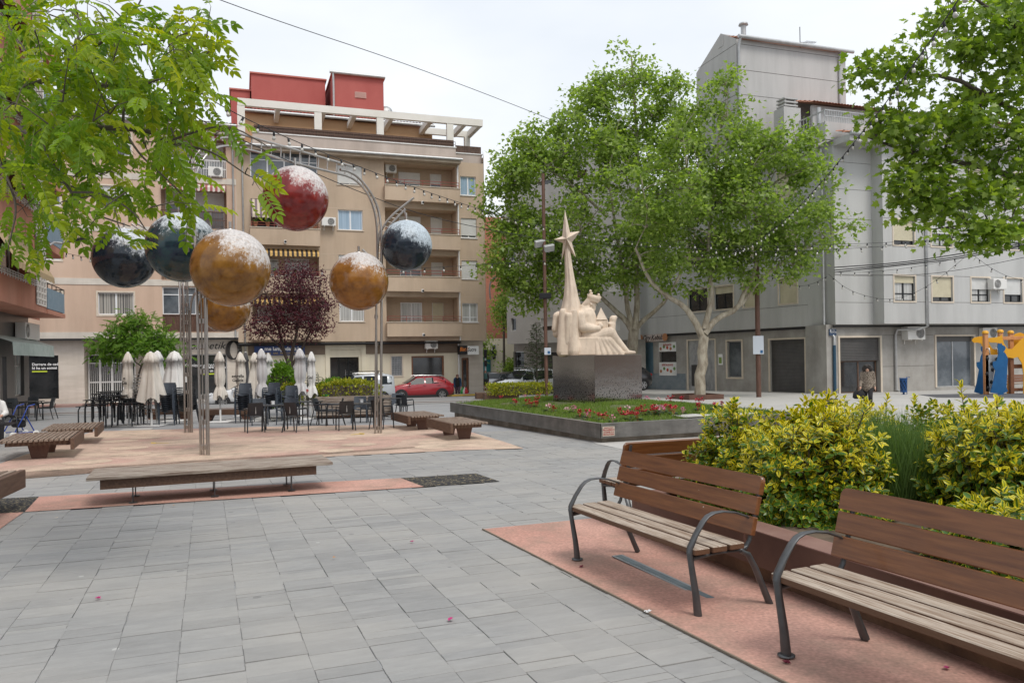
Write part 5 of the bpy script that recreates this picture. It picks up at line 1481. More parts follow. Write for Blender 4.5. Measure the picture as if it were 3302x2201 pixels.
for i,(u,v,c,lb)in enumerate(((1450,2003,0,'magenta petals lying on the slate paving near the bottom of the view'),(1328,1750,0,'pink petal on the paving left of the coral corner'),(1876,1831,1,'dark red petal beside the front leg of the middle bench'),(2534,2143,1,'dark red petal at the foot of the nearest bench'),(3055,2163,0,'magenta petal on the coral ground under the nearest bench'),(1079,1803,2,'small orange leaf on the paving'),(319,1934,0,'pink petal on the paving at far left'),(2088,1978,3,'scrap of white paper on the metal edge of the coral ground'),(1302,1608,4,'dark leaf scrap on the paving below the right mulch bed'),(182,1674,5,'cigarette end on the paving below the coral strip'),(560,1634,2,'dry leaf at the edge of the coral strip'))):
 g=G(u,v)
 b=MB()
 n=4 if c in(0,1,3)else 1
 for k in range(n):
  a=rnd.random()*6.3;ox,oy=rnd.uniform(-.012,.012),rnd.uniform(-.012,.012);s_=.02 if c!=5 else.03;w_=.55 if c not in(4,5)else.15
  pts=[(ox+s_*math.cos(a+t_)*(1 if j%2==0 else w_),oy+s_*math.sin(a+t_)*(1 if j%2==0 else w_),.004+rnd.uniform(0,.012))for j,t_ in enumerate(np.linspace(0,6.28,7)[:-1])]
  b.add(pts,[tuple(range(6))])
 o=b.build('petal' if c in(0,1)else('paper_scrap' if c in(3,5)else 'fallen_leaf'),M_('litter',((.45,.02,.16),(.16,.01,.03),(.45,.2,.05),(.7,.7,.7),(.05,.04,.03),(.6,.5,.38))[c],.6),None,grd(g.x,g.y,.012))
 tag(o,lb,'petal' if c in(0,1)else 'litter')
# ---- long backless bench
a_,c_=Vector((-5.40,9.78,0)),Vector((-2.56,10.98,0))
lv=(c_-a_);Ll=lv.length;lv.normalize();lrz=math.atan2(lv.y,lv.x)
t=thing('slatted_bench','long low backless bench of grey brown boards on the coral strip','bench',grd(a_.x,a_.y),lrz)
ztop=.385;dep=.98
for i in range(9):
 w_=dep/9
 b=MB();b.cbox(0,Ll,i*w_+.004,(i+1)*w_-.006,ztop-.045+rnd.uniform(-.003,.003),ztop+rnd.uniform(-.003,.003),.005);b.build('board',MT['wood_deckx'],t)
b=MB();b.box(.15,Ll-.22,.07,.13,ztop-.17,ztop-.047);b.box(.15,Ll-.22,dep-.13,dep-.07,ztop-.17,ztop-.047);b.build('rail',MT['wood_dark'],t)
for x in(.52,Ll/2-.02,Ll-.55):
 for y in(.2,dep-.2):
  b=MB();b.box(x-.006,x+.006,y-.05,y+.05,0,ztop-.175);b.box(x-.05,x+.05,y-.06,y+.06,0,.006);b.box(x-.03,x+.03,y-.06,y+.06,ztop-.18,ztop-.048);b.build('leg',MT['dark_frame'],t)
# ---- square slatted loungers
def lounger(label,p,L_,W_,side,rz=R_(20),h=.42):
 """slats run along local Y; a deep board closes one side"""
 t=thing('slatted_lounger',label,'bench',grd(p[0],p[1],.01),rz,'low slatted seats with a deep side board')
 n=int(W_/.085)
 for i in range(n):
  x=-W_/2+i*W_/n
  if side<0 and i==0:continue
  if side>0 and i==n-1:continue
  b=MB();b.cbox(x+.012,x+W_/n-.012,-L_/2,L_/2,h-.045,h,.004);b.build('slat',MT['wood_deck'],t)
 x0=side*W_/2
 b=MB();b.cbox(min(x0,x0-side*.07),max(x0,x0-side*.07),-L_/2,L_/2,h-.23,h+.002,.006);b.build('side_board',MT['wood_dark'],t)
 for y in(-L_/2+.16,L_/2-.2):
  b=MB();b.box(-W_/2+.12,W_/2-.12,y,y+.06,h-.13,h-.047);b.build('cross_beam',MT['wood_dark'],t)
 for y in(-L_*.3,L_*.3):
  b=MB();b.prism([(-.2,h-.14),(.2,h-.14),(.13,0),(-.13,0)],y-.03,y+.03);b.build('leg',MT['corten'],t)
 return t
lounger('slatted wooden seat at left, the nearer of the pair on the pink rubber',(-10.0,16.5),2.1,1.35,1,R_(24))
lounger('slatted wooden seat at left, the farther of the pair, towards the stacked tables',(-11.15,19.7),2.1,1.2,1,R_(24))
lounger('slatted wooden seat beside the lawn rim, the nearer of the right pair',(-1.42,19.35),2.1,.95,-1,R_(22))
lounger('slatted wooden seat beside the lawn rim, the farther of the right pair',(-2.8,22.6),2.1,1.05,-1,R_(22))
lounger('weathered slatted seat cut off at the left edge beside the mulch',(-6.62,9.0),2.0,1.1,1,R_(16),.45)
# ---- lawn with the stainless rim
ld=Vector((-.388,.922,0)).normalized();la=Vector((.922,.388,0));lo=Vector((1.93,17.2,0))
def lp(a,t):return lo+la*a+ld*t
LA,LT=5.75,10.6
lw=thing('raised_lawn','raised lawn with grey steel rim round the statue','planter',(0,0,0))
zr_=.225
b=MB();slab(b,[lp(.12,.12),lp(LA-.12,.12),lp(LA-.12,LT-.12),lp(.12,LT-.12)],-.8,zr_-.2);b.build('wall',MT['concrete'],lw)
b=MB();slab(b,[lp(0,0),lp(0,LT),lp(.025,LT),lp(.025,.025)],zr_-.325,zr_);slab(b,[lp(.0251,0),lp(LA,0),lp(LA,.025),lp(.0251,.025)],zr_-.325,zr_);slab(b,[lp(LA-.025,.026),lp(LA,.026),lp(LA,LT),lp(LA-.025,LT)],zr_-.325,zr_);slab(b,[lp(.026,LT-.025),lp(LA-.026,LT-.025),lp(LA-.026,LT),lp(.026,LT)],zr_-.325,zr_)
b.build('rim',MT['rim'],lw)
b=MB();slab(b,[lp(-.001,-.001),lp(-.001,LT),lp(.1,LT),lp(.1,.1)],zr_+.001,zr_+.006);slab(b,[lp(-.001,-.001),lp(.1,.1),lp(LA,.1),lp(LA,-.001)],zr_+.0012,zr_+.0058);slab(b,[lp(LA-.1,.101),lp(LA,.101),lp(LA,LT),lp(LA-.1,LT)],zr_+.001,zr_+.006);b.build('rim_top',M_('steel_rim_top',(.4,.4,.39),.35,.8,(.5,.5,.48),3),lw)
b=MB();nx,ny=24,36
def turf_z(a,t):return zr_-.035+.2*min(1,min(a,LA-a)/2.2)*min(1,min(t,LT-t)/2.5)+.012*math.sin(a*3.1+t*2.3)
vv=[(*(lp(.1+(LA-.2)*i/nx,.1+(LT-.2)*j/ny))[:2],turf_z(.1+(LA-.2)*i/nx,.1+(LT-.2)*j/ny))for j in range(ny+1)for i in range(nx+1)]
b.add(vv,[(j*(nx+1)+i,j*(nx+1)+i+1,(j+1)*(nx+1)+i+1,(j+1)*(nx+1)+i)for j in range(ny)for i in range(nx)],0,True)
b.build('turf',M_('turf_soil',(.07,.1,.03),.95,0,(.13,.12,.06),1.3,pos=True,bump=.6,bsc=60),lw)
sp=lp(.12,-.012)
t=thing('rim_sign','small pale sign with red lettering on the corner of the steel rim','sign',(0,0,0))
FS=Fac((lo.x,lo.y),(la.x,la.y))
q=FS.rect(1942,1374,1981,1405,.004)
b=MB();b.M=Matrix.Translation((lo.x,lo.y,0))@Matrix.Rotation(FS.rz,4,'Z')
b.box(q[0],q[1],-.02,-.003,q[2],q[3]);b.build('plate',M_('stone_coloured_plate',(.46,.4,.33),.6),t)
BMx=Matrix.Translation((lo.x,lo.y,0))@Matrix.Rotation(FS.rz,4,'Z')
h_=q[3]-q[2]
m_rs=M_('dull_red_print',(.33,.07,.06),.7)
for k,(tx,sz)in enumerate((('MONUMENTO PUBLICO',.1),('PROHIBIDO',.26),('ACCEDER A LA',.185),('ESCULTURA',.24))):
 text('lettering',tx,h_*sz,m_rs,t,BMx@Matrix.Translation(((q[0]+q[1])/2,-.0215,q[3]-h_*(.14,.37,.6,.83)[k]))@UPRIGHT,'CENTER',0,.001,.002)
q=FS.rect(1942,1378,1981,1405,.004)
t=thing('stone_slabs','pale stone slabs laid in the lawn beside the right rim','paving slab',(0,0,0))
for k in range(3):
 b=MB();p0=lp(2.3+k*.75,.16);b.M=Matrix.Translation((p0.x,p0.y,turf_z(2.3+k*.75,.3)+.02))@Matrix.Rotation(FS.rz,4,'Z');b.cbox(0,.7,0,.45,0,.04,.008);b.build('slab',MT['concrete_lt'],t)
# ---- steel posts with hanging balls
def ball_mat(name,c,c2,c3,axis,th,white=(.66,.63,.61),gl=.16):
 m,t,b,N,L=mat_base(name)
 tc=N('ShaderNodeTexCoord')
 n1=N('ShaderNodeTexNoise');n1.inputs['Scale'].default_value=1.7;n1.inputs['Detail'].default_value=7;n1.inputs['Roughness'].default_value=.65
 L(tc.outputs['Object'],n1.inputs['Vector'])
 r=N('ShaderNodeValToRGB');el=r.color_ramp.elements
 el[0].position=.33;el[0].color=(*c,1);el[1].position=.68;el[1].color=(*c3,1);e=el.new(.5);e.color=(*c2,1)
 L(n1.outputs['Fac'],r.inputs[0])
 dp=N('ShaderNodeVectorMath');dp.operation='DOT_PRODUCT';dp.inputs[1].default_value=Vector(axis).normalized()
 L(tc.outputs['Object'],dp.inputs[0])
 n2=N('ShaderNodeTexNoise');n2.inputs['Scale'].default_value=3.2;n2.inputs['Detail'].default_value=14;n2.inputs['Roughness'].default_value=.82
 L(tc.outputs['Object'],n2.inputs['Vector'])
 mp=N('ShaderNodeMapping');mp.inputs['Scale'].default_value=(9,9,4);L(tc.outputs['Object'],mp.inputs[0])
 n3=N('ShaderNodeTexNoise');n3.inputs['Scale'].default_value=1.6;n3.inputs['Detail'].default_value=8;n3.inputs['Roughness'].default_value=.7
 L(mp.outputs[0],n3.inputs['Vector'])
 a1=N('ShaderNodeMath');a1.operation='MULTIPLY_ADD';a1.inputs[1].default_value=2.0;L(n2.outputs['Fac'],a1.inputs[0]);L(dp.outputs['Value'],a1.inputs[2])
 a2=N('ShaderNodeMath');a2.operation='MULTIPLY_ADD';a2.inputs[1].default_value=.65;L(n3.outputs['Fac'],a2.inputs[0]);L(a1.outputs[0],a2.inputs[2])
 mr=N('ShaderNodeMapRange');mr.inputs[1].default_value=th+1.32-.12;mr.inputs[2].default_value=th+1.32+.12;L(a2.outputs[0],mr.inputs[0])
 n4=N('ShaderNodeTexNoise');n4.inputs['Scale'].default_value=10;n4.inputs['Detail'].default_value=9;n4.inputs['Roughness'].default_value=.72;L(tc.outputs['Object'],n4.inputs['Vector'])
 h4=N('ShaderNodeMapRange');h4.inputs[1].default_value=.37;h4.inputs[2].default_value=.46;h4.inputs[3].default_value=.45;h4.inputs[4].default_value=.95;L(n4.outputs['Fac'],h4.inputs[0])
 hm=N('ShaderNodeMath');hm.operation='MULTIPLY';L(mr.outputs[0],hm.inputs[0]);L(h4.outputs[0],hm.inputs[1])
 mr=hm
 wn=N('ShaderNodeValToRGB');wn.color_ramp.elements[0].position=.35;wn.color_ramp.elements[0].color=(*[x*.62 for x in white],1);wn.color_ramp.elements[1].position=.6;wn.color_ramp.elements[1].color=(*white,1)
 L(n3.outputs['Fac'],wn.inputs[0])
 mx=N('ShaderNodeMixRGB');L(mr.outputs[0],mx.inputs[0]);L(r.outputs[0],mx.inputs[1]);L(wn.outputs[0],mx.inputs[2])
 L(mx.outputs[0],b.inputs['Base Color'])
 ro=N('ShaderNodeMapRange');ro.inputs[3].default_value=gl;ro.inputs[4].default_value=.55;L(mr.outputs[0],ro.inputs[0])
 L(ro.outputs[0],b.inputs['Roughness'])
 b.inputs['Specular IOR Level'].default_value=.5
 bp=N('ShaderNodeBump');bp.inputs['Strength'].default_value=.25;bp.inputs['Distance'].default_value=.01
 L(mr.outputs[0],bp.inputs['Height']);L(bp.outputs[0],b.inputs['Normal'])
 return m
AXW=(.5,-.12,.86)
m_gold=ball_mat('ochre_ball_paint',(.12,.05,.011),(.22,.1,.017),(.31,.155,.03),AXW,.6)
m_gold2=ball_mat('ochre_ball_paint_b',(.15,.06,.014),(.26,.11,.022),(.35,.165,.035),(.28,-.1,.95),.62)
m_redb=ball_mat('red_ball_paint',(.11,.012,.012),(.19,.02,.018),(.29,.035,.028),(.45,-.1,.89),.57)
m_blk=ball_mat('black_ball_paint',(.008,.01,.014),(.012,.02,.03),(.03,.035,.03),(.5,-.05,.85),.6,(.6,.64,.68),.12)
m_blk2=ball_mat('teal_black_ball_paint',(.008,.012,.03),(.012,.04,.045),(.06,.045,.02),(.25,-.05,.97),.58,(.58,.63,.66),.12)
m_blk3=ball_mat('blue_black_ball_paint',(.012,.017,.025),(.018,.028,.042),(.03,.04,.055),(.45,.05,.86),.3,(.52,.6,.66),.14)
UB=MB();UB.ell((0,0,0),1,48,32)
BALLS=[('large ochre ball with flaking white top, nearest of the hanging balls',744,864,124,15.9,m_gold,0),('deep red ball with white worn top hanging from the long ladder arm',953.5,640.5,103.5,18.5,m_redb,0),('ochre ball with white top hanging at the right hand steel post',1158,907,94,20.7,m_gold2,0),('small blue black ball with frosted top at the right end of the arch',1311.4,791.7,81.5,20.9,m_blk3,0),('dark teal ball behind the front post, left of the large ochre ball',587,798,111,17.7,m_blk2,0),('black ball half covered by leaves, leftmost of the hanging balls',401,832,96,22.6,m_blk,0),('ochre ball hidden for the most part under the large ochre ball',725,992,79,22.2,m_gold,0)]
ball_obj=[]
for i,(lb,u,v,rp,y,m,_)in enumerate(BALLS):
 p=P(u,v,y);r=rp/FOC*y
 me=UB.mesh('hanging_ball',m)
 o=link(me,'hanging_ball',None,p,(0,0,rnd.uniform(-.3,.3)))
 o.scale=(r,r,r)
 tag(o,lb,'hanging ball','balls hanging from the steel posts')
 b=MB();hl=.16 if i not in(1,3)else.2
 b.tube([(0,0,.98),(0,0,1+hl/r)],.03/r,8);b.lathe([(.1,.985),(.1,1.012),(.02,1.02)],12)
 b.build('hanger',MT['steel'],o)
 ball_obj.append((p,r))
def tubes(name,parent,base,polylines,r,rungs=(),mat='steel'):
 for pl in polylines:
  b=MB();b.M=Matrix.Translation(-Vector(base));b.tube(pl,r,8);b.build(name,MT[mat],parent)
def smooth_poly(pts,k=3):
 pts=[Vector(p)for p in pts]
 for _ in range(k-1):
  out=[pts[0]]
  for a,c in zip(pts[:-1],pts[1:]):out+=[a.lerp(c,.25),a.lerp(c,.75)]
  pts=out+[pts[-1]]
 return pts
def rungs_between(parent,base,A,B,n,r=.012,name='rung'):
 def at(pl,t):
  Ls=[0]
  for a,c in zip(pl[:-1],pl[1:]):Ls.append(Ls[-1]+(c-a).length)
  d=t*Ls[-1]
  for i in range(len(pl)-1):
   if d<=Ls[i+1]+1e-9:return pl[i].lerp(pl[i+1],(d-Ls[i])/max(Ls[i+1]-Ls[i],1e-9))
  return pl[-1]
 for i in range(n):
  t=(i+.5)/n
  b=MB();b.M=Matrix.Translation(-Vector(base));b.tube([at(A,t),at(B,t)],r,6);b.build(name,MT['steel'],parent)
def post(parent,base,offs,tops,r=.029,brackets=(),bw=.09):
 """vertical tubes standing on the ground; offs are offsets along the image plane"""
 bx,by,bz=base
 for(ox,oy),zt_ in zip(offs,tops):
  b=MB();b.tube([(ox,oy,-.02),(ox,oy,zt_-bz)],r if abs(ox)>.05 else r*.62,10);b.build('tube',MT['steel'],parent)
 for z in brackets:
  b=MB();b.cbox(-.06,-.006,-.035,.035,z,z+.1,.004);b.build('bracket',MT['steel'],parent)
  b=MB();b.cbox(.006,.06,-.03,.03,z,z+.1,.004);b.build('bracket',MT['steel'],parent)
def depth_arch(u):return 16.0+max(0,min(1,(u-640)/580))*4.9
def AR(pts):return smooth_poly([P(u,v,depth_arch(u))for u,v in pts],3)
gF=G(657,1468);gR=G(1220,1397);gB=G(608,1395)
sf=thing('steel_sculpture','steel ladder arch on two posts carrying the red, ochre and dark balls','sculpture',gF,0)
inner=[(648,1466),(640,1100),(632,900),(627,700),(628,600),(634,555),(655,510),(690,478),(735,468),(795,482),(839,492),(951,526),(1070,555),(1121,567),(1152,584),(1182,618),(1203,662),(1214,713),(1217,780),(1213,1000),(1210,1396)]
A_in=AR(inner)
outer_l=AR([(606,812),(607,700),(608,618),(611,560),(626,508),(655,472),(686,453),(723,443),(755,446),(791,458)])
upper=[P(747,424,depth_arch(747)),P(1135,536,depth_arch(1135))]
outer_r=AR([(1097,547),(1124,552),(1155,570),(1189,611),(1212,652),(1224,693),(1230,745),(1231,900),(1228,1396)])
for pl,r in((A_in,.03),(outer_l,.027),(upper,.03),(outer_r,.034)):
 b=MB();b.M=Matrix.Translation(-gF);b.tube(pl,r,8);b.build('arch_tube',MT['steel'],sf)
lad_low=[P(u,v,depth_arch(u))for u,v in((795,482),(839,492),(951,526),(1070,555),(1125,568))]
lad_up=[P(u,v,depth_arch(u))for u,v in((795,438),(839,450),(951,483),(1070,517),(1130,534))]
rungs_between(sf,gF,lad_low,lad_up,11,.016)
b=MB();b.M=Matrix.Translation(-gF);b.tube([P(951.5,526,18.62),P(953,545,18.55)],.03,8);b.build('hook',MT['steel'],sf)
in_r=AR([(1121,567),(1152,584),(1182,618),(1203,662),(1214,713),(1217,780)])
rungs_between(sf,gF,in_r,AR([(1124,552),(1155,570),(1189,611),(1212,652),(1224,693),(1230,745)]),9,.012)
rungs_between(sf,gF,AR([(626,800),(627,700),(628,600),(634,555),(655,510),(690,478)]),AR([(606,800),(607,700),(608,618),(611,560),(626,508),(655,472)]),13,.016)
sl=AR([(1217,842),(1219,781),(1228,747),(1243,718),(1268,690),(1300,664),(1335,637)]);sr2=AR([(1229,843),(1230,790),(1237,757),(1260,723),(1284,697),(1308,674)])
for pl in(sl,sr2):
 b=MB();b.M=Matrix.Translation(-gF);b.tube(pl,.028,8);b.build('arm_tube',MT['steel'],sf)
rungs_between(sf,gF,AR([(1217,842),(1219,781),(1228,747),(1243,718),(1268,690),(1292,670)]),sr2,11,.011)
b=MB();b.M=Matrix.Translation(-gF);b.tube([P(1303,671,20.9),P(1309,708,20.9)],.02,6);b.build('hook',MT['steel'],sf)
zF=gF.z
for ox,oy,u,v,r in((.1,.0,650,820,.031),(-.02,.05,640,850,.017),(.045,.05,645,850,.017)):
 b=MB();zt_=P(u,v,gF.y).z-zF;b.tube([(ox,oy,-.02),(ox,oy,zt_)],r,8);b.build('tube',MT['steel'],sf)
for k in range(8):
 z=.12+k*.52
 for x0,x1 in((-.045,.0),(.025,.075)):
  b=MB();b.cbox(x0,x1,-.03,.05,z,z+.1,.004);b.build('bracket',MT['steel'],sf)
b=MB();b.M=Matrix.Translation(-gF);b.tube(smooth_poly([P(650,830,16.0),P(655,780,15.98),P(680,755,15.95),P(706,742,15.92)]),.03,8);b.build('arm_tube',MT['steel'],sf)
b=MB();b.M=Matrix.Translation(-gF);b.tube(smooth_poly([P(630,760,16.05),P(622,690,16.6),P(606,650,17.3),P(590,636,17.7)]),.03,8);b.tube([P(594,640,17.66),P(594,690,17.7)],.025,8);b.build('arm_tube',MT['steel'],sf)
for k in range(7):
 z=.1+k*.75
 b=MB();b.M=Matrix.Translation(gR-gF);b.cbox(-.055,.035,-.02,.02,z,z+.1,.004);b.build('bracket',MT['steel'],sf)
b=MB();b.M=Matrix.Translation(gR-gF);b.tube([(-.01,.03,0),(-.01,.03,3.9)],.02,8);b.build('tube',MT['steel'],sf)
b=MB();b.M=Matrix.Translation(-gF);b.tube(smooth_poly([P(1213,880,20.9),P(1205,840,20.85),P(1168,804,20.75)]),.032,8);b.build('arm_tube',MT['steel'],sf)
sb=thing('steel_sculpture','steel post with two hanging balls, behind and left of the front post','sculpture',gB,0)
post(sb,gB,((-.098,0),(.1,0),(-.02,.04),(.03,.04)),(P(600,860,gB.y).z,P(619,1000,gB.y).z,P(600,880,gB.y).z,P(612,900,gB.y).z),.03,[.12+.5*k for k in range(9)])
b=MB();b.M=Matrix.Translation(-gB);b.tube(smooth_poly([P(614,1120,22.25),P(613,1010,22.25),P(617,968,22.2),P(630,940,22.2),P(680,915,22.2),P(724,908,22.2)]),.03,8);b.build('arm_tube',MT['steel'],sb)
for du in(0,18):
 b=MB();b.M=Matrix.Translation(-gB);b.tube(smooth_poly([P(583+du*.6,1100-du,22.2),P(582+du*.6,940,22.2),P(575+du*.6,880,22.3),P(545+du,825-du*.2,22.4),P(473+du,757-du*.3,22.6),P(425+du*.7,722-du*.3,22.65)]),.03,8);b.build('arm_tube',MT['steel'],sb)
rungs_between(sb,gB,[P(583,1100,22.2),P(582,940,22.2)],[P(594,1082,22.2),P(593,940,22.2)],6,.012)
rungs_between(sb,gB,[P(545,825,22.4),P(425,722,22.65)],[P(563,821,22.4),P(438,717,22.65)],7,.012)
# ---- monument
ped_dl,ped_dr=Vector((-.588,.809,0)),Vector((.809,.588,0))
pc=Vector((2.36,22.2,0));PS=1.9
zpb=.27;zpt_=P(1918,1144,22.2).z
def ped_mat():
 m,t,b,N,L=mat_base('perforated_mirror_steel')
 b.inputs['Metallic'].default_value=1
 b.inputs['Base Color'].default_value=(.44,.42,.4,1)
 tc=N('ShaderNodeTexCoord')
 v=N('ShaderNodeTexVoronoi');v.voronoi_dimensions='2D';v.inputs['Scale'].default_value=12;v.inputs['Randomness'].default_value=.75
 sx=N('ShaderNodeSeparateXYZ');L(tc.outputs['Object'],sx.inputs[0])
 cx=N('ShaderNodeCombineXYZ');L(sx.outputs['X'],cx.inputs['X']);L(sx.outputs['Z'],cx.inputs['Y']);L(cx.outputs[0],v.inputs['Vector'])
 rr_=N('ShaderNodeMapRange');rr_.inputs[1].default_value=0;rr_.inputs[2].default_value=1.25;rr_.inputs[3].default_value=.3;rr_.inputs[4].default_value=.02;L(sx.outputs['Z'],rr_.inputs[0])
 sc_=N('ShaderNodeSeparateColor');L(v.outputs['Color'],sc_.inputs[0])
 mm=N('ShaderNodeMath');mm.operation='MULTIPLY';L(rr_.outputs[0],mm.inputs[0])
 ad=N('ShaderNodeMath');ad.operation='MULTIPLY_ADD';ad.inputs[1].default_value=.6;ad.inputs[2].default_value=.5;L(sc_.outputs[0],ad.inputs[0]);L(ad.outputs[0],mm.inputs[1])
 lt=N('ShaderNodeMath');lt.operation='LESS_THAN';L(v.outputs['Distance'],lt.inputs[0]);L(mm.outputs[0],lt.inputs[1])
 n=N('ShaderNodeTexNoise');n.inputs['Scale'].default_value=2.2;n.inputs['Detail'].default_value=2;L(tc.outputs['Object'],n.inputs['Vector'])
 bp=N('ShaderNodeBump');bp.inputs['Strength'].default_value=.2;bp.inputs['Distance'].default_value=.02;L(n.outputs['Fac'],bp.inputs['Height']);L(bp.outputs[0],b.inputs['Normal'])
 b.inputs['Roughness'].default_value=.16
 d=N('ShaderNodeBsdfDiffuse');d.inputs[0].default_value=(.012,.011,.01,1)
 ms=N('ShaderNodeMixShader');L(lt.outputs[0],ms.inputs[0]);L(b.outputs[0],ms.inputs[1]);L(d.outputs[0],ms.inputs[2]);L(ms.outputs[0],t.nodes['Material Output'].inputs[0])
 return m
m_ped=ped_mat()
ctr=pc+(ped_dl+ped_dr)*PS/2
pth=thing('mirror_pedestal','square pedestal of perforated mirror steel under the stone king','pedestal',(pc.x,pc.y,zpb),0)
rzR=math.atan2(ped_dr.y,ped_dr.x)
for k,(o_,rz_)in enumerate(((Vector((0,0,0)),rzR),(ped_dl*PS,rzR-math.pi/2),(ped_dl*PS+ped_dr*PS,rzR+math.pi),(ped_dr*PS,rzR+math.pi/2))):
 b=MB();b.box(.002,PS-.002,0,.01,0.04,zpt_-zpb-.01);o=b.build('steel_panel',m_ped,pth);o.location=o_;o.rotation_euler=(0,0,rz_)
b=MB();b.M=Matrix.Rotation(rzR,4,'Z');b.box(.02,PS-.02,.02,PS-.02,0,zpt_-zpb-.02);b.build('core',MT['dark'],pth)
b=MB();b.M=Matrix.Rotation(rzR,4,'Z');b.box(0,PS,0,PS,zpt_-zpb-.009,zpt_-zpb);b.build('top_plate',MT['steel'],pth)
pl=thing('brick_plinth','flat brick border under the mirror pedestal','plinth',(pc.x,pc.y,zpb-.1),rzR)
for k in range(18):
 for(x,y,w_,h_)in((-.3+k*.139,-.3,.134,.22),(-.3+k*.139,PS+.08,.134,.22)):
  b=MB();b.cbox(x,x+w_,y,y+h_,0,.1+rnd.uniform(-.004,.004),.004);b.build('brick',M_('plinth_brick',(.46,.26,.16),.8,0,(.55,.34,.22),5)if(k==0 and y<0)else bpy.data.materials['plinth_brick'],pl)
for k in range(14):
 for x in(-.3,PS+.08):
  b=MB();b.cbox(x,x+.22,-.075+k*.139,.059+k*.139,0,.1+rnd.uniform(-.004,.004),.004);b.build('brick',bpy.data.materials['plinth_brick'],pl)
SY=ctr.y
def Q(x,y,d=0.0):
 p=P(1760+.558*x,660+.558*y,SY+d);return Vector((p.x-ctr.x,p.y-ctr.y,p.z-zpt_))
st=thing('stone_king_monument','pale stone seated king with crown beside a tall shooting star','statue',(ctr.x,ctr.y,zpt_),0)
ms=MT['stone_statue']
b=MB();rings=[]
for x0,x1,y,dp in((72,205,862,.42),(72,210,800,.44),(62,212,740,.45),(70,210,680,.42),(82,205,620,.36),(95,200,580,.31),(105,186,530,.26),(110,176,480,.22),(112,164,420,.19),(111,152,350,.16),(108,144,290,.14),(104,139,230,.12)):
 a,c=Q(x0,y),Q(x1,y);cx=(a+c)/2;rx=(c-a).length/2;n=40
 rings.append([Vector((cx.x+rx*math.cos(2*math.pi*j/n)*(1+.05*math.cos(10*math.pi*j/n*2)),cx.y+dp*math.sin(2*math.pi*j/n)*(1+.09*math.cos(16*math.pi*j/n)),cx.z))for j in range(n)])
b.loft(rings);b.build('comet_tail',ms,st)
tips=[(110,28),(197,153),(174,304),(91,320),(47,201)];inn=[(140,160),(150,218),(118,250),(100,222),(95,182)]
ring=[]
for a,c in zip(tips,inn):ring+=[Q(*a),Q(*c)]
cf,cb_=Q(120,196,-.3),Q(120,196,.25)
b=MB();b.add(ring+[cf,cb_],[(i,(i+1)%10,10)for i in range(10)]+[(i,(i+1)%10,11)for i in range(10)]);b.build('star',ms,st)
b=MB()
for(x0,y0,x1,y1,r0,r1,d)in((75,640,62,745,.14,.12,.0),(100,620,92,850,.12,.16,-.3),(130,640,122,800,.1,.06,-.42),(165,620,160,845,.1,.2,-.38),(150,650,105,760,.1,.1,-.36),(60,640,48,720,.1,.08,-.1)):
 b.cap(Q(x0,y0,d),Q(x1,y1,d*.9),r0,r1,12)
b.ell(Q(103,825,-.3),(.18,.12,.28));b.ell(Q(165,815,-.36),(.23,.12,.28))
remesh(b.build('drapery',ms,st),.024,2)
b=MB();a,c=Q(78,862),Q(300,765);b.cbox(a.x,c.x,-.42,.5,0,c.z,.03);b.build('seat_block',ms,st)
b=MB()
b.cap(Q(232,640),Q(245,770),.3,.36,16);b.ell(Q(222,640,-.02),(.32,.3,.22));b.ell(Q(225,690),(.33,.32,.3))
b.cap(Q(196,640,-.28),Q(212,705,-.36),.15,.14,12);b.cap(Q(212,708,-.36),Q(300,715,-.3),.15,.1,12);b.ell(Q(318,700,-.26),(.085,.07,.08))
b.cap(Q(250,640,.22),Q(300,690,.15),.13,.1);b.ell(Q(312,690,-.1),(.09,.09,.08))
b.cap(Q(265,770,-.18),Q(368,742,-.2),.22,.19,14);b.cap(Q(368,745,-.2),Q(470,846,-.18),.18,.07,14);b.cap(Q(265,770,.18),Q(372,740,.16),.22,.19,14);b.cap(Q(372,745,.16),Q(430,845,.12),.2,.16,14)
b.cap(Q(330,800,0),Q(400,850,0),.3,.16,14);b.ell(Q(300,820),(.42,.42,.3));b.ell(Q(380,835),(.35,.32,.2))
b.cap(Q(455,850,-.18),Q(512,853,-.2),.075,.045,10)
for k in range(5):b.cap(Q(285+k*20,775+k*2,-.3),Q(300+k*34,862,-.36+.03*k),.12,.1,10)
b.cap(Q(240,600),Q(258,590),.13,.12);b.ell(Q(267,573,-.02),(.115,.12,.16));b.cap(Q(284,566,-.02),Q(290,578,-.02),.016,.028,8);b.cap(Q(276,588,-.02),Q(282,606,-.02),.075,.035,10);b.ell(Q(262,574,-.14),(.03,.03,.045))
b.cap(Q(262,552),Q(214,592,.02),.15,.09,14);b.cap(Q(214,592),Q(196,606),.1,.09,12)
remesh(b.build('seated_king',ms,st),.017,2)
b=MB();A_=Matrix.Rotation(R_(14),3,'Y')
b.lathe([(.16,0),(.19,.09),(.225,.2),(.2,.2),(.14,.06)],20,0,Q(272,562,-.02),True,A_)
for x,y,d in((258,498,.1),(306,520,-.05),(311,533,.05),(264,512,-.16)):b.ell(Q(x,y,d),.04);b.cap(Q(x,y+6,d),Q(x-1,y+22,d*.9),.02,.035,8)
b.build('crown',ms,st)
b=MB();p0=Q(320,665);b.add([p0+Vector((-.17,-.15,0)),p0+Vector((.17,-.15,0)),p0+Vector((.17,.15,0)),p0+Vector((-.17,.15,0)),p0+Vector((0,0,.38))],[(0,1,4),(1,2,4),(2,3,4),(3,0,4),(0,1,2,3)]);p1=Q(320,716);b.cbox(p1.x-.15,p1.x+.2,p1.y-.13,p1.y+.13,p1.z,p0.z,.015);b.build('toy_house',ms,st)
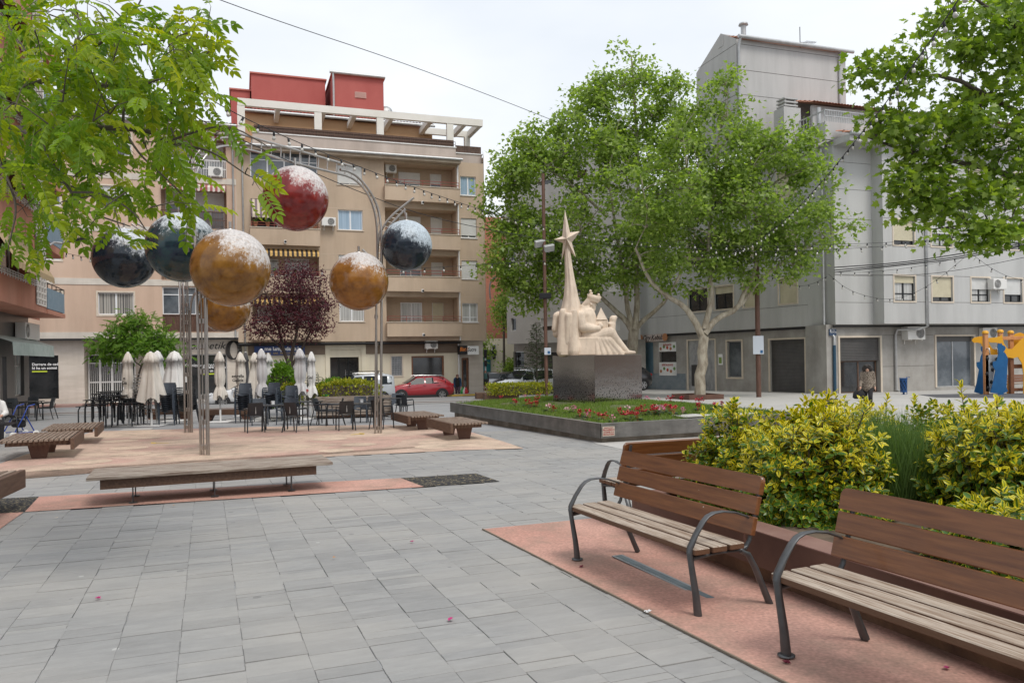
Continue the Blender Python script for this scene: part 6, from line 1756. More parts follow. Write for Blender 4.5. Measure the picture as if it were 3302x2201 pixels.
b=MB();b.ell(Q(388,662),(.11,.11,.125));b.ell(Q(402,652),(.06,.08,.07));b.cap(Q(384,685),Q(378,725),.11,.13,12);b.cap(Q(374,690,-.08),Q(350,680,-.1),.05,.04,8);b.cap(Q(380,725,-.06),Q(408,760,-.1),.08,.06,8);b.cap(Q(362,735),Q(362,760),.12,.14,10)
remesh(b.build('child_figure',ms,st),.022,3)
# ---- vegetation
def unit(a):return a/np.maximum(np.linalg.norm(a,axis=-1,keepdims=True),1e-9)
def frames(axis,nrm):
 """rotation matrices whose y column is the leaf axis and z column near nrm"""
 y=unit(axis);x=unit(np.cross(y,nrm));z=np.cross(x,y)
 return np.stack([x,y,z],axis=2)
def scatter(name,tv,tf,tmi,mats,pos,R,scl,rv,parent=None,stuff=True):
 tv=np.asarray(tv,float);N=len(pos);K=len(tv)
 V=np.einsum('nij,kj->nki',R,tv)*np.asarray(scl)[:,None,None]+pos[:,None,:]
 me=bpy.data.meshes.new(name)
 me.vertices.add(N*K);me.vertices.foreach_set('co',V.reshape(-1).astype(np.float32))
 ln=np.array([len(f)for f in tf]);flat=np.concatenate([np.array(f)for f in tf])
 loops=(flat[None,:]+(np.arange(N)*K)[:,None]).reshape(-1)
 me.loops.add(len(loops));me.loops.foreach_set('vertex_index',loops.astype(np.int32))
 tot=np.tile(ln,N);st_=np.concatenate([[0],np.cumsum(tot)[:-1]])
 me.polygons.add(len(tot));me.polygons.foreach_set('loop_start',st_.astype(np.int32));me.polygons.foreach_set('loop_total',tot.astype(np.int32))
 me.polygons.foreach_set('material_index',np.tile(np.asarray(tmi,np.int32),N))
 at=me.attributes.new('rnd','FLOAT','FACE');at.data.foreach_set('value',np.repeat(np.asarray(rv,np.float32),len(tf)))
 for m in(mats if isinstance(mats,(list,tuple))else[mats]):me.materials.append(m)
 me.update(calc_edges=True)
 o=link(me,name,parent)
 if stuff:o['kind']='stuff'
 return o
def rdir(n,up=0.0):
 d=nr.normal(size=(n,3));d[:,2]+=up
 return unit(d)
def plain(name,tv,tf,tmi,mats):
 me=bpy.data.meshes.new(name);me.from_pydata([tuple(v)for v in tv],[],tf)
 for m in(mats if isinstance(mats,(list,tuple))else[mats]):me.materials.append(m)
 me.polygons.foreach_set('material_index',tmi);me.update()
 return me
def leaf_euo(w=.5,inner=.72,curl=.16,fold=.1):
 v,ts=[(0,0,0)],(.32,.7)
 for t in ts:
  hw=w*.5*(math.sin(math.pi*t**.85)**.8);z=-curl*t*t
  v+=[(-hw,t,z+fold*hw),(-hw*inner,t,z+fold*hw*.6),(0,t,z),(hw*inner,t,z+fold*hw*.6),(hw,t,z+fold*hw)]
 v.append((0,1,-curl))
 f=[(0,3,2),(0,4,3),(2,3,8,7),(3,4,9,8),(7,8,11),(8,9,11),(0,2,1),(0,5,4),(1,2,7,6),(4,5,10,9),(6,7,11),(9,10,11)]
 return v,f,[0]*6+[1]*6
def leaf_plane(big=True):
 o=[(0,0),(.3,-.05),(.52,.2),(.32,.32),(.6,.62),(.26,.58),(0,1.0)]
 pts=o+[(-x,y)for x,y in o[-2:0:-1]]
 v=[(x,y,.12*abs(x)-.12*y*y)for x,y in pts]+[(0,.38,-.03)]
 n=len(pts)
 return v,[(i,(i+1)%n,n)for i in range(n)],[0]*n
def leaf_far():
 v=[(0,0,0),(.5,.25,.05),(.24,.5,.0),(0,1,-.1),(-.24,.5,0),(-.5,.25,.05)]
 return v,[(0,1,2),(0,2,3,4),(0,4,5)],[0,0,0]
def leaf_oval(w=.5):
 v=[(0,0,0),(w/2,.45,.06),(0,1,-.06),(-w/2,.45,.06)]
 return v,[(0,1,2),(0,2,3)],[0,0]
def leaf_comp(pairs=5,L_=1.0,ll=.27,lw=.15,droop=.3):
 v,f,mi=[],[],[]
 def leaflet(p,d,l_,w_):
  d=Vector(d).normalized();s_=d.cross(Vector((0,0,1))).normalized();k=len(v);p=Vector(p)
  for a,b_,z in((0,0,0),(.3,.85,.02),(.55,1,.015),(.8,.6,-.01),(1,0,-.06),(.8,-.6,-.01),(.55,-1,.015),(.3,-.85,.02)):
   q=p+d*(a*l_)+s_*(b_*w_*.5)+Vector((0,0,z*l_*4-a*a*l_*.18));v.append(tuple(q))
  f.extend([(k,k+1,k+2,k+3,k+4),(k,k+4,k+5,k+6,k+7)]);mi.extend([0,0])
 n=6;ra=[(0,L_*t,-droop*t*t*L_)for t in np.linspace(0,.92,n)]
 for i in range(n-1):
  a,c=Vector(ra[i]),Vector(ra[i+1]);k=len(v);e=Vector((.008,0,0))
  v.extend([tuple(a-e),tuple(a+e),tuple(c+e),tuple(c-e)]);f.append((k,k+1,k+2,k+3));mi.append(1)
 for i in range(pairs):
  t=.22+.66*i/(pairs-1);z=-droop*t*t*L_;sc_=1-.25*abs(t-.5)
  for sd_ in(-1,1):
   leaflet((0,L_*t,z),(sd_*.85,.55+.1*rnd.random(),-.12),ll*sc_*rnd.uniform(.85,1.1),lw*sc_)
 leaflet((0,L_*.92,-droop*.85*L_),(0,1,-.35),ll*.95,lw)
 return v,f,mi
m_euo_g=leafmat('euonymus_green',[(.03,.085,.012),(.06,.145,.018),(.1,.2,.024)],.22,.3,(1.3,1.5,.4),.5)
m_euo_y=leafmat('euonymus_yellow',[(.66,.58,.02),(.8,.66,.03),(.56,.55,.025)],.3,.35,(1.2,1.15,.5),.45)
m_plane=leafmat('plane_leaf',[(.14,.21,.045),(.2,.285,.07),(.27,.36,.095),(.36,.45,.14)],.5,.42,(1.35,1.5,.45))
m_plane2=leafmat('plane_leaf_near',[(.1,.17,.024),(.15,.235,.035),(.2,.29,.05),(.28,.37,.08)],.5,.4,(1.45,1.5,.4))
m_koel=leafmat('feathered_leaf',[(.1,.2,.016),(.15,.26,.02),(.22,.32,.024),(.32,.38,.028)],.5,.4,(1.75,1.6,.3))
m_plum=leafmat('purple_leaf',[(.05,.014,.022),(.085,.022,.034),(.14,.04,.05),(.07,.018,.026)],.3,.45,(1.4,.7,.9))
m_fresh=leafmat('fresh_green_leaf',[(.1,.22,.025),(.15,.29,.035),(.22,.36,.06)],.48,.45,(1.4,1.5,.4))
m_hedge=leafmat('yellow_hedge_leaf',[(.2,.26,.02),(.38,.4,.03),(.48,.46,.04),(.12,.2,.02)],.3,.45,(1.2,1.2,.4))
m_con=leafmat('dull_conifer',[(.03,.05,.02),(.05,.075,.03),(.07,.09,.04)],.15,.7,(1.2,1.3,.6))
m_grassb=leafmat('grass_blade',[(.09,.17,.025),(.14,.24,.04),(.19,.28,.06),(.27,.3,.1)],.4,.5,(1.3,1.4,.4))
m_lav=leafmat('grey_green_stem',[(.09,.16,.045),(.13,.22,.06),(.18,.27,.09)],.35,.6,(1.2,1.3,.6))
# ---- variegated shrubs in the rusty planter
SOLID=MT['soil']
EU_O=[leaf_euo(.58,.89,.12,.3),leaf_euo(.62,.87,.3,.2)]
EU_Y=[leaf_euo(.54,.34,.12,.3),leaf_euo(.58,.16,.25,.3)]
EU_ME={}
def shrub(label,c,r,nshoots,yel,L_=.068,indiv=0,spikes=0,hgt=None):
 """c: middle at the soil, r: half widths; shoots carry whorls of leaves"""
 x,y=c;rx,ry,H=r
 t=thing('variegated_shrub',label,'shrub',(x,y,.27),rnd.uniform(0,3),'variegated shrubs in the rusty planter')
 t.rotation_euler=(0,0,0)
 pos,ax,nm,sc,yl=[],[],[],[],[]
 tips=[]
 for i in range(nshoots):
  while True:
   d=nr.normal(size=3);d[2]=abs(d[2])*.9-.12;d/=np.linalg.norm(d)
   rr_=nr.uniform(.7,1.0)
   lump=1+.13*math.sin(5*d[0]+x*7)+.1*math.sin(6*d[1]+3*d[2]+y*5)+.05*nr.normal()
   p=np.array([d[0]*rx,d[1]*ry,max(.02,d[2]*H+.03)])*rr_*lump
   if p[2]>.0:break
  sp=spikes>0 and i<spikes
  out=unit(np.array([d[0],d[1],.35+.6*abs(d[2])])+nr.normal(size=3)*.25)
  ln=nr.uniform(.08,.14)
  if sp:
   out=unit(np.array([d[0]*.2,d[1]*.2,1.0]));ln=nr.uniform(.22,.4);p[2]=max(p[2],H*.85)
  tips.append((p,out,ln))
  nl=9 if not sp else 18
  ph=nr.uniform(0,6.28)
  e1=unit(np.cross(out,[.3,.5,.2]));e2=np.cross(out,e1)
  top=min(1,max(0,p[2]/H))
  for k in range(nl):
   a=ph+k*2.4;f=k/(nl-1)
   rad=e1*math.cos(a)+e2*math.sin(a)
   open_=1.25-.95*f if not sp else.9-.5*f
   dirv=unit(out*(.22+.85*f)+rad*(1.2-.55*f)+np.array([0,0,.04]))if not sp else unit(out*(1.1-open_*.75)+rad*open_)
   pos.append(p+out*(f*ln-.04)+rad*.004);ax.append(dirv);nm.append(unit(out*1.2+np.array([0,0,.45])-rad*.35))
   sc.append(L_*nr.uniform(.7,1.15)*(1-.3*f))
   yl.append(nr.random()<yel*(1.05*top**1.15)*(.45+.8*f))
 pos,ax,nm,sc,yl=map(np.array,(pos,ax,nm,sc,yl))
 R=frames(ax,nm)
 wpos=pos+np.array([x,y,.27])
 dist=np.linalg.norm(wpos-np.array([0,0,EYE]),axis=1)
 order=np.argsort(dist)
 single=np.zeros(len(pos),bool);single[order[:indiv]]=True
 for kind,fl,T in(('y',yl,EU_Y),('o',~yl,EU_O)):
  for vi in range(2):
   sel=fl&~single&(np.arange(len(pos))%2==vi)
   if sel.any():scatter('leaves',*T[vi],[m_euo_g,m_euo_y],pos[sel],R[sel],sc[sel],nr.random(sel.sum()),t)
 for i in np.where(single)[0]:
  key=(bool(yl[i]),i%2)
  if key not in EU_ME:EU_ME[key]=plain('leaf',*(EU_Y if yl[i]else EU_O)[i%2],[m_euo_g,m_euo_y])
  o=bpy.data.objects.new('leaf',EU_ME[key]);COL.objects.link(o);o.parent=t
  M=np.eye(4);M[:3,:3]=R[i]*sc[i];M[:3,3]=pos[i]
  o.matrix_local=Matrix([list(q)for q in M])
 b=MB()
 for p,out,ln in tips[::5]:
  p0=Vector((p[0]*.25,p[1]*.25,-.02));p1=Vector(p);b.tube([p0,p0.lerp(p1,.6)+Vector((0,0,-.04)),p1,p1+Vector(out)*ln*.9],[.011,.008,.005,.003],5)
 b.build('stems',MT['bark_brown'],t)['kind']='stuff'
 return t
shrub('full rounded variegated shrub directly behind the middle bench',(2.58,6.82),(.62,.68,.92),1250,1.0,.08,300)
shrub('dark green variegated shrub with few yellow tips, beside the half hidden bench',(2.13,7.5),(.5,.46,.82),480,.6,.088,300)
shrub('tall variegated shrub with upright shoots, in front of the walking woman',(3.85,8.75),(.8,.6,.76),760,1.0,.09,200,9)
shrub('dark green shrub in the gap between the two large yellow shrubs',(4.4,8.3),(.42,.4,.76),380,.35,.08,0)
shrub('largest variegated shrub, behind the nearest bench at the right edge',(4.32,6.5),(.84,.8,.98),1500,1.0,.086,300,3)
shrub('yellow tipped shrub with one tall shoot, in front of the blue king panels',(5.0,8.5),(.62,.55,.7),460,1.0,.09,100,4)
shrub('variegated shrub at the right edge, under the play panels',(5.95,8.3),(.55,.5,.68),400,1.0,.09,0,2)
shrub('low variegated shrub filling the bed behind the nearest bench',(3.25,4.9),(.5,.8,.42),420,.7,.09,0)
def blades(name,label,cat,n,posf,hf,wid,lean,mat,kind=None,parent=None,loc_=(0,0,0)):
 base=posf(n);h=hf(n)
 ax=unit(np.stack([nr.normal(0,lean,n),nr.normal(0,lean,n),np.ones(n)],1));nm=rdir(n)*np.array([1,1,.1])
 v=[(-wid,0,0),(wid,0,0),(wid*.7,.55,.04),(-wid*.7,.55,.04),(0,1,.16)]
 o=scatter(name,v,[(0,1,2,3),(3,2,4)],[0,0],mat,base,frames(ax,nm),h,nr.random(n),parent)
 if label:tag(o,label,cat)
 return o
t=thing('lavender_tuft','tuft of thin grey green stems between the two large shrubs','plant',(3.36,6.95,.27))
def lavp(n):
 a=nr.uniform(0,6.28,n);r_=nr.uniform(0,1,n)**.6
 return np.stack([.34*r_*np.cos(a),.38*r_*np.sin(a),np.zeros(n)],1)
blades('stems',None,None,2600,lavp,lambda n:nr.uniform(.5,.98,n),.006,.2,m_lav,None,t)
# ---- turf and cyclamen round the statue
def turfp(n):
 a,tt=nr.uniform(.13,LA-.13,n),nr.uniform(.13,LT-.13,n)
 out=np.zeros((n,3))
 for i in range(n):
  p=lp(a[i],tt[i]);out[i]=(p.x,p.y,turf_z(a[i],tt[i]))
 pc2=np.array([ctr.x,ctr.y]);d=out[:,:2]-pc2
 la_,lb_=d@np.array(ped_dr[:2]),d@np.array(ped_dl[:2])
 keep=~((abs(la_)<1.3)&(abs(lb_)<1.3))
 bald=np.sin(out[:,0]*2.1+1.7)*np.sin(out[:,1]*1.6)>.72
 return np.where(((keep&~bald)[:,None]),out,out+np.array([0,0,-.2]))
tag(blades('grass',None,None,60000,turfp,lambda n:nr.uniform(.05,.13,n),.05,.35,m_grassb),'short grass on the raised lawn round the statue','grass',None,'stuff')
m_cyl=leafmat('cyclamen_leaf',[(.03,.07,.025),(.06,.1,.045),(.12,.16,.1)],.15,.5,(1,1.2,.7))
m_pet=[M_('red_petal',(.42,.008,.025),.5,0,(.55,.015,.05),20),M_('pink_petal',(.6,.1,.24),.5,0,(.75,.4,.5),16),M_('white_petal',(.7,.5,.5),.5,0,(.5,.03,.1),20,(1,1,1),(.5,.7))]
cyc=[]
for k in range(6):
 t=thing('cyclamen','cyclamen','flower',(0,0,-50),0,'cyclamen planted on the raised lawn')
 n=16;a=nr.uniform(0,6.28,n);d=np.stack([np.cos(a),np.sin(a),nr.uniform(.1,.6,n)],1)
 v=[(0,0,0),(.45,.2,.05),(.5,.6,.0),(0,.95,-.1),(-.5,.6,0),(-.45,.2,.05)]
 scatter('leaves',v,[(0,1,2,3),(0,3,4,5)],[0,0],m_cyl,d*.06+np.array([0,0,.03]),frames(d,np.tile([0,0,1.],(n,1))),nr.uniform(.06,.09,n),nr.random(n),t)
 nf=5+k%3*2
 for j in range(nf):
  b=MB();a,r_=rnd.random()*6.28,rnd.uniform(0,.1);c0_=Vector((r_*math.cos(a),r_*math.sin(a),rnd.uniform(.12,.19)))
  for q in range(5):
   a2=q*1.257+rnd.random();dv_=Vector((math.cos(a2),math.sin(a2),rnd.uniform(.4,1.4))).normalized();s_=Vector((-math.sin(a2),math.cos(a2),0))*.017
   b.add([c0_,c0_+dv_*.03+s_,c0_+dv_*.058,c0_+dv_*.03-s_],[(0,1,2,3)])
  b.add([(0,0,.02),(.004,.0,.02),c0_+Vector((.003,0,0)),c0_-Vector((.003,0,0))],[(0,1,2,3)])
  b.build('flower',m_pet[(0,0,0,1,2,0)[k]],t)
 cyc.append(t)
CY=[(150,1240),(100,1245),(300,1235),(318,1233),(352,1240),(375,1243),(395,1247),(335,1272),(190,1292),(212,1297),(270,1302),(300,1306),(332,1316),(402,1331),(432,1332),(512,1346),(545,1352),(590,1362),(622,1367),(652,1372),(702,1377),(728,1382),(787,1387),(828,1312),(880,1307),(932,1311),(957,1306),(1030,1317),(1062,1322),(1092,1327),(1122,1332),(862,1381),(897,1371),(950,1386),(972,1367),(1022,1361),(1062,1352),(1150,1352),(1202,1342),(1292,1341),(1382,1341),(1062,1277),(1127,1281),(1192,1286),(1277,1291),(1312,1291),(982,1277),(1437,1306),(30,1260),(250,1240)]
ORDC=('first','second','third','fourth','fifth','sixth','seventh');CNT={}
CY.sort(key=lambda q:q[0])
cl_names=['deep red cyclamen','red cyclamen','full red cyclamen','pink cyclamen','white and red cyclamen','red cyclamen']
for i,(x,y)in enumerate(CY):
 u,v=1550+.542*x,600+.542*y
 zz=.36
 for _ in range(8):
  r0=ray(u,v);tt_=(EYE-zz)/-r0.z;p=Vector((r0.x*tt_,tt_,zz));q=p-lo;a,t_=q.dot(la),q.dot(ld)
  zz=turf_z(min(max(a,.15),LA-.15),min(max(t_,.15),LT-.15))+.08
 a,t_=min(max(a,.2),LA-.2),min(max(t_,.2),LT-.2);p=lp(a,t_)
 k=(3 if i in(1,7,18,20,24,33,36,44)else 4 if i in(5,15,17,27,37,38)else i%3)
 where='far left corner of the lawn' if x<260 else('far edge behind the pedestal' if y<1250 else('left rim of the lawn' if x<520 else('lawn corner above the sign' if x<800 else('pedestal foot' if x<960 and y<1320 else('right rim of the lawn' if y>1330 else 'back right part of the lawn')))))
 lb='%s by the %s, %s from left there'%(cl_names[k],where,ORDC[CNT.setdefault((cl_names[k],where),0)]);CNT[(cl_names[k],where)]+=1
 loc_=(p.x,p.y,turf_z(a,t_)-.01)
 c=copy_tree(cyc[k],loc_,rnd.uniform(0,6),lb,scale=rnd.uniform(.9,1.3))
for t in cyc:
 for ch in list(t.children):bpy.data.objects.remove(ch)
 bpy.data.objects.remove(t)
# ---- trees
def pxpath(pts,y0,y1=None):
 n=len(pts);y1=y0 if y1 is None else y1
 return[P(u,v,y0+(y1-y0)*i/max(n-1,1))for i,(u,v)in enumerate(pts)]
def tree(name,label,base,limbs,ells,leafT,lmat,bark,nclus,perclus,crad,lsize,up=.6,droop=-.15,twig=.02,indiv=0,shell=.45,jit=1.0):
 """limbs: list of (polyline, r0, r1); ells: (u, v, ru, rv, depth) blobs that make the crown"""
 t=thing(name,label,'tree',base,0)
 B=Vector(base)
 b=MB();b.M=Matrix.Translation(-B)
 nodes=[]
 for k,(pl,r0,r1)in enumerate(limbs):
  pl=smooth_poly(pl,2)
  bb2=b if k==0 else MB()
  bb2.M=Matrix.Translation(-B)
  n=len(pl);bb2.tube([p+Vector((rnd.gauss(0,r0*.08),rnd.gauss(0,r0*.08),0))for p in pl],[r0+(r1-r0)*i/(n-1)for i in range(n)],10)
  nodes+=pl[n//3:]
  if k==0:bb2.build('trunk',bark,t)
  else:bb2.build('limb',bark,t)
 area=np.array([e[2]*e[3]for e in ells],float);prob=area/area.sum()
 tw=MB();tw.M=Matrix.Translation(-B)
 P_,A_,N_,S_=[],[],[],[]
 for i in range(nclus):
  e=ells[nr.choice(len(ells),p=prob)]
  d=nr.normal(size=3);d/=np.linalg.norm(d);r_=nr.uniform(shell**3,1)**(1/3)
  c=P(e[0],e[1],e[4]);m_=e[4]/FOC
  c=c+Vector((d[0]*e[2]*m_*r_,d[1]*min(e[2],e[3])*m_*r_*1.0,d[2]*e[3]*m_*r_))
  near=min(nodes,key=lambda q:(q-c).length+.6*max(0,q.z-c.z))
  mid=near.lerp(c,.55)+Vector((rnd.gauss(0,.12),rnd.gauss(0,.12),rnd.uniform(0,.35)))*min(1,(near-c).length*.3)
  tw.tube([near,near.lerp(mid,.5)+Vector((0,0,.05)),mid,c],[twig*1.5,twig,twig*.7,twig*.3],5)
  nodes.append(mid)if i%2==0 else None
  n=int(perclus*nr.uniform(.5,1.4))
  off=nr.normal(size=(n,3))*crad*.55*jit;off[:,2]*=.75
  P_.append(np.array(c)+off)
  A_.append(unit(off/crad+nr.normal(size=(n,3))*.7+np.array([0,0,droop])))
  N_.append(unit(nr.normal(size=(n,3))*.6+np.array([0,-.15,up])))
  S_.append(lsize*nr.uniform(.65,1.25,n))
 tw.build('branches',bark,t)['kind']='stuff'
 pos,ax,nm,sc=np.concatenate(P_),np.concatenate(A_),np.concatenate(N_),np.concatenate(S_)
 R=frames(ax,nm)
 scatter('crown',*leafT,lmat,pos-np.array(base),R,sc,nr.random(len(pos)),t)
 return t
lp_far,lp_big=leaf_far(),leaf_plane()
Y2=39.5
base2=G(2255,1286)
tree('plane_tree','plane tree with a pale straight trunk in a low square bed',base2,[(pxpath([(2255,1290),(2258,1230),(2264,1150),(2270,1085)],base2.y),.3,.24),(pxpath([(2268,1090),(2240,1030),(2205,985),(2150,955),(2090,900),(2050,800)],Y2),.2,.06),(pxpath([(2270,1060),(2296,968),(2294,912),(2280,820),(2300,650),(2320,420)],Y2),.17,.04),(pxpath([(2272,1075),(2312,1025),(2378,997),(2400,940),(2436,880),(2444,760),(2480,600)],Y2),.18,.04),(pxpath([(2390,985),(2450,900),(2560,820),(2680,760)],Y2),.1,.03),(pxpath([(2300,700),(2220,580),(2200,420)],Y2),.08,.03)],[(2325,320,75,100,Y2),(2310,480,210,150,Y2),(2470,620,230,190,Y2),(2270,720,270,170,Y2),(2610,740,170,95,Y2),(2450,850,200,95,Y2),(2190,880,120,70,Y2),(2230,600,200,200,Y2),(2560,500,90,110,Y2)],lp_far,m_plane,MT['bark'],380,66,.56,.215,1.0,twig=.025)
Y1=46
base1=P(2036,1256,47)
tree('plane_tree','larger plane tree behind the statue with forked trunk',base1,[(pxpath([(2036,1262),(2038,1180),(2042,1060)],47,Y1),.36,.3),(pxpath([(2040,1070),(2020,1032),(1975,996),(1945,965),(1880,900),(1800,820)],Y1),.2,.06),(pxpath([(2040,1060),(2020,980),(2022,920),(1990,780),(1960,560)],Y1),.18,.05),(pxpath([(2046,1060),(2056,960),(2052,880),(2060,640),(2050,360),(2035,180)],Y1),.2,.04),(pxpath([(2048,1065),(2072,1034),(2115,1000),(2145,970),(2200,880),(2240,760)],Y1),.17,.05),(pxpath([(1960,700),(1850,600),(1760,540)],Y1),.1,.03)],[(2045,200,70,90,Y1),(2060,360,160,150,Y1),(1900,440,170,160,Y1),(1760,620,190,190,Y1),(1960,640,260,230,Y1),(1690,810,120,130,Y1),(1820,870,170,120,Y1),(1660,560,80,80,Y1),(2120,540,150,200,Y1),(1960,850,200,110,Y1),(1700,960,80,60,Y1),(1770,470,120,110,Y1),(1640,690,90,150,Y1),(1600,850,50,80,Y1),(1930,330,110,110,Y1),(2190,330,90,110,Y1),(2110,800,120,120,Y1)],lp_far,m_plane,MT['bark'],520,72,.64,.24,1.0,twig=.03)
t=thing('tree_bed','low square steel edged bed under the plane tree','planter',(base2.x-.1,base2.y,base2.z),R_(15))
for(x0,x1,y0_,y1_)in((-.95,.95,-.95,-.85),(-.95,.95,.85,.95),(-.95,-.85,-.849,.849),(.85,.95,-.849,.849)):
 b=MB();b.box(x0,x1,y0_,y1_,-.02,.26);b.build('edge',MT['corten'],t)
b=MB();b.box(-.849,.849,-.849,.849,0,.18);b.build('soil',MT['soil'],t)
Y3=17.5
base3=Vector((15.5,18.5,gz(0,18.5)))
tree('plane_tree','large leaved plane tree branches reaching in at the upper right',base3,[([base3,base3+Vector((-.2,0,3)),base3+Vector((-.6,0,5.2))],.32,.26),([base3+Vector((-.5,0,4.6)),*pxpath([(3420,640),(3250,560),(3080,520),(2900,480),(2790,440)],18,Y3)],.1,.015),([base3+Vector((-.6,0,5.2)),*pxpath([(3380,420),(3220,330),(3060,240),(2900,250),(2760,215)],18,17)],.09,.012),([base3+Vector((-.6,0,5.2)),*pxpath([(3400,300),(3300,120),(3180,20),(3060,-60)],18,17)],.09,.015),([base3+Vector((-.5,0,4.2)),*pxpath([(3440,760),(3300,700),(3150,720),(3000,740)],18,17.5)],.07,.012)],[(2880,250,130,75,17),(2960,180,90,60,17),(3150,120,190,120,17.5),(3060,420,250,100,17.5),(3230,300,160,160,18),(2960,560,130,70,17.3),(3130,620,200,90,17.5),(2960,650,90,60,17.2),(3120,750,120,55,17),(3270,560,130,140,18),(3280,760,60,40,17),(2850,400,60,40,17),(3000,60,80,50,17.5),(3300,60,140,130,18)],lp_big,m_plane2,MT['bark_brown'],195,36,.36,.155,.9,twig=.012,shell=.2)
KL=[leaf_comp(5,1.0,.27,.15,.25),leaf_comp(6,1.0,.25,.14,.4),leaf_comp(4,1.0,.3,.16,.15)]
base4=Vector((-8.2,6.2,gz(0,6.2)))
t4=thing('feather_leaved_tree','bright green feather leaved tree hanging in from the upper left','tree',base4,0)
br4=[([(-500,520),(-200,450),(-40,418),(160,411),(396,413),(494,425),(534,459),(620,474),(690,490),(790,560)],6.3,5.9,.034),([(-500,500),(-100,350),(60,290),(190,241),(270,172),(344,126),(396,75),(442,30),(470,-40)],6.4,6.6,.028),([(60,412),(98,436),(143,471),(189,557),(230,620),(270,677),(330,700),(420,730)],6.1,5.7,.02),([(-200,450),(0,517),(25,580),(57,666),(34,770)],6.0,5.6,.018),([(200,236),(264,103),(247,34),(230,-40)],6.5,6.8,.014),([(190,300),(293,281),(379,264),(436,310),(505,356),(600,322),(655,300)],6.3,6.4,.02),([(344,126),(430,150),(540,130),(600,70),(650,40)],6.5,6.6,.013),([(396,413),(400,330),(480,260),(600,240),(690,150)],6.2,6.3,.013),([(534,459),(640,420),(740,400),(860,470)],6.0,5.9,.011),([(396,413),(450,500),(520,560),(600,640)],6.0,5.8,.011),([(230,620),(330,620),(430,680),(470,740)],5.8,5.6,.009)]
twv=MB();twv.M=Matrix.Translation(-base4)
b=MB();b.M=Matrix.Translation(-base4);b.tube([base4,base4+Vector((.3,0,1.6)),P(-500,520,6.35)],[.12,.1,.06],10);b.build('trunk',MT['bark_brown'],t4)
pts4=[]
for pl,ya,yb,r0 in br4:
 q=smooth_poly(pxpath(pl,ya,yb),3);n=len(q)
 bb2=MB();bb2.M=Matrix.Translation(-base4);bb2.tube(q,[r0+(.004-r0)*i/(n-1)for i in range(n)],7);bb2.build('branch',MT['bark_brown'],t4)
 pts4+=q[n//5:]
BL0=[(150,250,230,260,520),(420,190,210,150,240),(470,400,190,110,200),(160,560,190,170,300),(590,130,80,120,70),(560,520,110,90,85),(430,610,110,90,60),(70,780,90,50,40),(260,690,110,60,45),(640,300,35,60,18),(745,420,60,45,20),(800,560,50,80,26),(430,765,70,40,18),(610,640,50,40,14),(300,420,260,200,260),(660,60,45,60,14),(860,480,35,25,5),(330,60,120,80,60)]
BL=[(u,v,ru,rv,int(n*(.54 if v<380 else.26)))for u,v,ru,rv,n in BL0]
P_,A_,N_,S_=[],[],[],[]
for u,v,ru,rv,n in BL:
 for _ in range(n):
  a,r_=nr.uniform(0,6.28),nr.uniform(0,1)**.5
  y=nr.uniform(5.2,7.6)if u<500 else nr.uniform(5.5,6.5)
  c=P(u+ru*r_*math.cos(a),v+rv*r_*math.sin(a),y)
  near=min(pts4,key=lambda q:(q-c).length)
  if(near-c).length>.18 and nr.random()<.5:
   twv.tube([near,near.lerp(c,.5)+Vector((0,0,.03)),c],[.006,.004,.002],4)
  d=unit(np.array(c-near)*1.2+nr.normal(size=3)*.28+np.array([.22,-.05,-.2]))
  if nr.random()<.55:pts4.append(near.lerp(c,.7))
  P_.append(np.array(c));A_.append(d);N_.append(unit(nr.normal(size=3)*.38+np.array([0,-.25,1])));S_.append(nr.uniform(.18,.31))
twv.build('twigs',MT['bark_brown'],t4)['kind']='stuff'
P_,A_,N_,S_=map(np.array,(P_,A_,N_,S_));R=frames(A_,N_)
near300=np.zeros(len(P_),bool);near300[np.argsort(P_[:,1]-S_*3)[:300]]=True
kv=nr.randint(0,3,len(P_))
m_rach=M_('leaf_stalk',(.14,.2,.04),.6)
for k in range(3):
 sel=(kv==k)&~near300
 scatter('foliage',*KL[k],[m_koel,m_rach],P_[sel]-np.array(base4),R[sel],S_[sel],nr.random(sel.sum()),t4)
 me=plain('leaf',*KL[k],[m_koel,m_rach])
 for i in np.where((kv==k)&near300)[0]:
  o=bpy.data.objects.new('leaf',me);COL.objects.link(o);o.parent=t4
  M=np.eye(4);M[:3,:3]=R[i]*S_[i];M[:3,3]=P_[i]-np.array(base4);o.matrix_local=Matrix([list(q)for q in M])
YP=29.5
bp_=P(944,1300,YP)
tree('purple_leaved_tree','dark purple leaved tree behind the closed parasols',bp_,[(pxpath([(944,1300),(940,1230),(934,1170)],YP),.17,.12),(pxpath([(934,1180),(912,1125),(905,1080),(880,1000),(850,930)],YP),.08,.02),(pxpath([(936,1175),(945,1120),(955,1080),(970,1000),(965,880)],YP),.08,.02),(pxpath([(940,1180),(975,1120),(1010,1050),(1040,980)],YP),.06,.015),(pxpath([(920,1140),(870,1080),(820,1060)],YP),.04,.012)],[(950,960,120,95,YP),(880,1000,100,80,YP),(1010,1010,75,75,YP),(960,890,85,45,YP),(850,1050,65,50,YP),(1040,940,45,60,YP),(930,1060,120,45,YP),(1000,1070,80,25,YP)],leaf_oval(.55),m_plum,MT['bark_dark'],200,55,.34,.095,.4,twig=.014,shell=.15)
YG=31
bg_=P(438,1300,YG)
LCs=leaf_comp(9,1.0,.2,.075,.4)
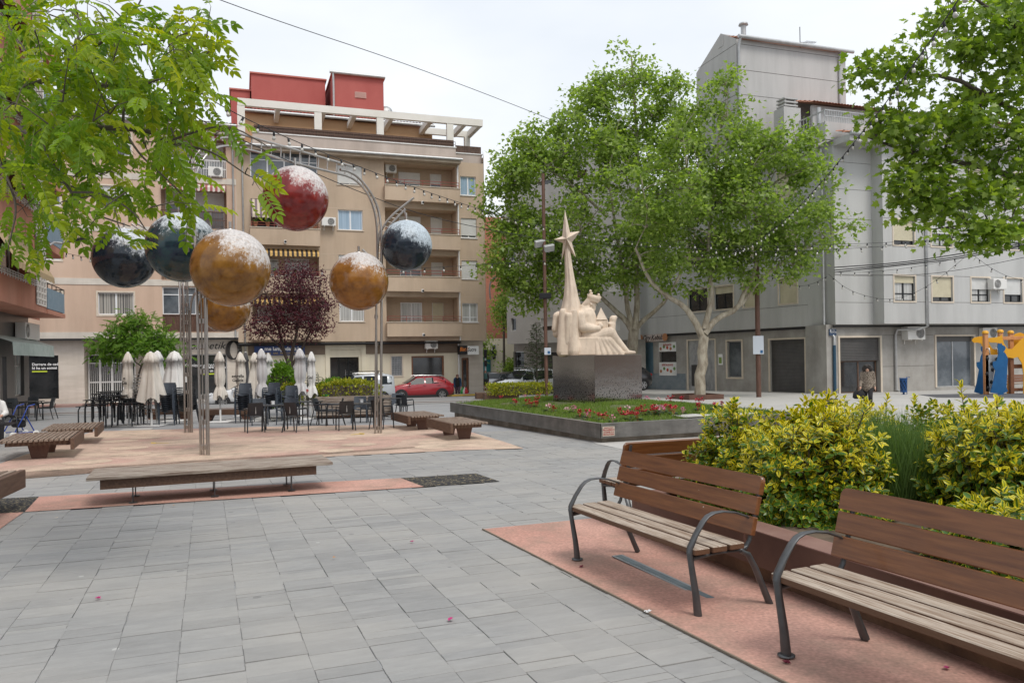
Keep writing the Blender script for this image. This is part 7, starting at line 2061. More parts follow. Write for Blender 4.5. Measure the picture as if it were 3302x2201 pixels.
tree('young_green_tree','small fresh green tree in front of the white grille door',bg_,[(pxpath([(436,1305),(440,1240),(455,1180),(480,1130)],YG),.05,.03),(pxpath([(470,1150),(450,1100),(440,1040)],YG),.03,.01),(pxpath([(478,1135),(510,1110),(550,1100)],YG),.025,.01),(pxpath([(455,1180),(400,1140),(340,1135)],YG),.025,.01)],[(440,1070,85,55,YG),(350,1130,60,30,YG),(520,1110,60,45,YG),(430,1110,120,45,YG),(560,1160,35,40,YG),(430,1040,50,30,YG)],LCs,[m_fresh,m_rach],MT['bark_brown'],140,20,.34,.27,.9,twig=.008,shell=.1)
YS=44
bs_=P(1732,1262,YS)
t=thing('conifer_sapling','thin dull green conifer in front of the white van','tree',bs_,0)
hS=(P(1730,1035,YS)-bs_).z
b=MB();b.tube([(0,0,0),(.02,0,hS*.5),(0,0,hS)],[.05,.035,.01],7);b.build('trunk',MT['bark_brown'],t)
P2,A2,N2,S2=[],[],[],[]
bsp=MB()
for i in range(85):
 z=hS*(.16+.82*i/85);a=i*2.4;l_=(1-z/hS)*1.25+.18;d=Vector((math.cos(a),math.sin(a),.18))
 e=Vector((0,0,z))+d*l_;bsp.tube([(0,0,z),Vector((0,0,z))+d*l_*.6+Vector((0,0,.06)),e],[.012,.008,.003],4)
 for k in range(int(l_*34)):
  f=rnd.uniform(.1,1);p=Vector((0,0,z))+d*l_*f
  P2.append(p);A2.append((d.x+rnd.gauss(0,.7),d.y+rnd.gauss(0,.7),rnd.uniform(-.9,.1)));N2.append((rnd.gauss(0,.4),rnd.gauss(0,.4),1));S2.append(rnd.uniform(.1,.24))
bsp.build('branches',MT['bark_brown'],t)['kind']='stuff'
scatter('crown',*leaf_oval(.2),m_con,np.array(P2),frames(np.array(A2),unit(np.array(N2))),np.array(S2),nr.random(len(P2)),t)
def hedge(name,label,c,size,rz,n,mat,ls,z0,dome=.0):
 t=thing(name,label,'hedge' if name=='hedge' else 'shrub',(c[0],c[1],z0),rz)
 p=nr.uniform(-1,1,(n,3));k=nr.randint(0,5,n);f=nr.uniform(.85,1.05,n)
 for i in range(n):
  if k[i]==0:p[i,2]=f[i]
  elif k[i]==1:p[i,1]=-f[i]
  elif k[i]==2:p[i,0]=f[i]*rnd.choice((-1,1))
  elif k[i]==3:p[i,2]=f[i]
 nrm_=unit(p*np.array([.5,.8,1.2]))
 p[:,2]=(p[:,2]+1)/2
 lump=1+.1*np.sin(p[:,0]*9+1)*np.cos(p[:,1]*5)+.05*nr.normal(size=n)
 if dome:p[:,2]*=np.sqrt(np.clip(1-(p[:,0]*dome)**2,.05,1))
 pos=p*np.array([size[0]/2,size[1]/2,size[2]])*lump[:,None]
 ax=unit(nrm_+nr.normal(size=(n,3))*.5+np.array([0,0,.3]))
 scatter('leaves',*leaf_oval(.55),mat,pos,frames(ax,unit(nrm_+nr.normal(size=(n,3))*.4)),ls*nr.uniform(.7,1.3,n)*1.15,nr.random(n),t)
 b=MB();b.cbox(-size[0]*.42,size[0]*.42,-size[1]*.4,size[1]*.4,0,size[2]*.8,.05);b.build('inner_twigs',MT['bark_brown'],t)
 return t
p=P(1676,1268,43);hedge('hedge','clipped yellow hedge beyond the lawn, in front of the white van',(p.x,p.y),(3.1,1.4,.5),R_(6),5200,m_hedge,.09,p.z)
p=P(1118,1290,29.3);hedge('low_shrub','yellow green shrub in the slatted planter beside the grey van',(p.x,p.y),(2.3,.8,.72),R_(15),2600,m_hedge,.08,p.z-.02,.7)
p=P(1075,1292,29.6);hedge('low_shrub','greener shrub at the left end of the slatted planter',(p.x,p.y),(1.0,.8,.8),R_(15),1400,m_fresh,.08,p.z-.02,.7)
p=P(912,1300,28.6);hedge('low_shrub','upright green shrub in front of the purple tree trunk',(p.x,p.y),(.9,.7,1.42),0,2200,m_fresh,.1,p.z-.1,.85)
p=P(938,1300,28.2);hedge('low_shrub','small yellow shrub at the foot of the purple tree',(p.x,p.y),(.8,.5,.7),0,1000,m_hedge,.08,p.z-.05,.8)
for i,(u,v,ru,rv,y)in enumerate(((1545,1115,45,45,72),(1660,1190,30,14,70),(1625,1010,28,60,70))):
 bq=P(u,1235,y)
 tree('street_tree',('leafy street tree at the end of the side street beside the shop signs','low round bush in the side street before the pale block','pale green street tree before the brick block')[i],bq,[([bq,P(u,v+rv*.3,y)],.14,.08)],[(u,v,ru,rv,y)],lp_far,m_plane,MT['bark_brown'],26,60,.8,.22,.5,twig=.03)
# ---- cafe terrace
def chair_parts(mn):
 m=MT[mn];D=[]
 b=MB();b.loft([[Vector((x*w_,y,z+.012*(x*x)*4))for x,z in((-1,.44),(-.5,.432),(0,.43),(.5,.432),(1,.44),(1,.415),(0,.41),(-1,.415))]for y,w_ in((-.23,.225),(-.1,.235),(.1,.225),(.2,.2))],0,True,False);D.append(('seat',b))
 b=MB()
 for z0,z1,y0,y1,w_ in((.47,.62,.2,.235,.2),(.62,.8,.235,.285,.205),(.8,.84,.285,.295,.195)):
  n=5
  for i in range(n):
   x0,x1=-w_+2*w_*i/n,-w_+2*w_*(i+1)/n
   f=lambda x:.03*(x/.2)**2
   b.add([(x0,y0-f(x0),z0),(x1,y0-f(x1),z0),(x1,y1-f(x1),z1),(x0,y1-f(x0),z1),(x0,y0+.018-f(x0),z0),(x1,y0+.018-f(x1),z0),(x1,y1+.018-f(x1),z1),(x0,y1+.018-f(x0),z1)],[(0,1,2,3),(4,7,6,5),(3,2,6,7),(0,4,5,1),(0,3,7,4),(1,5,6,2)])
 b.prism([(-.012,.53),(.012,.53),(.012,.6),(.006,.66),(.006,.72),(-.006,.72),(-.006,.66),(-.012,.6)],.262,.285,1);D.append(('backrest',b))
 for s_ in(-1,1):
  b=MB();b.tube([(s_*.245,-.25,0),(s_*.24,-.22,.42),(s_*.24,-.2,.62),(s_*.235,-.15,.655),(s_*.225,.1,.655),(s_*.21,.23,.66)],[.017,.019,.017,(.014,.024),(.013,.024),.013],7);D.append(('armrest',b))
  b=MB();b.tube([(s_*.235,.33,0),(s_*.215,.22,.42),(s_*.205,.25,.62)],[.016,.019,.014],7);D.append(('leg',b))
 return[(n,b.mesh(n,[m,MT['zinc']]),b)for n,b in D]
CH={k:chair_parts(k)for k in('black_plastic','blue_plastic')}
jb={}
for k,D in CH.items():
 q=MB()
 for n,me,b in D:q.add(b.v,b.f);
 jb[k]=q.mesh('stacked_chair',MT[k])
def chair(label,u,v,rz,k='black_plastic'):
 g=G(u,v);t=thing('cafe_chair',label,'chair',grd(g.x,g.y,.009),R_(rz),'dark armchairs on the cafe terrace')
 for n,me,b in CH[k]:link(me,n,t)
 return t
tb=MB();tb.cbox(-.36,.36,-.36,.36,.715,.74,.006)
tl=[MB()for _ in range(4)]
for i,q in enumerate(tl):
 sx,sy=(-1,1)[i%2],(-1,1)[i//2];q.tube([(sx*.31,sy*.31,0),(sx*.3,sy*.3,.6),(sx*.26,sy*.26,.714)],.021,7)
TBm,TLm=tb.mesh('table_top',MT['black_plastic']),[q.mesh('leg',MT['black_plastic'])for q in tl]
tj=MB();tj.add(tb.v,tb.f);[tj.add(q.v,q.f)for q in tl];TJ=tj.mesh('stacked_table',MT['black_plastic'])
def table(label,u,v,rz,holder=None):
 g=G(u,v);t=thing('cafe_table',label,'table',grd(g.x,g.y,.009),R_(rz),'square dark cafe tables')
 link(TBm,'table_top',t);[link(q,'leg',t)for q in TLm]
 if holder:
  h=thing('napkin_holder',holder,'napkin holder',grd(g.x-.05,g.y,.75),R_(rz+20))
  b=MB();b.cbox(-.055,.055,-.04,.04,0,.12,.006);b.build('case',MT['alu'],h)
  b=MB();b.box(-.04,.04,-.043,-.041,.02,.1);b.build('napkins',MT['print_white'],h)
for a in(('chair in front of the left table, its slotted back to the viewer',822,1393,205,'black_plastic'),('chair right of the left table, back turned to the viewer',955,1392,160,'black_plastic'),('slate chair behind the left table, facing the viewer',838,1370,20,'blue_plastic'),('slate chair behind the left table on its right side',926,1368,-10,'blue_plastic'),('chair left of the right table, nearest of its group',1115,1386,200,'black_plastic'),('chair right of the right table, just behind the right steel post',1232,1382,158,'black_plastic'),('slate chair behind the right table, facing the viewer',1160,1362,5,'blue_plastic'),('chair behind the right table next to the steel post',1195,1361,-15,'black_plastic'),('chair left of the green bin, seen from the side',1042,1370,80,'black_plastic'),('chair beside the green bin turned towards the middle table',1078,1371,-75,'black_plastic'),('far right chair of the terrace, before the red car wheel',1306,1349,160,'black_plastic'),('far right chair facing left beside the outermost table',1285,1344,15,'blue_plastic')):
 chair(*a)
table('left table of the terrace with a metal napkin holder',887,1388,8,'metal napkin holder on the left terrace table')
table('right table of the terrace behind the right steel post, with napkin holder',1172,1382,12,'metal napkin holder on the right terrace table')
table('middle terrace table between the stacks and the green bin',1002,1368,5)
table('outermost table at the right end of the terrace',1262,1352,10)
ORD=('bottom','second','third','fourth','fifth','sixth','seventh','eighth','ninth','tenth','eleventh')
for(u,v,n,rz,k,wh)in((790,1362,9,5,'blue_plastic','behind the left table'),(880,1358,9,-4,'blue_plastic','right of the tied parasols'),(938,1355,7,0,'blue_plastic','under the red lined parasol'),(546,1369,10,6,'blue_plastic','left of the back steel post'),(604,1366,10,-8,'black_plastic','between the two left steel posts')):
 g=G(u,v)
 for i in range(n):
  o=link(jb[k],'stacked_chair',None,(g.x+rnd.gauss(0,.005),g.y-i*.012,g.z+.009+i*.062),(0,0,R_(rz+rnd.gauss(0,1))))
  tag(o,'%s dark armchair from the ground in the stack %s'%(ORD[i],wh),'chair','stacked dark armchairs')
for(u,v,n,wh)in((318,1380,8,'left heap of stacked tables'),(418,1374,8,'right heap of stacked tables')):
 g=G(u,v)
 for i in range(n):
  o=link(TJ,'stacked_table',None,(g.x+(i%3-1)*.16+rnd.gauss(0,.02),g.y+.18*(i//2)+i*.05,g.z+.01+i*.045),(0,R_(rnd.gauss(0,1)),R_(rnd.gauss(6,6))))
  o.scale=(1,1,.98+.02*i)
  tag(o,'%s black table of the %s beside the closed parasols'%(ORD[i],wh),'table','stacked black cafe tables')
ac_=MB()
for s_ in(-1,1):ac_.tube([(s_*.25,-.2,0),(s_*.25,-.24,.5),(s_*.24,-.2,.66),(s_*.22,.1,.68),(s_*.2,.2,.86)],.012,6);ac_.tube([(s_*.24,.25,0),(s_*.22,.2,.45)],.012,6)
ac_.tube([(-.2,.2,.86),(0,.24,.9),(.2,.2,.86)],.012,6)
for k in range(5):ac_.box(-.22,.22,-.2+k*.085,-.15+k*.085,.43,.44)
for k in range(3):ac_.box(-.2,.2,.2,.21,.55+k*.1,.6+k*.1)
ACm=ac_.mesh('stacked_chair',MT['alu'])
for(u,v,wh)in((968,1344,'left stack behind the red lined parasol'),(1020,1342,'right stack near the green bin'),(472,1370,'stack beside the heaped tables')):
 g=G(u,v)
 for i in range(9):tag(link(ACm,'stacked_chair',None,(g.x,g.y-i*.02,g.z+.01+i*.1),(0,0,R_(rnd.gauss(170,2)))),'%s aluminium chair from the ground, %s'%(ORD[i],wh),'chair','stacked aluminium chairs')
def parasol(label,u,v,ztop,mat,tied=True,w_=1.0,lin=False,txt=None,y=None):
 g=G(u,v);t=thing('closed_parasol',label,'parasol',grd(g.x,g.y,.01),rnd.uniform(0,6),'closed canvas parasols')
 h=ztop;n=36
 prof=([(.04,h),(.08,h-.05),(.125,h-.2),(.16,h-.33),(.12,h-.345),(.13,h-.6),(.145,h-.85),(.135,h-1.05),(.095,h-1.18),(.13,h-1.26),(.18,h-1.42),(.2,h-1.58)]if tied else[(.05,h),(.1,h-.03),(.17,h-.2),(.21,h-.34),(.16,h-.35),(.2,h-.7),(.26,h-1.1),(.31,h-1.4),(.33,h-1.58)])
 ph=rnd.uniform(0,6);rings=[]
 for i,(r,z)in enumerate(prof):
  a=min(1,i/4)*.26
  rings.append([Vector((w_*r*(1+a*math.cos(4*th_+ph)+a*.55*math.cos(9*th_+i*.25))*math.cos(th_),w_*r*(1+a*math.cos(4*th_+ph)+a*.55*math.cos(9*th_+i*.25))*math.sin(th_),z+(.09*math.cos(4*th_+ph+1)if i==len(prof)-1 else(.03*math.cos(8*th_)if i==3 else 0))))for th_ in[2*math.pi*j/n for j in range(n)]])
 b=MB();b.loft(rings,0,False);c=b.build('canopy',mat,t)
 if lin:
  b=MB();b.loft([[p*1+Vector((0,0,0))for p in r]for r in([Vector((p.x*1.015,p.y*1.015,p.z-.01))for p in rings[-2]][:12],[Vector((p.x*1.02,p.y*1.02,p.z))for p in rings[-1]][:12])],0,False,True,False);b.build('lining',MT['cloth_r'],c)
 b=MB();b.tube([(0,0,0),(0,0,h-.05)],.024,8);b.build('pole',MT['zinc'],t)
 b=MB();b.tube([(0,0,0),(0,0,.42)],.033,10);b.cbox(-.4,.4,-.4,.4,-.006,.012,.003);b.build('base',MT['white_paint'],t)
 b=MB();b.ell((0,0,h),(.05,.05,.03),10,6);b.build('finial',MT['white_paint'],t)
 t.rotation_euler.z=0
 if txt:text('lettering',txt,.15,MT['print_black'],c,Matrix.Translation((0,-.26*w_,h-.92))@UPRIGHT,'CENTER',0,.002,.004)
 return t
parasol('slim closed parasol with black lettering, above the heaped black tables',416,1372,2.42,MT['cloth'],True,1.05,False,'e\nGa')
parasol('cream closed parasol hanging loose, on a white foot plate',489,1372,2.42,MT['cloth'],False,1.1)
parasol('white closed parasol just behind the cream loose one',511,1352,2.55,MT['cloth_w'],False,.95)
parasol('wide loose white parasol left of the back steel post',566,1356,2.5,MT['cloth_w'],False,1.25)
parasol('closed parasol alone right of the front steel post',711,1360,2.42,MT['cloth'],True,1.0)
parasol('closed parasol with beer lettering at the joint of the two buildings',778,1352,2.42,MT['cloth'],True,1.1,False,'estrella\nGalicia')
parasol('dark grey closed parasol behind the lettered one',795,1340,2.5,MT['cloth_d'],False,.55)
parasol('pinkish closed parasol, left of the tied group of three',824,1350,2.4,MT['cloth'],False,.8)
parasol('tall tied grey parasol, foremost of the group of three',846,1356,2.5,MT['cloth_g'],True,1.15)
parasol('closed parasol with lettering behind the tall tied grey one',868,1346,2.4,MT['cloth_w'],True,1.0,False,'estrella\nGalicia')
parasol('tied grey parasol with red lining before the purple tree trunk',970,1352,2.5,MT['cloth_g'],True,1.25,True)
parasol('slim tied parasol beside the right stack of aluminium chairs',1007,1347,2.4,MT['cloth_w'],True,1.0,False,'Gal')
p=P(1140,1338,28.6)
t=thing('slatted_planter','brown slatted timber planter behind the terrace, shrubs in it','planter',(p.x,p.y,gz(p.x,p.y)),R_(15))
for k in range(7):
 b=MB();b.cbox(-1.35,1.35,-.45,-.41,.12+k*.1,.2+k*.1,.004);b.build('slat',MT['wood_deckx'],t)
b=MB();b.box(-1.33,1.33,-.4,.5,.05,.7);b.build('box',MT['wood_dark'],t)
for u,v,L_,lb in((545,1352,1.6,'left of the steel posts'),(735,1354,1.9,'behind the lone parasol')):
 g=G(u,v);t=thing('timber_beam','low brown timber beam bench '+lb,'bench',grd(g.x,g.y,0),R_(8))
 b=MB();b.cbox(-L_/2,L_/2,-.2,.2,.2,.4,.01);b.build('beam',MT['wood_dark'],t)
 for x in(-L_*.35,L_*.35):
  b=MB();b.prism([(x-.2,.198),(x+.2,.198),(x+.1,0),(x-.1,0)],-.15,.15);b.build('foot',MT['corten'],t)
def bin_(name,lb,g,mat,h=.62,r=.19,lift=.12):
 t=thing(name,lb,'litter bin',g,0);b=MB();n=22
 for j in range(7):
  z0=lift+h*j/7
  for i in range(n):
   if(i+j)%3==2 and 0<j<6:continue
   a0,a1=2*math.pi*i/n,2*math.pi*(i+1)/n;r0=r*(.85+.15*j/7);r1=r*(.85+.15*(j+1)/7)
   b.add([(r0*math.cos(a0),r0*math.sin(a0),z0),(r0*math.cos(a1),r0*math.sin(a1),z0),(r1*math.cos(a1),r1*math.sin(a1),z0+h/7),(r1*math.cos(a0),r1*math.sin(a0),z0+h/7)],[(0,1,2,3)])
 b.build('basket',mat,t);b=MB();b.lathe([(r*.8,lift),(r*.8,lift+h*.95)],16);b.build('liner',MT['dark'],t)
 b=MB();b.lathe([(r*1.02,h+lift-.02),(r*1.1,h+lift),(r*1.1,h+lift+.03),(r,h+lift+.03)],20);b.tube([(r*.9,0,0),(r*.9,0,h+lift+.08),(r*1.8,0,h+lift+.06)],.02,6);b.lathe([(.12,0),(.12,.02),(.05,.03),(.05,lift)],10);b.build('stand',mat,t)
g=G(1052,1344);bin_('litter_bin','bright green pierced litter bin beside the slatted planter',grd(g.x,g.y,0),M_('green_enamel',(.02,.3,.05),.4),.7)
g=G(2884,1268);bin_('litter_bin','blue pierced litter bin before the grey corner block',(g.x-.3,g.y-1.6,gz(0,g.y-1.6)),M_('blue_enamel',(.012,.07,.22),.4),.72)
chair('black chair at far left turned to its round table',52,1352,60);chair('black chair right of the left cafe table, seen from the side',150,1352,-80);chair('chair behind the left cafe table',100,1346,10);chair('dark chair at the left edge carrying the seated person',8,1424,70)
table('table with pale green top at the left before the shop window',100,1356,10)
# ---- people
SK=M_('skin',(.55,.33,.24),.5);HAIRD=M_('dark_hair',(.02,.015,.013),.6);HAIRR=M_('auburn_hair',(.14,.05,.03),.55)
def person(label,base,rz,J,cl,hair,extra=()):
 """J: joints in metres, facing -y; cl: list of (part, material, [(a, b, ra, rb)]) worn over the body"""
 t=thing('person',label,'person',base,rz);V_={k:Vector(v)for k,v in J.items()}
 b=MB();h=V_['head']
 b.ell(h,(.075,.095,.115));b.cap(h+Vector((0,.02,-.06)),V_['neck'],.055,.055);b.ell(h+Vector((0,-.098,-.01)),(.016,.022,.026));b.ell(h+Vector((0,-.07,-.075)),(.045,.035,.035))
 for s_ in(-1,1):b.ell(h+Vector((s_*.078,.01,-.01)),(.012,.025,.03))
 b.cap(V_['neck']+Vector((0,0,-.02)),V_['pelvis'],.13,.15,14)
 for s_ in 'lr':
  b.cap(V_['sh'+s_],V_['el'+s_],.05,.042);b.cap(V_['el'+s_],V_['ha'+s_],.04,.03);b.cap(V_['neck']+Vector((0,0,-.08)),V_['sh'+s_],.07,.055)
  b.cap(V_['hi'+s_],V_['kn'+s_],.085,.058);b.cap(V_['kn'+s_],V_['an'+s_],.056,.038);b.cap(V_['an'+s_]+Vector((0,.03,-.03)),V_['an'+s_]+Vector((0,-.14,-.045)),.04,.032)
 remesh(b.build('body',SK,t),.018,2)
 for s_ in 'lr':
  b=MB();w_=V_['ha'+s_];d=(w_-V_['el'+s_]).normalized();sd=d.cross(Vector((0,1,0))).normalized()
  b.cap(w_,w_+d*.08,.03,.036)
  for k in range(4):f0=w_+d*.085+Vector((0,(k-1.5)*.019,0));f1=f0+d*(.04,.048,.045,.035)[k]+Vector((0,-.004,0));b.cap(f0,f1,.009,.008,6);b.cap(f1,f1+d*.025+sd*(.02 if s_=='l' else-.02),.008,.006,6)
  b.cap(w_+d*.02+Vector((0,-.03,0)),w_+d*.065+Vector((0,-.055,0)),.011,.009,6);b.build('hand',SK,t)
 b=MB()
 for s_ in(-1,1):b.ell(h+Vector((s_*.03,-.088,.01)),(.016,.012,.01))
 b.box(-.02,.02,h.y-.105,h.y-.09,h.z-.062,h.z-.054);b.build('face_details',M_('eyes_and_lips',(.05,.02,.02),.4),t)
 for nm_,m,caps in cl:
  b=MB()
  for a,c,ra,rb in caps:b.cap(V_[a]if isinstance(a,str)else a,V_[c]if isinstance(c,str)else c,ra,rb,14)
  remesh(b.build(nm_,m,t),.02,3)
 b=MB()
 for c,r in hair[1]:b.ell(h+Vector(c),r)
 remesh(b.build('hair',hair[0],t),.014,1)
 for nm_,m,fn in extra:
  b=MB();fn(b,V_);b.build(nm_,m,t)
 return t
def walk(h=1.65,st=.2,arm=(.05,-.05),lean=0.0,down=0.0):
 k=h/1.65
 J=dict(head=(0,-.03-lean*1.3-down,1.53-down*.4),neck=(0,-lean,1.38),pelvis=(0,0,.92),shl=(.175,-lean,1.34),shr=(-.175,-lean,1.34),ell=(.22,.02+arm[0],1.06),elr=(-.22,.02+arm[1],1.06),hal=(.24,-.08+arm[0]*2,.85),har=(-.24,-.08+arm[1]*2,.85),hil=(.085,0,.88),hir=(-.085,0,.88),knl=(.09,-.1-st*.4,.48),knr=(-.09,.0+st*.1,.48),anl=(.09,-st*.8,.08),anr=(-.09,st*1.0,.1))
 return{a:(x*k,y*k,z*k)for a,(x,y,z)in J.items()}
def up(b,c,r0=.11,r1=.1):return(b,c,r0,r1)
LEO=M_('leopard_blouse',(.1,.075,.055),.8,0,(.3,.25,.2),28,(1,1,1),(.45,.55));BLK=M_('black_cloth',(.014,.014,.016),.8)
bx=G(2799,1318);pb_=(bx.x,bx.y,bx.z)
person('woman with curly dark hair in a patterned blouse, looking down, carrying a black bag',pb_,R_(-25),walk(1.62,.18,(.02,-.06),.04,.07),[('blouse',LEO,[('neck','pelvis',.16,.185),('pelvis',Vector((0,0,.8)),.18,.19),('shl','ell',.078,.066),('ell','hal',.066,.05),('shr','elr',.078,.066),('elr','har',.066,.05)]),('trousers',BLK,[('hil','knl',.105,.08),('knl','anl',.08,.06),('hir','knr',.105,.08),('knr','anr',.08,.06)])],(HAIRD,[((0,.03,.06),(.15,.15,.12)),((.1,.03,-.0),(.09,.1,.11)),((-.1,.03,-.0),(.09,.1,.11)),((0,.09,-.02),(.12,.09,.13)),((.05,-.05,.11),(.07,.06,.05)),((-.06,-.05,.11),(.07,.06,.05))]))
t=thing('handbag','black bag held by the woman in the patterned blouse','bag',(pb_[0]-.33,pb_[1]-.02,pb_[2]+.38),R_(-20));b=MB();b.loft([[Vector((w_*.2*math.cos(a),w_*.08*math.sin(a),z))for a in np.linspace(0,6.28,15)[:-1]]for z,w_ in((0,.8),(.05,1.1),(.2,1),(.28,.7))]);b.tube([(-.1,0,.27),(-.06,0,.42),(.06,0,.42),(.1,0,.27)],.01,6);b.build('bag_body',BLK,t)
bx=P(1476,1283,50.4);pb_=tuple(bx)
BLU=M_('blue_jacket',(.02,.06,.13),.8);JK=M_('dark_jacket',(.02,.02,.025),.8);TEAL=M_('teal_top',(.05,.12,.12),.8)
person('woman in open blue jacket over black, walking past the red car with shopping bags',pb_,R_(5),walk(1.52,.1,(-.02,.05),.06,.02),[('top',BLK,[('neck','pelvis',.15,.17)]),('jacket',BLU,[(Vector((.11,.03,1.26)),Vector((.14,.03,.74)),.1,.11),(Vector((-.11,.03,1.26)),Vector((-.14,.03,.74)),.1,.11),(Vector((0,.09,1.26)),Vector((0,.1,.76)),.13,.14),('shl','ell',.09,.075),('ell','hal',.075,.055),('shr','elr',.09,.075),('elr','har',.075,.055)]),('leggings',M_('patterned_leggings',(.03,.02,.03),.8,0,(.1,.06,.09),20),[('hil','knl',.1,.075),('knl','anl',.075,.055),('hir','knr',.1,.075),('knr','anr',.075,.055)])],(HAIRR,[((0,.02,.06),(.1,.11,.09)),((0,.05,-.01),(.1,.08,.09))]),[('glasses',MT['print_black'],lambda b,V:[b.ell(V['head']+Vector((s_*.034,-.1,.012)),(.028,.006,.02))for s_ in(-1,1)])])
for dx,c,lb in((.34,(.03,.3,.06),'green'),(.46,(.7,.62,.62),'white'),(.56,(.5,.03,.04),'red')):
 t=thing('shopping_bag',lb+' shopping bag carried by the woman in the blue jacket','bag',(pb_[0]+dx,pb_[1]-.1,pb_[2]+.22),rnd.uniform(0,1));b=MB();b.loft([[Vector((w_*.16*math.cos(a)*(1+.1*math.cos(3*a)),w_*.1*math.sin(a),z))for a in np.linspace(0,6.28,15)[:-1]]for z,w_ in((0,.7),(.06,1.1),(.25,1),(.38,.5),(.5,.12))]);b.build('bag_body',M_(lb+'_bag',c,.5),t)
bx=P(1566,1263,56);pb_=tuple(bx)
person('woman with long auburn hair, dark jacket and black skirt beside the dark car',pb_,R_(0),walk(1.52,.12,(.03,-.03)),[('top',TEAL,[('neck','pelvis',.15,.16)]),('jacket',JK,[(Vector((.12,.04,1.3)),Vector((.15,.04,.82)),.1,.1),(Vector((-.12,.04,1.3)),Vector((-.15,.04,.82)),.1,.1),('shl','ell',.09,.07),('ell','hal',.07,.05),('shr','elr',.09,.07),('elr','har',.07,.05)]),('skirt',BLK,[('pelvis',Vector((0,0,.62)),.19,.2)])],(HAIRR,[((0,.03,.04),(.1,.11,.1)),((.08,.04,-.12),(.045,.06,.16)),((-.08,.04,-.12),(.045,.06,.16)),((0,.08,-.1),(.1,.05,.16))]),[('sunglasses',MT['print_black'],lambda b,V:[b.ell(V['head']+Vector((s_*.034,-.1,.012)),(.03,.008,.024))for s_ in(-1,1)])])
g=G(-2,1428)
sj=dict(head=(0,-.08,1.2),neck=(0,-.02,1.05),pelvis=(0,.05,.55),shl=(.17,-.02,1.01),shr=(-.17,-.02,1.01),ell=(.24,-.08,.76),elr=(-.24,-.08,.76),hal=(.14,-.3,.72),har=(-.14,-.3,.72),hil=(.09,.02,.52),hir=(-.09,.02,.52),knl=(.1,-.42,.5),knr=(-.1,-.42,.5),anl=(.1,-.4,.08),anr=(-.1,-.38,.08))
person('person with long brown hair and white sleeves seated at the left edge',(g.x-.12,g.y,g.z),R_(40),sj,[('shirt',MT['cloth_w'],[('neck','pelvis',.15,.17),('shl','ell',.08,.07),('ell','hal',.065,.05),('shr','elr',.08,.07),('elr','har',.065,.05)]),('trousers',BLK,[('hil','knl',.1,.075),('knl','anl',.07,.055),('hir','knr',.1,.075),('knr','anr',.07,.055)])],(M_('brown_hair',(.13,.07,.04),.5),[((0,.03,.04),(.1,.11,.1)),((0,.09,-.1),(.1,.05,.2)),((.08,.05,-.12),(.04,.06,.16)),((-.08,.05,-.12),(.04,.06,.16))]))
g=G(62,1412)
t=thing('rolling_walker','rolling walker with blue tube frame at the left edge','walker',grd(g.x,g.y,0),R_(-30));mb_=M_('blue_tube',(.012,.05,.3),.35)
for s_ in(-.27,.27):
 b=MB();b.tube([(s_,-.3,.1),(s_,-.05,.55),(s_,.1,.88),(s_,.28,.92)],.016,7);b.tube([(s_,.3,.1),(s_,.05,.6)],.016,7);b.tube([(s_,-.27,.16),(s_,.28,.16)],.013,6);b.build('side_frame',mb_,t)
 for y in(-.3,.3):
  b=MB();b.lathe([(.06,-.015),(.1,-.02),(.1,.02),(.06,.015)],18,0,(s_,y,.1),True,Matrix.Rotation(math.pi/2,3,'Y'));b.build('wheel',MT['ac_white'],t)
b=MB();b.cbox(-.25,.25,-.12,.14,.56,.6,.01);b.build('seat',BLK,t);b=MB();b.cbox(-.2,.2,-.12,.1,.3,.5,.04);b.build('basket',BLK,t)
# ---- cars
TYRE=M_('tyre_rubber',(.018,.018,.019),.8);GLS=M_('car_glass',(.02,.025,.028),.08,spec=.12);LMP=M_('headlamp',(.6,.62,.65),.1,spec=.9);TRIM=M_('black_car_trim',(.02,.02,.022),.5)
SUV=((0,.4,.6,.66,.6,.5),(.025,.24,.7,.8,.78,.66),(.12,.22,.84,.95,.87,.76),(.27,.22,.95,1.04,.89,.78),(.43,.22,.97,1.47,.89,.63),(.68,.22,.99,1.5,.89,.63),(.86,.24,1.02,1.42,.88,.6),(.95,.28,1.0,1.1,.86,.7),(.985,.36,.84,.9,.82,.7),(1,.45,.7,.78,.74,.6))
VAN=((0,.4,.6,.68,.6,.5),(.025,.24,.74,.86,.78,.66),(.1,.22,.9,1.02,.86,.76),(.24,.22,1.02,1.12,.89,.8),(.4,.22,1.05,1.76,.89,.7),(.65,.22,1.08,1.83,.89,.72),(.9,.24,1.1,1.8,.89,.72),(.985,.28,1.1,1.7,.88,.7),(1,.4,.8,1.0,.84,.7))
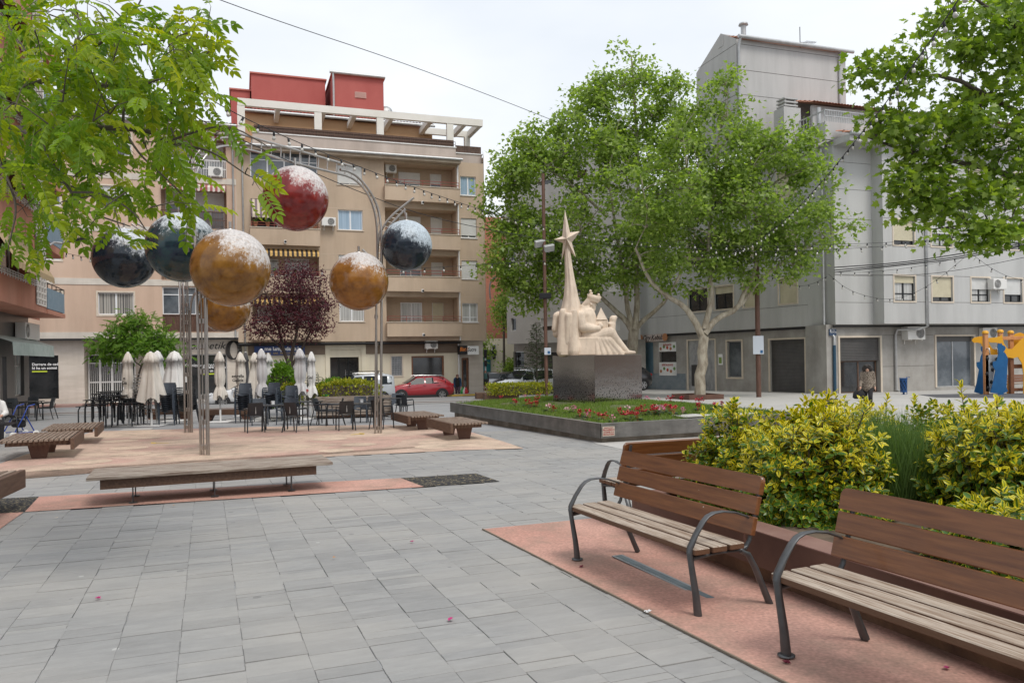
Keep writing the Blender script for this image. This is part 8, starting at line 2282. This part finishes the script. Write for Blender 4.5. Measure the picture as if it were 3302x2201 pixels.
def car(label,base,rz,L_,H,paint,prof=SUV,cat='car',name='parked_car',dark=False,rack=False,plate='left'):
 t=thing(name,label,cat,base,rz,None);k=H/(1.5 if prof is SUV else 1.83)
 def ring(x,zb,zl,zt,wb,wt,o=0.0):
  X=-L_/2+x*L_
  h_=[(wb*.8,zb),(wb*.97,zb+.06),(wb,(zb+zl)/2),(wb*.985,zl),(wt+(wb-wt)*.12,zl+(zt-zl)*.86),(wt*.85,zt-.015),(wt*.4,zt)]
  pts=[(y+o,z)for y,z in h_]+[(-y-o,z)for y,z in h_[::-1]]
  return[Vector((X,y,z*k))for y,z in pts]
 b=MB();rs=[ring(*q)for q in prof];b.loft(rs);b.build('body',paint,t)
 def lerp_ring(f):
  for a,c in zip(prof[:-1],prof[1:]):
   if a[0]<=f<=c[0]:
    w_=(f-a[0])/(c[0]-a[0]);return ring(*[a[i]+(c[i]-a[i])*w_ for i in range(6)],o=.006)
 nb_=3 if prof is SUV else 3
 cuts=((.33,.54),(.56,.76),(.775,.87))if prof is SUV else((.3,.5),(.53,.73),(.77,.95))
 for x0,x1 in cuts:
  for sd in(0,1):
   b=MB();q=[]
   for f in(x0,(x0+x1)/2,x1):
    r_=lerp_ring(f);i3,i4=(3,4)if sd==0 else(10,9)
    q.append((r_[i3].lerp(r_[i4],.1),r_[i3].lerp(r_[i4],.96)))
   b.add([p for pr_ in q for p in pr_],[(0,2,3,1),(2,4,5,3)]);b.build('window',GLS,t)
 for(x0,x1,nm_)in((prof[3][0]+.015,prof[4][0]-.01,'windscreen'),((.875,.94,'rear_window')if prof is SUV else(.986,.995,'rear_window'))):
  r0,r1=lerp_ring(x0),lerp_ring(x1);idx=[4,5,6,7,8,9];o=Vector((-.004 if x0<.5 else.006,0,.008))
  b=MB();b.add([r0[i]+o for i in idx]+[r1[i]+o for i in idx],[(i,i+1,i+7,i+6)for i in range(5)]);b.build(nm_,GLS,t)
 for xf in(.185,.805):
  X=-L_/2+xf*L_
  for sd in(-1,1):
   A=Matrix.Rotation(math.pi/2,3,'X')
   b=MB();b.lathe([(.2,-.1),(.3,-.11),(.325,-.06),(.325,.06),(.3,.11),(.2,.1)],24,0,(X,sd*.8,.325),True,A);w_=b.build('wheel',TYRE,t)
   b=MB();b.lathe([(.0,-.02),(.2,-.02),(.205,.05),(.0,.05)],20,0,(X,sd*.86,.325),False,A);b.build('rim_back',TRIM,w_)
   b=MB()
   for s5 in range(5):
    a=s5*1.2566;d=Vector((math.cos(a),0,math.sin(a)));e=Vector((-math.sin(a),0,math.cos(a)))
    c0_=Vector((X,sd*.925,.325));b.add([c0_+d*.02+e*.03,c0_+d*.2+e*.055,c0_+d*.2+e*.02,c0_+d*.02,c0_+d*.2-e*.02,c0_+d*.2-e*.055,c0_+d*.02-e*.03],[(0,1,2,3),(3,4,5,6)])
   b.lathe([(.2,.062),(.215,.062),(.215,.05)],20,0,(X,sd*.86,.325),False,A,False);b.build('rim',MT['alu'],w_)
   b=MB();n=14;arc=[(X+.41*math.cos(a),.325+.41*math.sin(a))for a in np.linspace(-.15,math.pi+.15,n)]+[(X+.32*math.cos(a),.325+.32*math.sin(a))for a in np.linspace(math.pi+.15,-.15,n)]
   b.prism(arc,sd*.8,sd*.9);b.build('wheel_arch',TRIM,t)
 b=MB()
 for sd in(-1,1):b.box(-L_*.3,L_*.28,sd*.86,sd*.893,.2,.34)
 b.box(-L_/2-.01,-L_/2+.12,-.6,.6,.24,.4);b.box(L_/2-.14,L_/2+.01,-.66,.66,.28,.5);b.build('sill_trim',TRIM,t)
 for sd in(-1,1):
  b=MB();b.ell((-L_/2+.14,sd*.66,.76*k),(.2,.16,.07),12,8,0,Matrix.Rotation(R_(-12),3,'Y'));b.build('headlight',LMP,t)
  b=MB();b.ell((L_/2-.13,sd*.74,.93*k),(.13,.1,.1),10,6);b.build('tail_light',M_('tail_lamp',(.35,.01,.015),.2),t)
  b=MB();b.ell((-L_*.19,sd*1.0,1.05*k),(.08,.1,.07),10,6);b.build('wing_mirror',paint,t)
  b=MB();b.tube([(-L_*.1,sd*.62,H+.0),(-L_*.05,sd*.62,H+.045),(L_*.3,sd*.6,H+.03),(L_*.35,sd*.6,H-.03)],.02,6);b.build('roof_rail',MT['alu'],t)
  for xx in(.02,.24):
   b=MB();b.cbox(L_*xx-.0,L_*xx+.17,sd*.885,sd*.91,.9*k,.93*k,.005);b.build('door_handle',paint,t)
 b=MB();b.box(-L_/2-.02,-L_/2-.005,-.26,.26,.45,.56);b.build('number_plate',MT['white_paint'],t)
 b=MB();b.cbox(-L_/2+.005,-L_/2+.03,-.5,.5,.62*k,.7*k,.008);b.build('grille',TRIM,t)
 if rack:
  b=MB()
  for x in(-.5,.1,.7,1.3):b.tube([(x,-.6,H+.12),(x,.6,H+.12)],.014,5)
  for y in(-.6,0,.6):b.tube([(-.5,y,H+.13),(1.3,y,H+.13)],.014,5)
  for x in(-.4,1.2):
   for y in(-.6,.6):b.tube([(x,y,H-.02),(x,y,H+.13)],.014,5)
  b.build('roof_rack',MT['black_metal'],t)
 return t
def paint(n,c):return M_(n,c,.28,0,None,coat=1.0)
rz_row=FB.rz
p=P(1352,1289,48.9);car('red car with black wheel arches parked before the cream shop wall',(p.x,p.y,p.z+.01),rz_row,4.16,1.5,paint('red_car_paint',(.33,.008,.018)))
p=P(1152,1296,47.6);car('silver grey van with roof rack, half hidden by yellow shrubs',(p.x+.2,p.y,p.z-.06),rz_row,4.0,1.8,paint('silver_paint',(.42,.45,.48)),VAN,'van','parked_van',rack=True)
p=P(802,1310,44);car('white car almost hidden behind the parasols',(p.x,p.y,p.z),rz_row,4.3,1.45,paint('white_car_paint',(.7,.71,.72)))
p=P(1695,1278,50.5);car('white van with wide windscreen behind the yellow hedge',(p.x,p.y,p.z),R_(38),4.3,1.82,paint('white_van_paint',(.72,.74,.76)),VAN,'van','parked_van')
p=P(1602,1266,62);car('dark grey car with roof rails beside the white van',(p.x,p.y,p.z),R_(62),4.4,1.62,paint('dark_car_paint',(.03,.034,.04)))
p=P(1547,1262,63);car('red car mostly hidden by the corner pillar of the beige block',(p.x,p.y,p.z),R_(70),4.2,1.48,paint('crimson_paint',(.25,.01,.03)))
p=P(2052,1258,47);car('dark vehicle hidden behind the mirror pedestal',(p.x-1.0,p.y,p.z),R_(25),3.7,1.5,paint('black_car_paint',(.02,.02,.022)))
# ---- play panels, posts, lights, cables
YPL=39
def Kp(x,y,o=0):return P(3000+.287*x,850+.287*y,YPL+o)
pk=Kp(620,1465);zk=pk.z
t=thing('play_structure','yellow camel and blue king climbing panels on orange posts','play structure',(pk.x,YPL,zk),0)
MY,MBK,MO,MDB=M_('yellow_play_panel',(.72,.36,.02),.4),M_('blue_play_panel',(.008,.09,.24),.4,0,(.012,.11,.28),3),M_('orange_play_post',(.55,.24,.09),.55,0,(.62,.3,.13),3,(4,4,.5)),M_('brown_play_post',(.16,.06,.025),.6,0,(.22,.09,.04),4)
def pan(name,pts,o,mat,th=.04):
 b=MB();q=[Kp(x,y,o)-Vector((pk.x,YPL,zk))for x,y in pts];b.prism([(v.x,v.z)for v in q],o,o+th);return b.build(name,mat,t)
pan('camel_panel',[(468,865),(476,845),(500,828),(560,815),(620,812),(645,850),(665,905),(695,950),(730,965),(765,955),(765,1022),(625,1022),(605,985),(590,940),(572,897),(530,885),(490,888)],.5,MY)
pan('camel_panel',[(640,868),(660,832),(740,826),(785,815),(805,798),(812,840),(830,900),(870,955),(920,958),(975,900),(1020,850),(1080,815),(1140,830),(1200,900),(1260,950),(1260,1470),(1215,1470),(1180,1150),(1110,1075),(1090,1290),(1080,1470),(1046,1470),(1050,1250),(1030,1120),(985,1045),(930,1062),(860,1045),(800,905),(740,885),(680,885)],.0,MY)
pan('hump_panel',[(920,820),(960,785),(1010,772),(1060,790),(1100,840),(1000,960),(940,940)],.7,MY)
pan('camel_leg_panel',[(870,1050),(905,1050),(905,1450),(880,1465),(860,1450),(880,1250)],.5,M_('ochre_play_panel',(.5,.2,.015),.5))
pan('king_panel',[(768,888),(778,908),(785,890),(793,907),(801,890),(808,912),(838,925),(848,945),(840,968),(818,990),(850,1012),(872,1070),(864,1200),(856,1380),(872,1432),(820,1455),(832,1475),(755,1470),(770,1458),(675,1445),(700,1360),(732,1200),(705,1150),(705,1100),(745,1090),(772,1000),(755,930)],-.6,MBK)
pan('king_panel',[(570,932),(600,925),(612,1000),(612,1440),(590,1462),(568,1462),(495,1440),(525,1330),(550,1190),(525,1150),(522,1105),(560,1100),(570,1040),(590,1000),(572,970)],.35,MBK)
cp=pan('climbing_panel',[(622,1028),(765,1020),(720,1200),(680,1440),(622,1432)],-.25,M_('grey_climb_panel',(.42,.43,.44),.6,0,(.5,.5,.5),4))
for x,y in((642,1063),(690,1122),(698,1190),(637,1235),(687,1327),(648,1393),(748,1070)):
 b=MB();v=Kp(x,y,-.28)-Vector((pk.x,YPL,zk));b.ell(v,(.075,.06,.095),10,7);b.build('climbing_hold',TRIM,cp)
for x,y0,y1,o,m in((617,785,1470,-.15,MO),(785,772,960,.3,MO),(902,782,960,.6,MO),(905,1060,1470,.2,MDB),(1240,780,1470,.2,MO)):
 a,c=Kp(x,y0,o),Kp(x,y1,o);b=MB();w_=.1;q=a.x-pk.x;b.cbox(q-w_,q+w_,o-w_,o+w_,c.z-zk,a.z-zk,.02);po=b.build('post',m,t)
 b=MB();b.lathe([(.15,0),(.15,.08),(.1,.14),(0,.16)],12,0,(q,o,a.z-zk));b.build('post_cap',MY,po)
for x0,x1,y0,y1,o,m in((810,1240,818,850,.5,MO),(930,1240,1130,1170,.3,MDB),(930,1240,1395,1425,.3,MDB)):
 a,c=Kp(x0,y0,o),Kp(x1,y1,o);b=MB();b.cbox(a.x-pk.x,c.x-pk.x,o-.06,o+.06,c.z-zk,a.z-zk,.01);b.build('rail',m,t)
for x in(650,745):
 b=MB();b.tube([Kp(x-20,950,-.2)-Vector((pk.x,YPL,zk)),Kp(x+10,955,-.5)-Vector((pk.x,YPL,zk)),Kp(x+20,1020,-.35)-Vector((pk.x,YPL,zk))],.03,7);b.build('handle',MT['alu'],t)
sheet('rubber_mat',[tuple(G(u,v)[:2])for u,v in((2960,1272),(3340,1268),(3340,1284),(3020,1282))],M_('dark_rubber_mat',(.06,.06,.065),.9,0,(.1,.1,.11),2,pos=True),.012)
bench('slatted bench against the grey wall behind the play panels',(P(3290,1235,41.6).x,41.6,gz(0,41.6)),R_(18))
def lamp_post(label,u,vb,vt,y,sign,flood):
 p=P(u,vb,y);t=thing('lamp_post',label,'lamp post',p,0);h=P(u-6,vt,y).z-p.z
 b=MB();b.tube([(0,0,-.1),(0,0,h)],[.1,.09]if flood else[.13,.12],12);b.build('pole',MT['lamp_brown'],t)
 if sign:
  a,c=P(sign[0],sign[1],y),P(sign[2],sign[3],y);b=MB();b.box(a.x-p.x,c.x-p.x,-.2,-.175,c.z-p.z,a.z-p.z);sg=b.build('notice',M_('pale_notice',(.55,.6,.66),.5),t)
  b=MB();b.box(c.x-p.x-.18,c.x-p.x-.05,-.206,-.201,c.z-p.z+.05,c.z-p.z+.2);b.build('blue_mark',MBK,sg)
 for(fu,fv)in flood:
  f=P(fu,fv,y)-p;b=MB();b.M=Matrix.Translation(f)@Matrix.Rotation(R_(35),4,'X')@Matrix.Rotation(R_(20),4,'Z');b.cbox(-.3,.3,-.1,.1,-.2,.2,.03);b.build('floodlight',MT['zinc'],t)
  b=MB();b.tube([f,(0,0,f.z-.1)],.03,6);b.build('arm',MT['lamp_brown'],t)
 if flood:
  f=P(u,957,y)-p;b=MB();b.cbox(-.32,.32,-.25,.25,f.z-.1,f.z+.2,.03);b.build('control_box',MT['black_metal'],t)
lamp_post('rusty brown lamp post with floodlights behind the lawn',1763,1285,560,42.5,(1755,1121,1776,1143),[(1741,785),(1770,800)])
lamp_post('rusty brown post carrying a large pale notice right of the straight plane tree',2447,1280,700,40.2,(2424,1083,2459,1141),[])
t=thing('street_lamp','grey arm lamp at the right edge of the beige block','street lamp',FB.pt(sR_+.3,.2,FB.px(1560,945)[1]),0)
b=MB();b.tube(smooth_poly([(0,0,-.4),(-.05,-.5,.3),(.1,-1.0,.8),(.5,-1.3,.95)]),.05,7);b.build('arm',MT['zinc'],t);b=MB();b.ell((.75,-1.4,.97),(.36,.14,.07));b.build('lamp_head',MT['dark_frame'],t)
p=P(1567,1250,66);t=thing('traffic_light','black traffic light on a thin post before the teal shutter','traffic light',(p.x,p.y,gz(0,66)),0)
b=MB();b.tube([(0,0,0),(0,0,2.9)],.06,8);b.build('pole',MT['zinc'],t)
for z in(2.05,2.75):
 b=MB();b.cbox(-.13,.13,-.12,.12,z-.1,z+.62 if z>2.5 else z+.4,.03);hd=b.build('signal_head',MT['black_metal'],t)
 for k in range(3 if z>2.5 else 2):b=MB();b.lathe([(.09,0),(.09,.1)],12,0,(0,-.12,z+.05+.2*k),True,Matrix.Rotation(math.pi/2,3,'X'));b.build('hood',MT['black_metal'],hd)
g=G(2672,1311);t=thing('metal_box','small dark metal box standing on the pale paving','box',grd(g.x,g.y,.008),R_(15));b=MB();b.cbox(-.28,.28,-.2,.2,0,.28,.02);b.build('case',MT['dark_frame'],t);b=MB();b.cbox(-.3,.3,-.22,.22,.281,.3,.005);b.build('lid',MT['black_metal'],t)
for(u0,u1,v,y,lb)in((1534,1600,1278,44.5,'left'),(1560,1670,1273,43,'right')):
 p0,p1=P(u0,v,y),P(u1,v,y);t=thing('timber_kerb',lb+' low timber edged bed before the yellow hedge','planter',((p0.x+p1.x)/2,y,gz(0,y)),R_(8));b=MB();w_=(p1.x-p0.x)/2;b.cbox(-w_,w_,-.5,.5,0,.36,.02);b.build('edge',MT['wood_dark'],t);b=MB();b.box(-w_+.08,w_-.08,-.42,.42,.361,.37);b.build('soil',MT['soil'],t)
bu=MB();bu.lathe([(.012,.0),(.022,-.012),(.024,-.075),(.019,-.085)],8,0);bu.lathe([(.019,-.085),(.03,-.105),(.036,-.13),(.03,-.157),(.0,-.168)],8,1)
BUm=bu.mesh('bulb',[MT['cable'],MT['bulb']])
def string(label,pts,step,r=.009,bulbs=True,cat='string lights',bs=1.0):
 q=smooth_poly([P(u,v,y)for u,v,y in pts],3);o=q[0];t=thing('string_lights' if bulbs else 'overhead_cable',label,cat,o,0)
 b=MB();b.M=Matrix.Translation(-o);b.tube(q,r,5);b.build('cable',MT['cable'],t)
 if bulbs:
  d=step*.5
  for a,c in zip(q[:-1],q[1:]):
   L_=(c-a).length
   while d<L_:
    e=link(BUm,'bulb',t,a.lerp(c,d/L_)-o,(R_(rnd.gauss(0,9)),R_(rnd.gauss(0,9)),0));e.scale=(bs,)*3;d+=step
   d-=L_
string('string of bulbs crossing from the upper left to the statue and the plane trees',[(560,245,12),(733,355,13.5),(937,450,16),(1120,523,18.5),(1328,602,22),(1502,660,26),(1651,708,30),(1786,738,33),(1930,765,35),(2100,786,37),(2214,790,38)],.6,bs=1.0)
string('steep string of bulbs running down from the upper right',[(3130,-60,8.5),(3043,71,10),(2935,223,12),(2851,340,14),(2772,436,16.5),(2677,556,20),(2575,669,25),(2490,744,29),(2422,790,32),(2354,823,35),(2280,826,37),(2214,795,38)],.62,bs=.85)
string('flat string of bulbs between the plane tree and the far right',[(2214,786,37),(2425,795,36),(2650,790,35),(2832,783,34),(3020,774,33),(3137,758,31),(3330,715,28)],.75,bs=1.3)
string('second flat string of bulbs just above, before the grey block',[(2214,800,37),(2500,813,36),(2700,803,35),(2860,795,34),(3060,765,33),(3330,705,30)],.9,bs=1.3)
string('swag of small bulbs hanging on the face of the grey corner block',[(2672,884,41),(2730,932,41),(2800,957,40.8),(2870,967,40.5),(2940,950,40.2),(3020,905,40),(3108,832,40)],.62,bs=1.2)
string('short swag of bulbs left of the corner drainpipe',[(2478,888,41),(2530,914,41),(2585,924,41),(2630,912,41),(2668,890,41)],.5,bs=1.2)
string('string of bulbs rising from the cable bundle to the right',[(2690,878,41),(2800,878,40.8),(2950,862,40.4),(3100,830,40)],.7,bs=1.2)
string('string of bulbs falling to the right from the cable knot',[(3138,822,40),(3200,868,40),(3260,896,40),(3330,908,40)],.8,bs=1.2)
string('string of bulbs level with the lower balconies of the beige block',[(930,870,30),(1044,869,31),(1250,868,33),(1420,862,34),(1560,852,36),(1800,838,38),(2040,830,40)],.95,bs=1.3)
string('small string of bulbs left of the black ball',[(176,800,36),(230,822,34),(304,832,33)],.8,bs=1.2)
string('black cable from the ladder arch to the statue and trees',[(560,340,13),(709,419,15),(900,505,18),(1093,593,21),(1370,700,25),(1700,763,31),(1860,790,34),(2200,798,38)],1,.011,False,'cable')
string('thin cable high across the sky',[(600,-40,20),(900,70,23),(1250,185,27),(1560,300,31),(1800,395,36)],1,.012,False,'cable')
for dv,lb in((0,'uppermost'),(9,'middle'),(16,'lowest')):
 string(lb+' black cable of the bundle before the grey block',[(2690,862+dv,41.5),(2900,848+dv*.5,41),(3100,818+dv,40),(3340,778+dv*.4,38)],1,.028,False,'cable')
string('thin cable sloping across the first floor of the grey block',[(2690,884,41.5),(2950,890,41),(3150,862,40),(3340,822,39)],1,.014,False,'cable')
os_=thing('apartment_building','brownish block out of view on the right, seen only in reflections','apartment building',(42,6,0),-math.pi/2)
W=MB();wallgrid(W,-14,26,-1,12,[(x,x+1.5,z,z+1.5)for x in np.arange(-12,24,4.2)for z in(3.6,6.7)],0,.2);W.build('wall',M_('brown_render',(.3,.2,.15),.9,0,(.38,.27,.2),.5),os_)
b=MB();b.box(-14,26,.21,6,-1,11.9);b.build('core',MT['pane_dark'],os_)
ob=thing('apartment_building','rose coloured block behind the viewer, seen only in reflections','apartment building',(0,-22,0),math.pi)
hs=[(x,x+1.5,z,z+1.5)for x in np.arange(-28,28,4.2)for z in(4,7.1,10.2)]
W=MB();wallgrid(W,-30,30,-1,13.5,hs,0,.2);W.build('wall',M_('rose_render',(.4,.27,.21),.9,0,(.46,.32,.26),.5),ob)
b=MB();[b.quad((h[0],.15,h[2]),(h[1],.15,h[2]),(h[1],.15,h[3]),(h[0],.15,h[3]))for h in hs];b.build('panes',MT['pane_dark'],ob)['kind']='stuff'
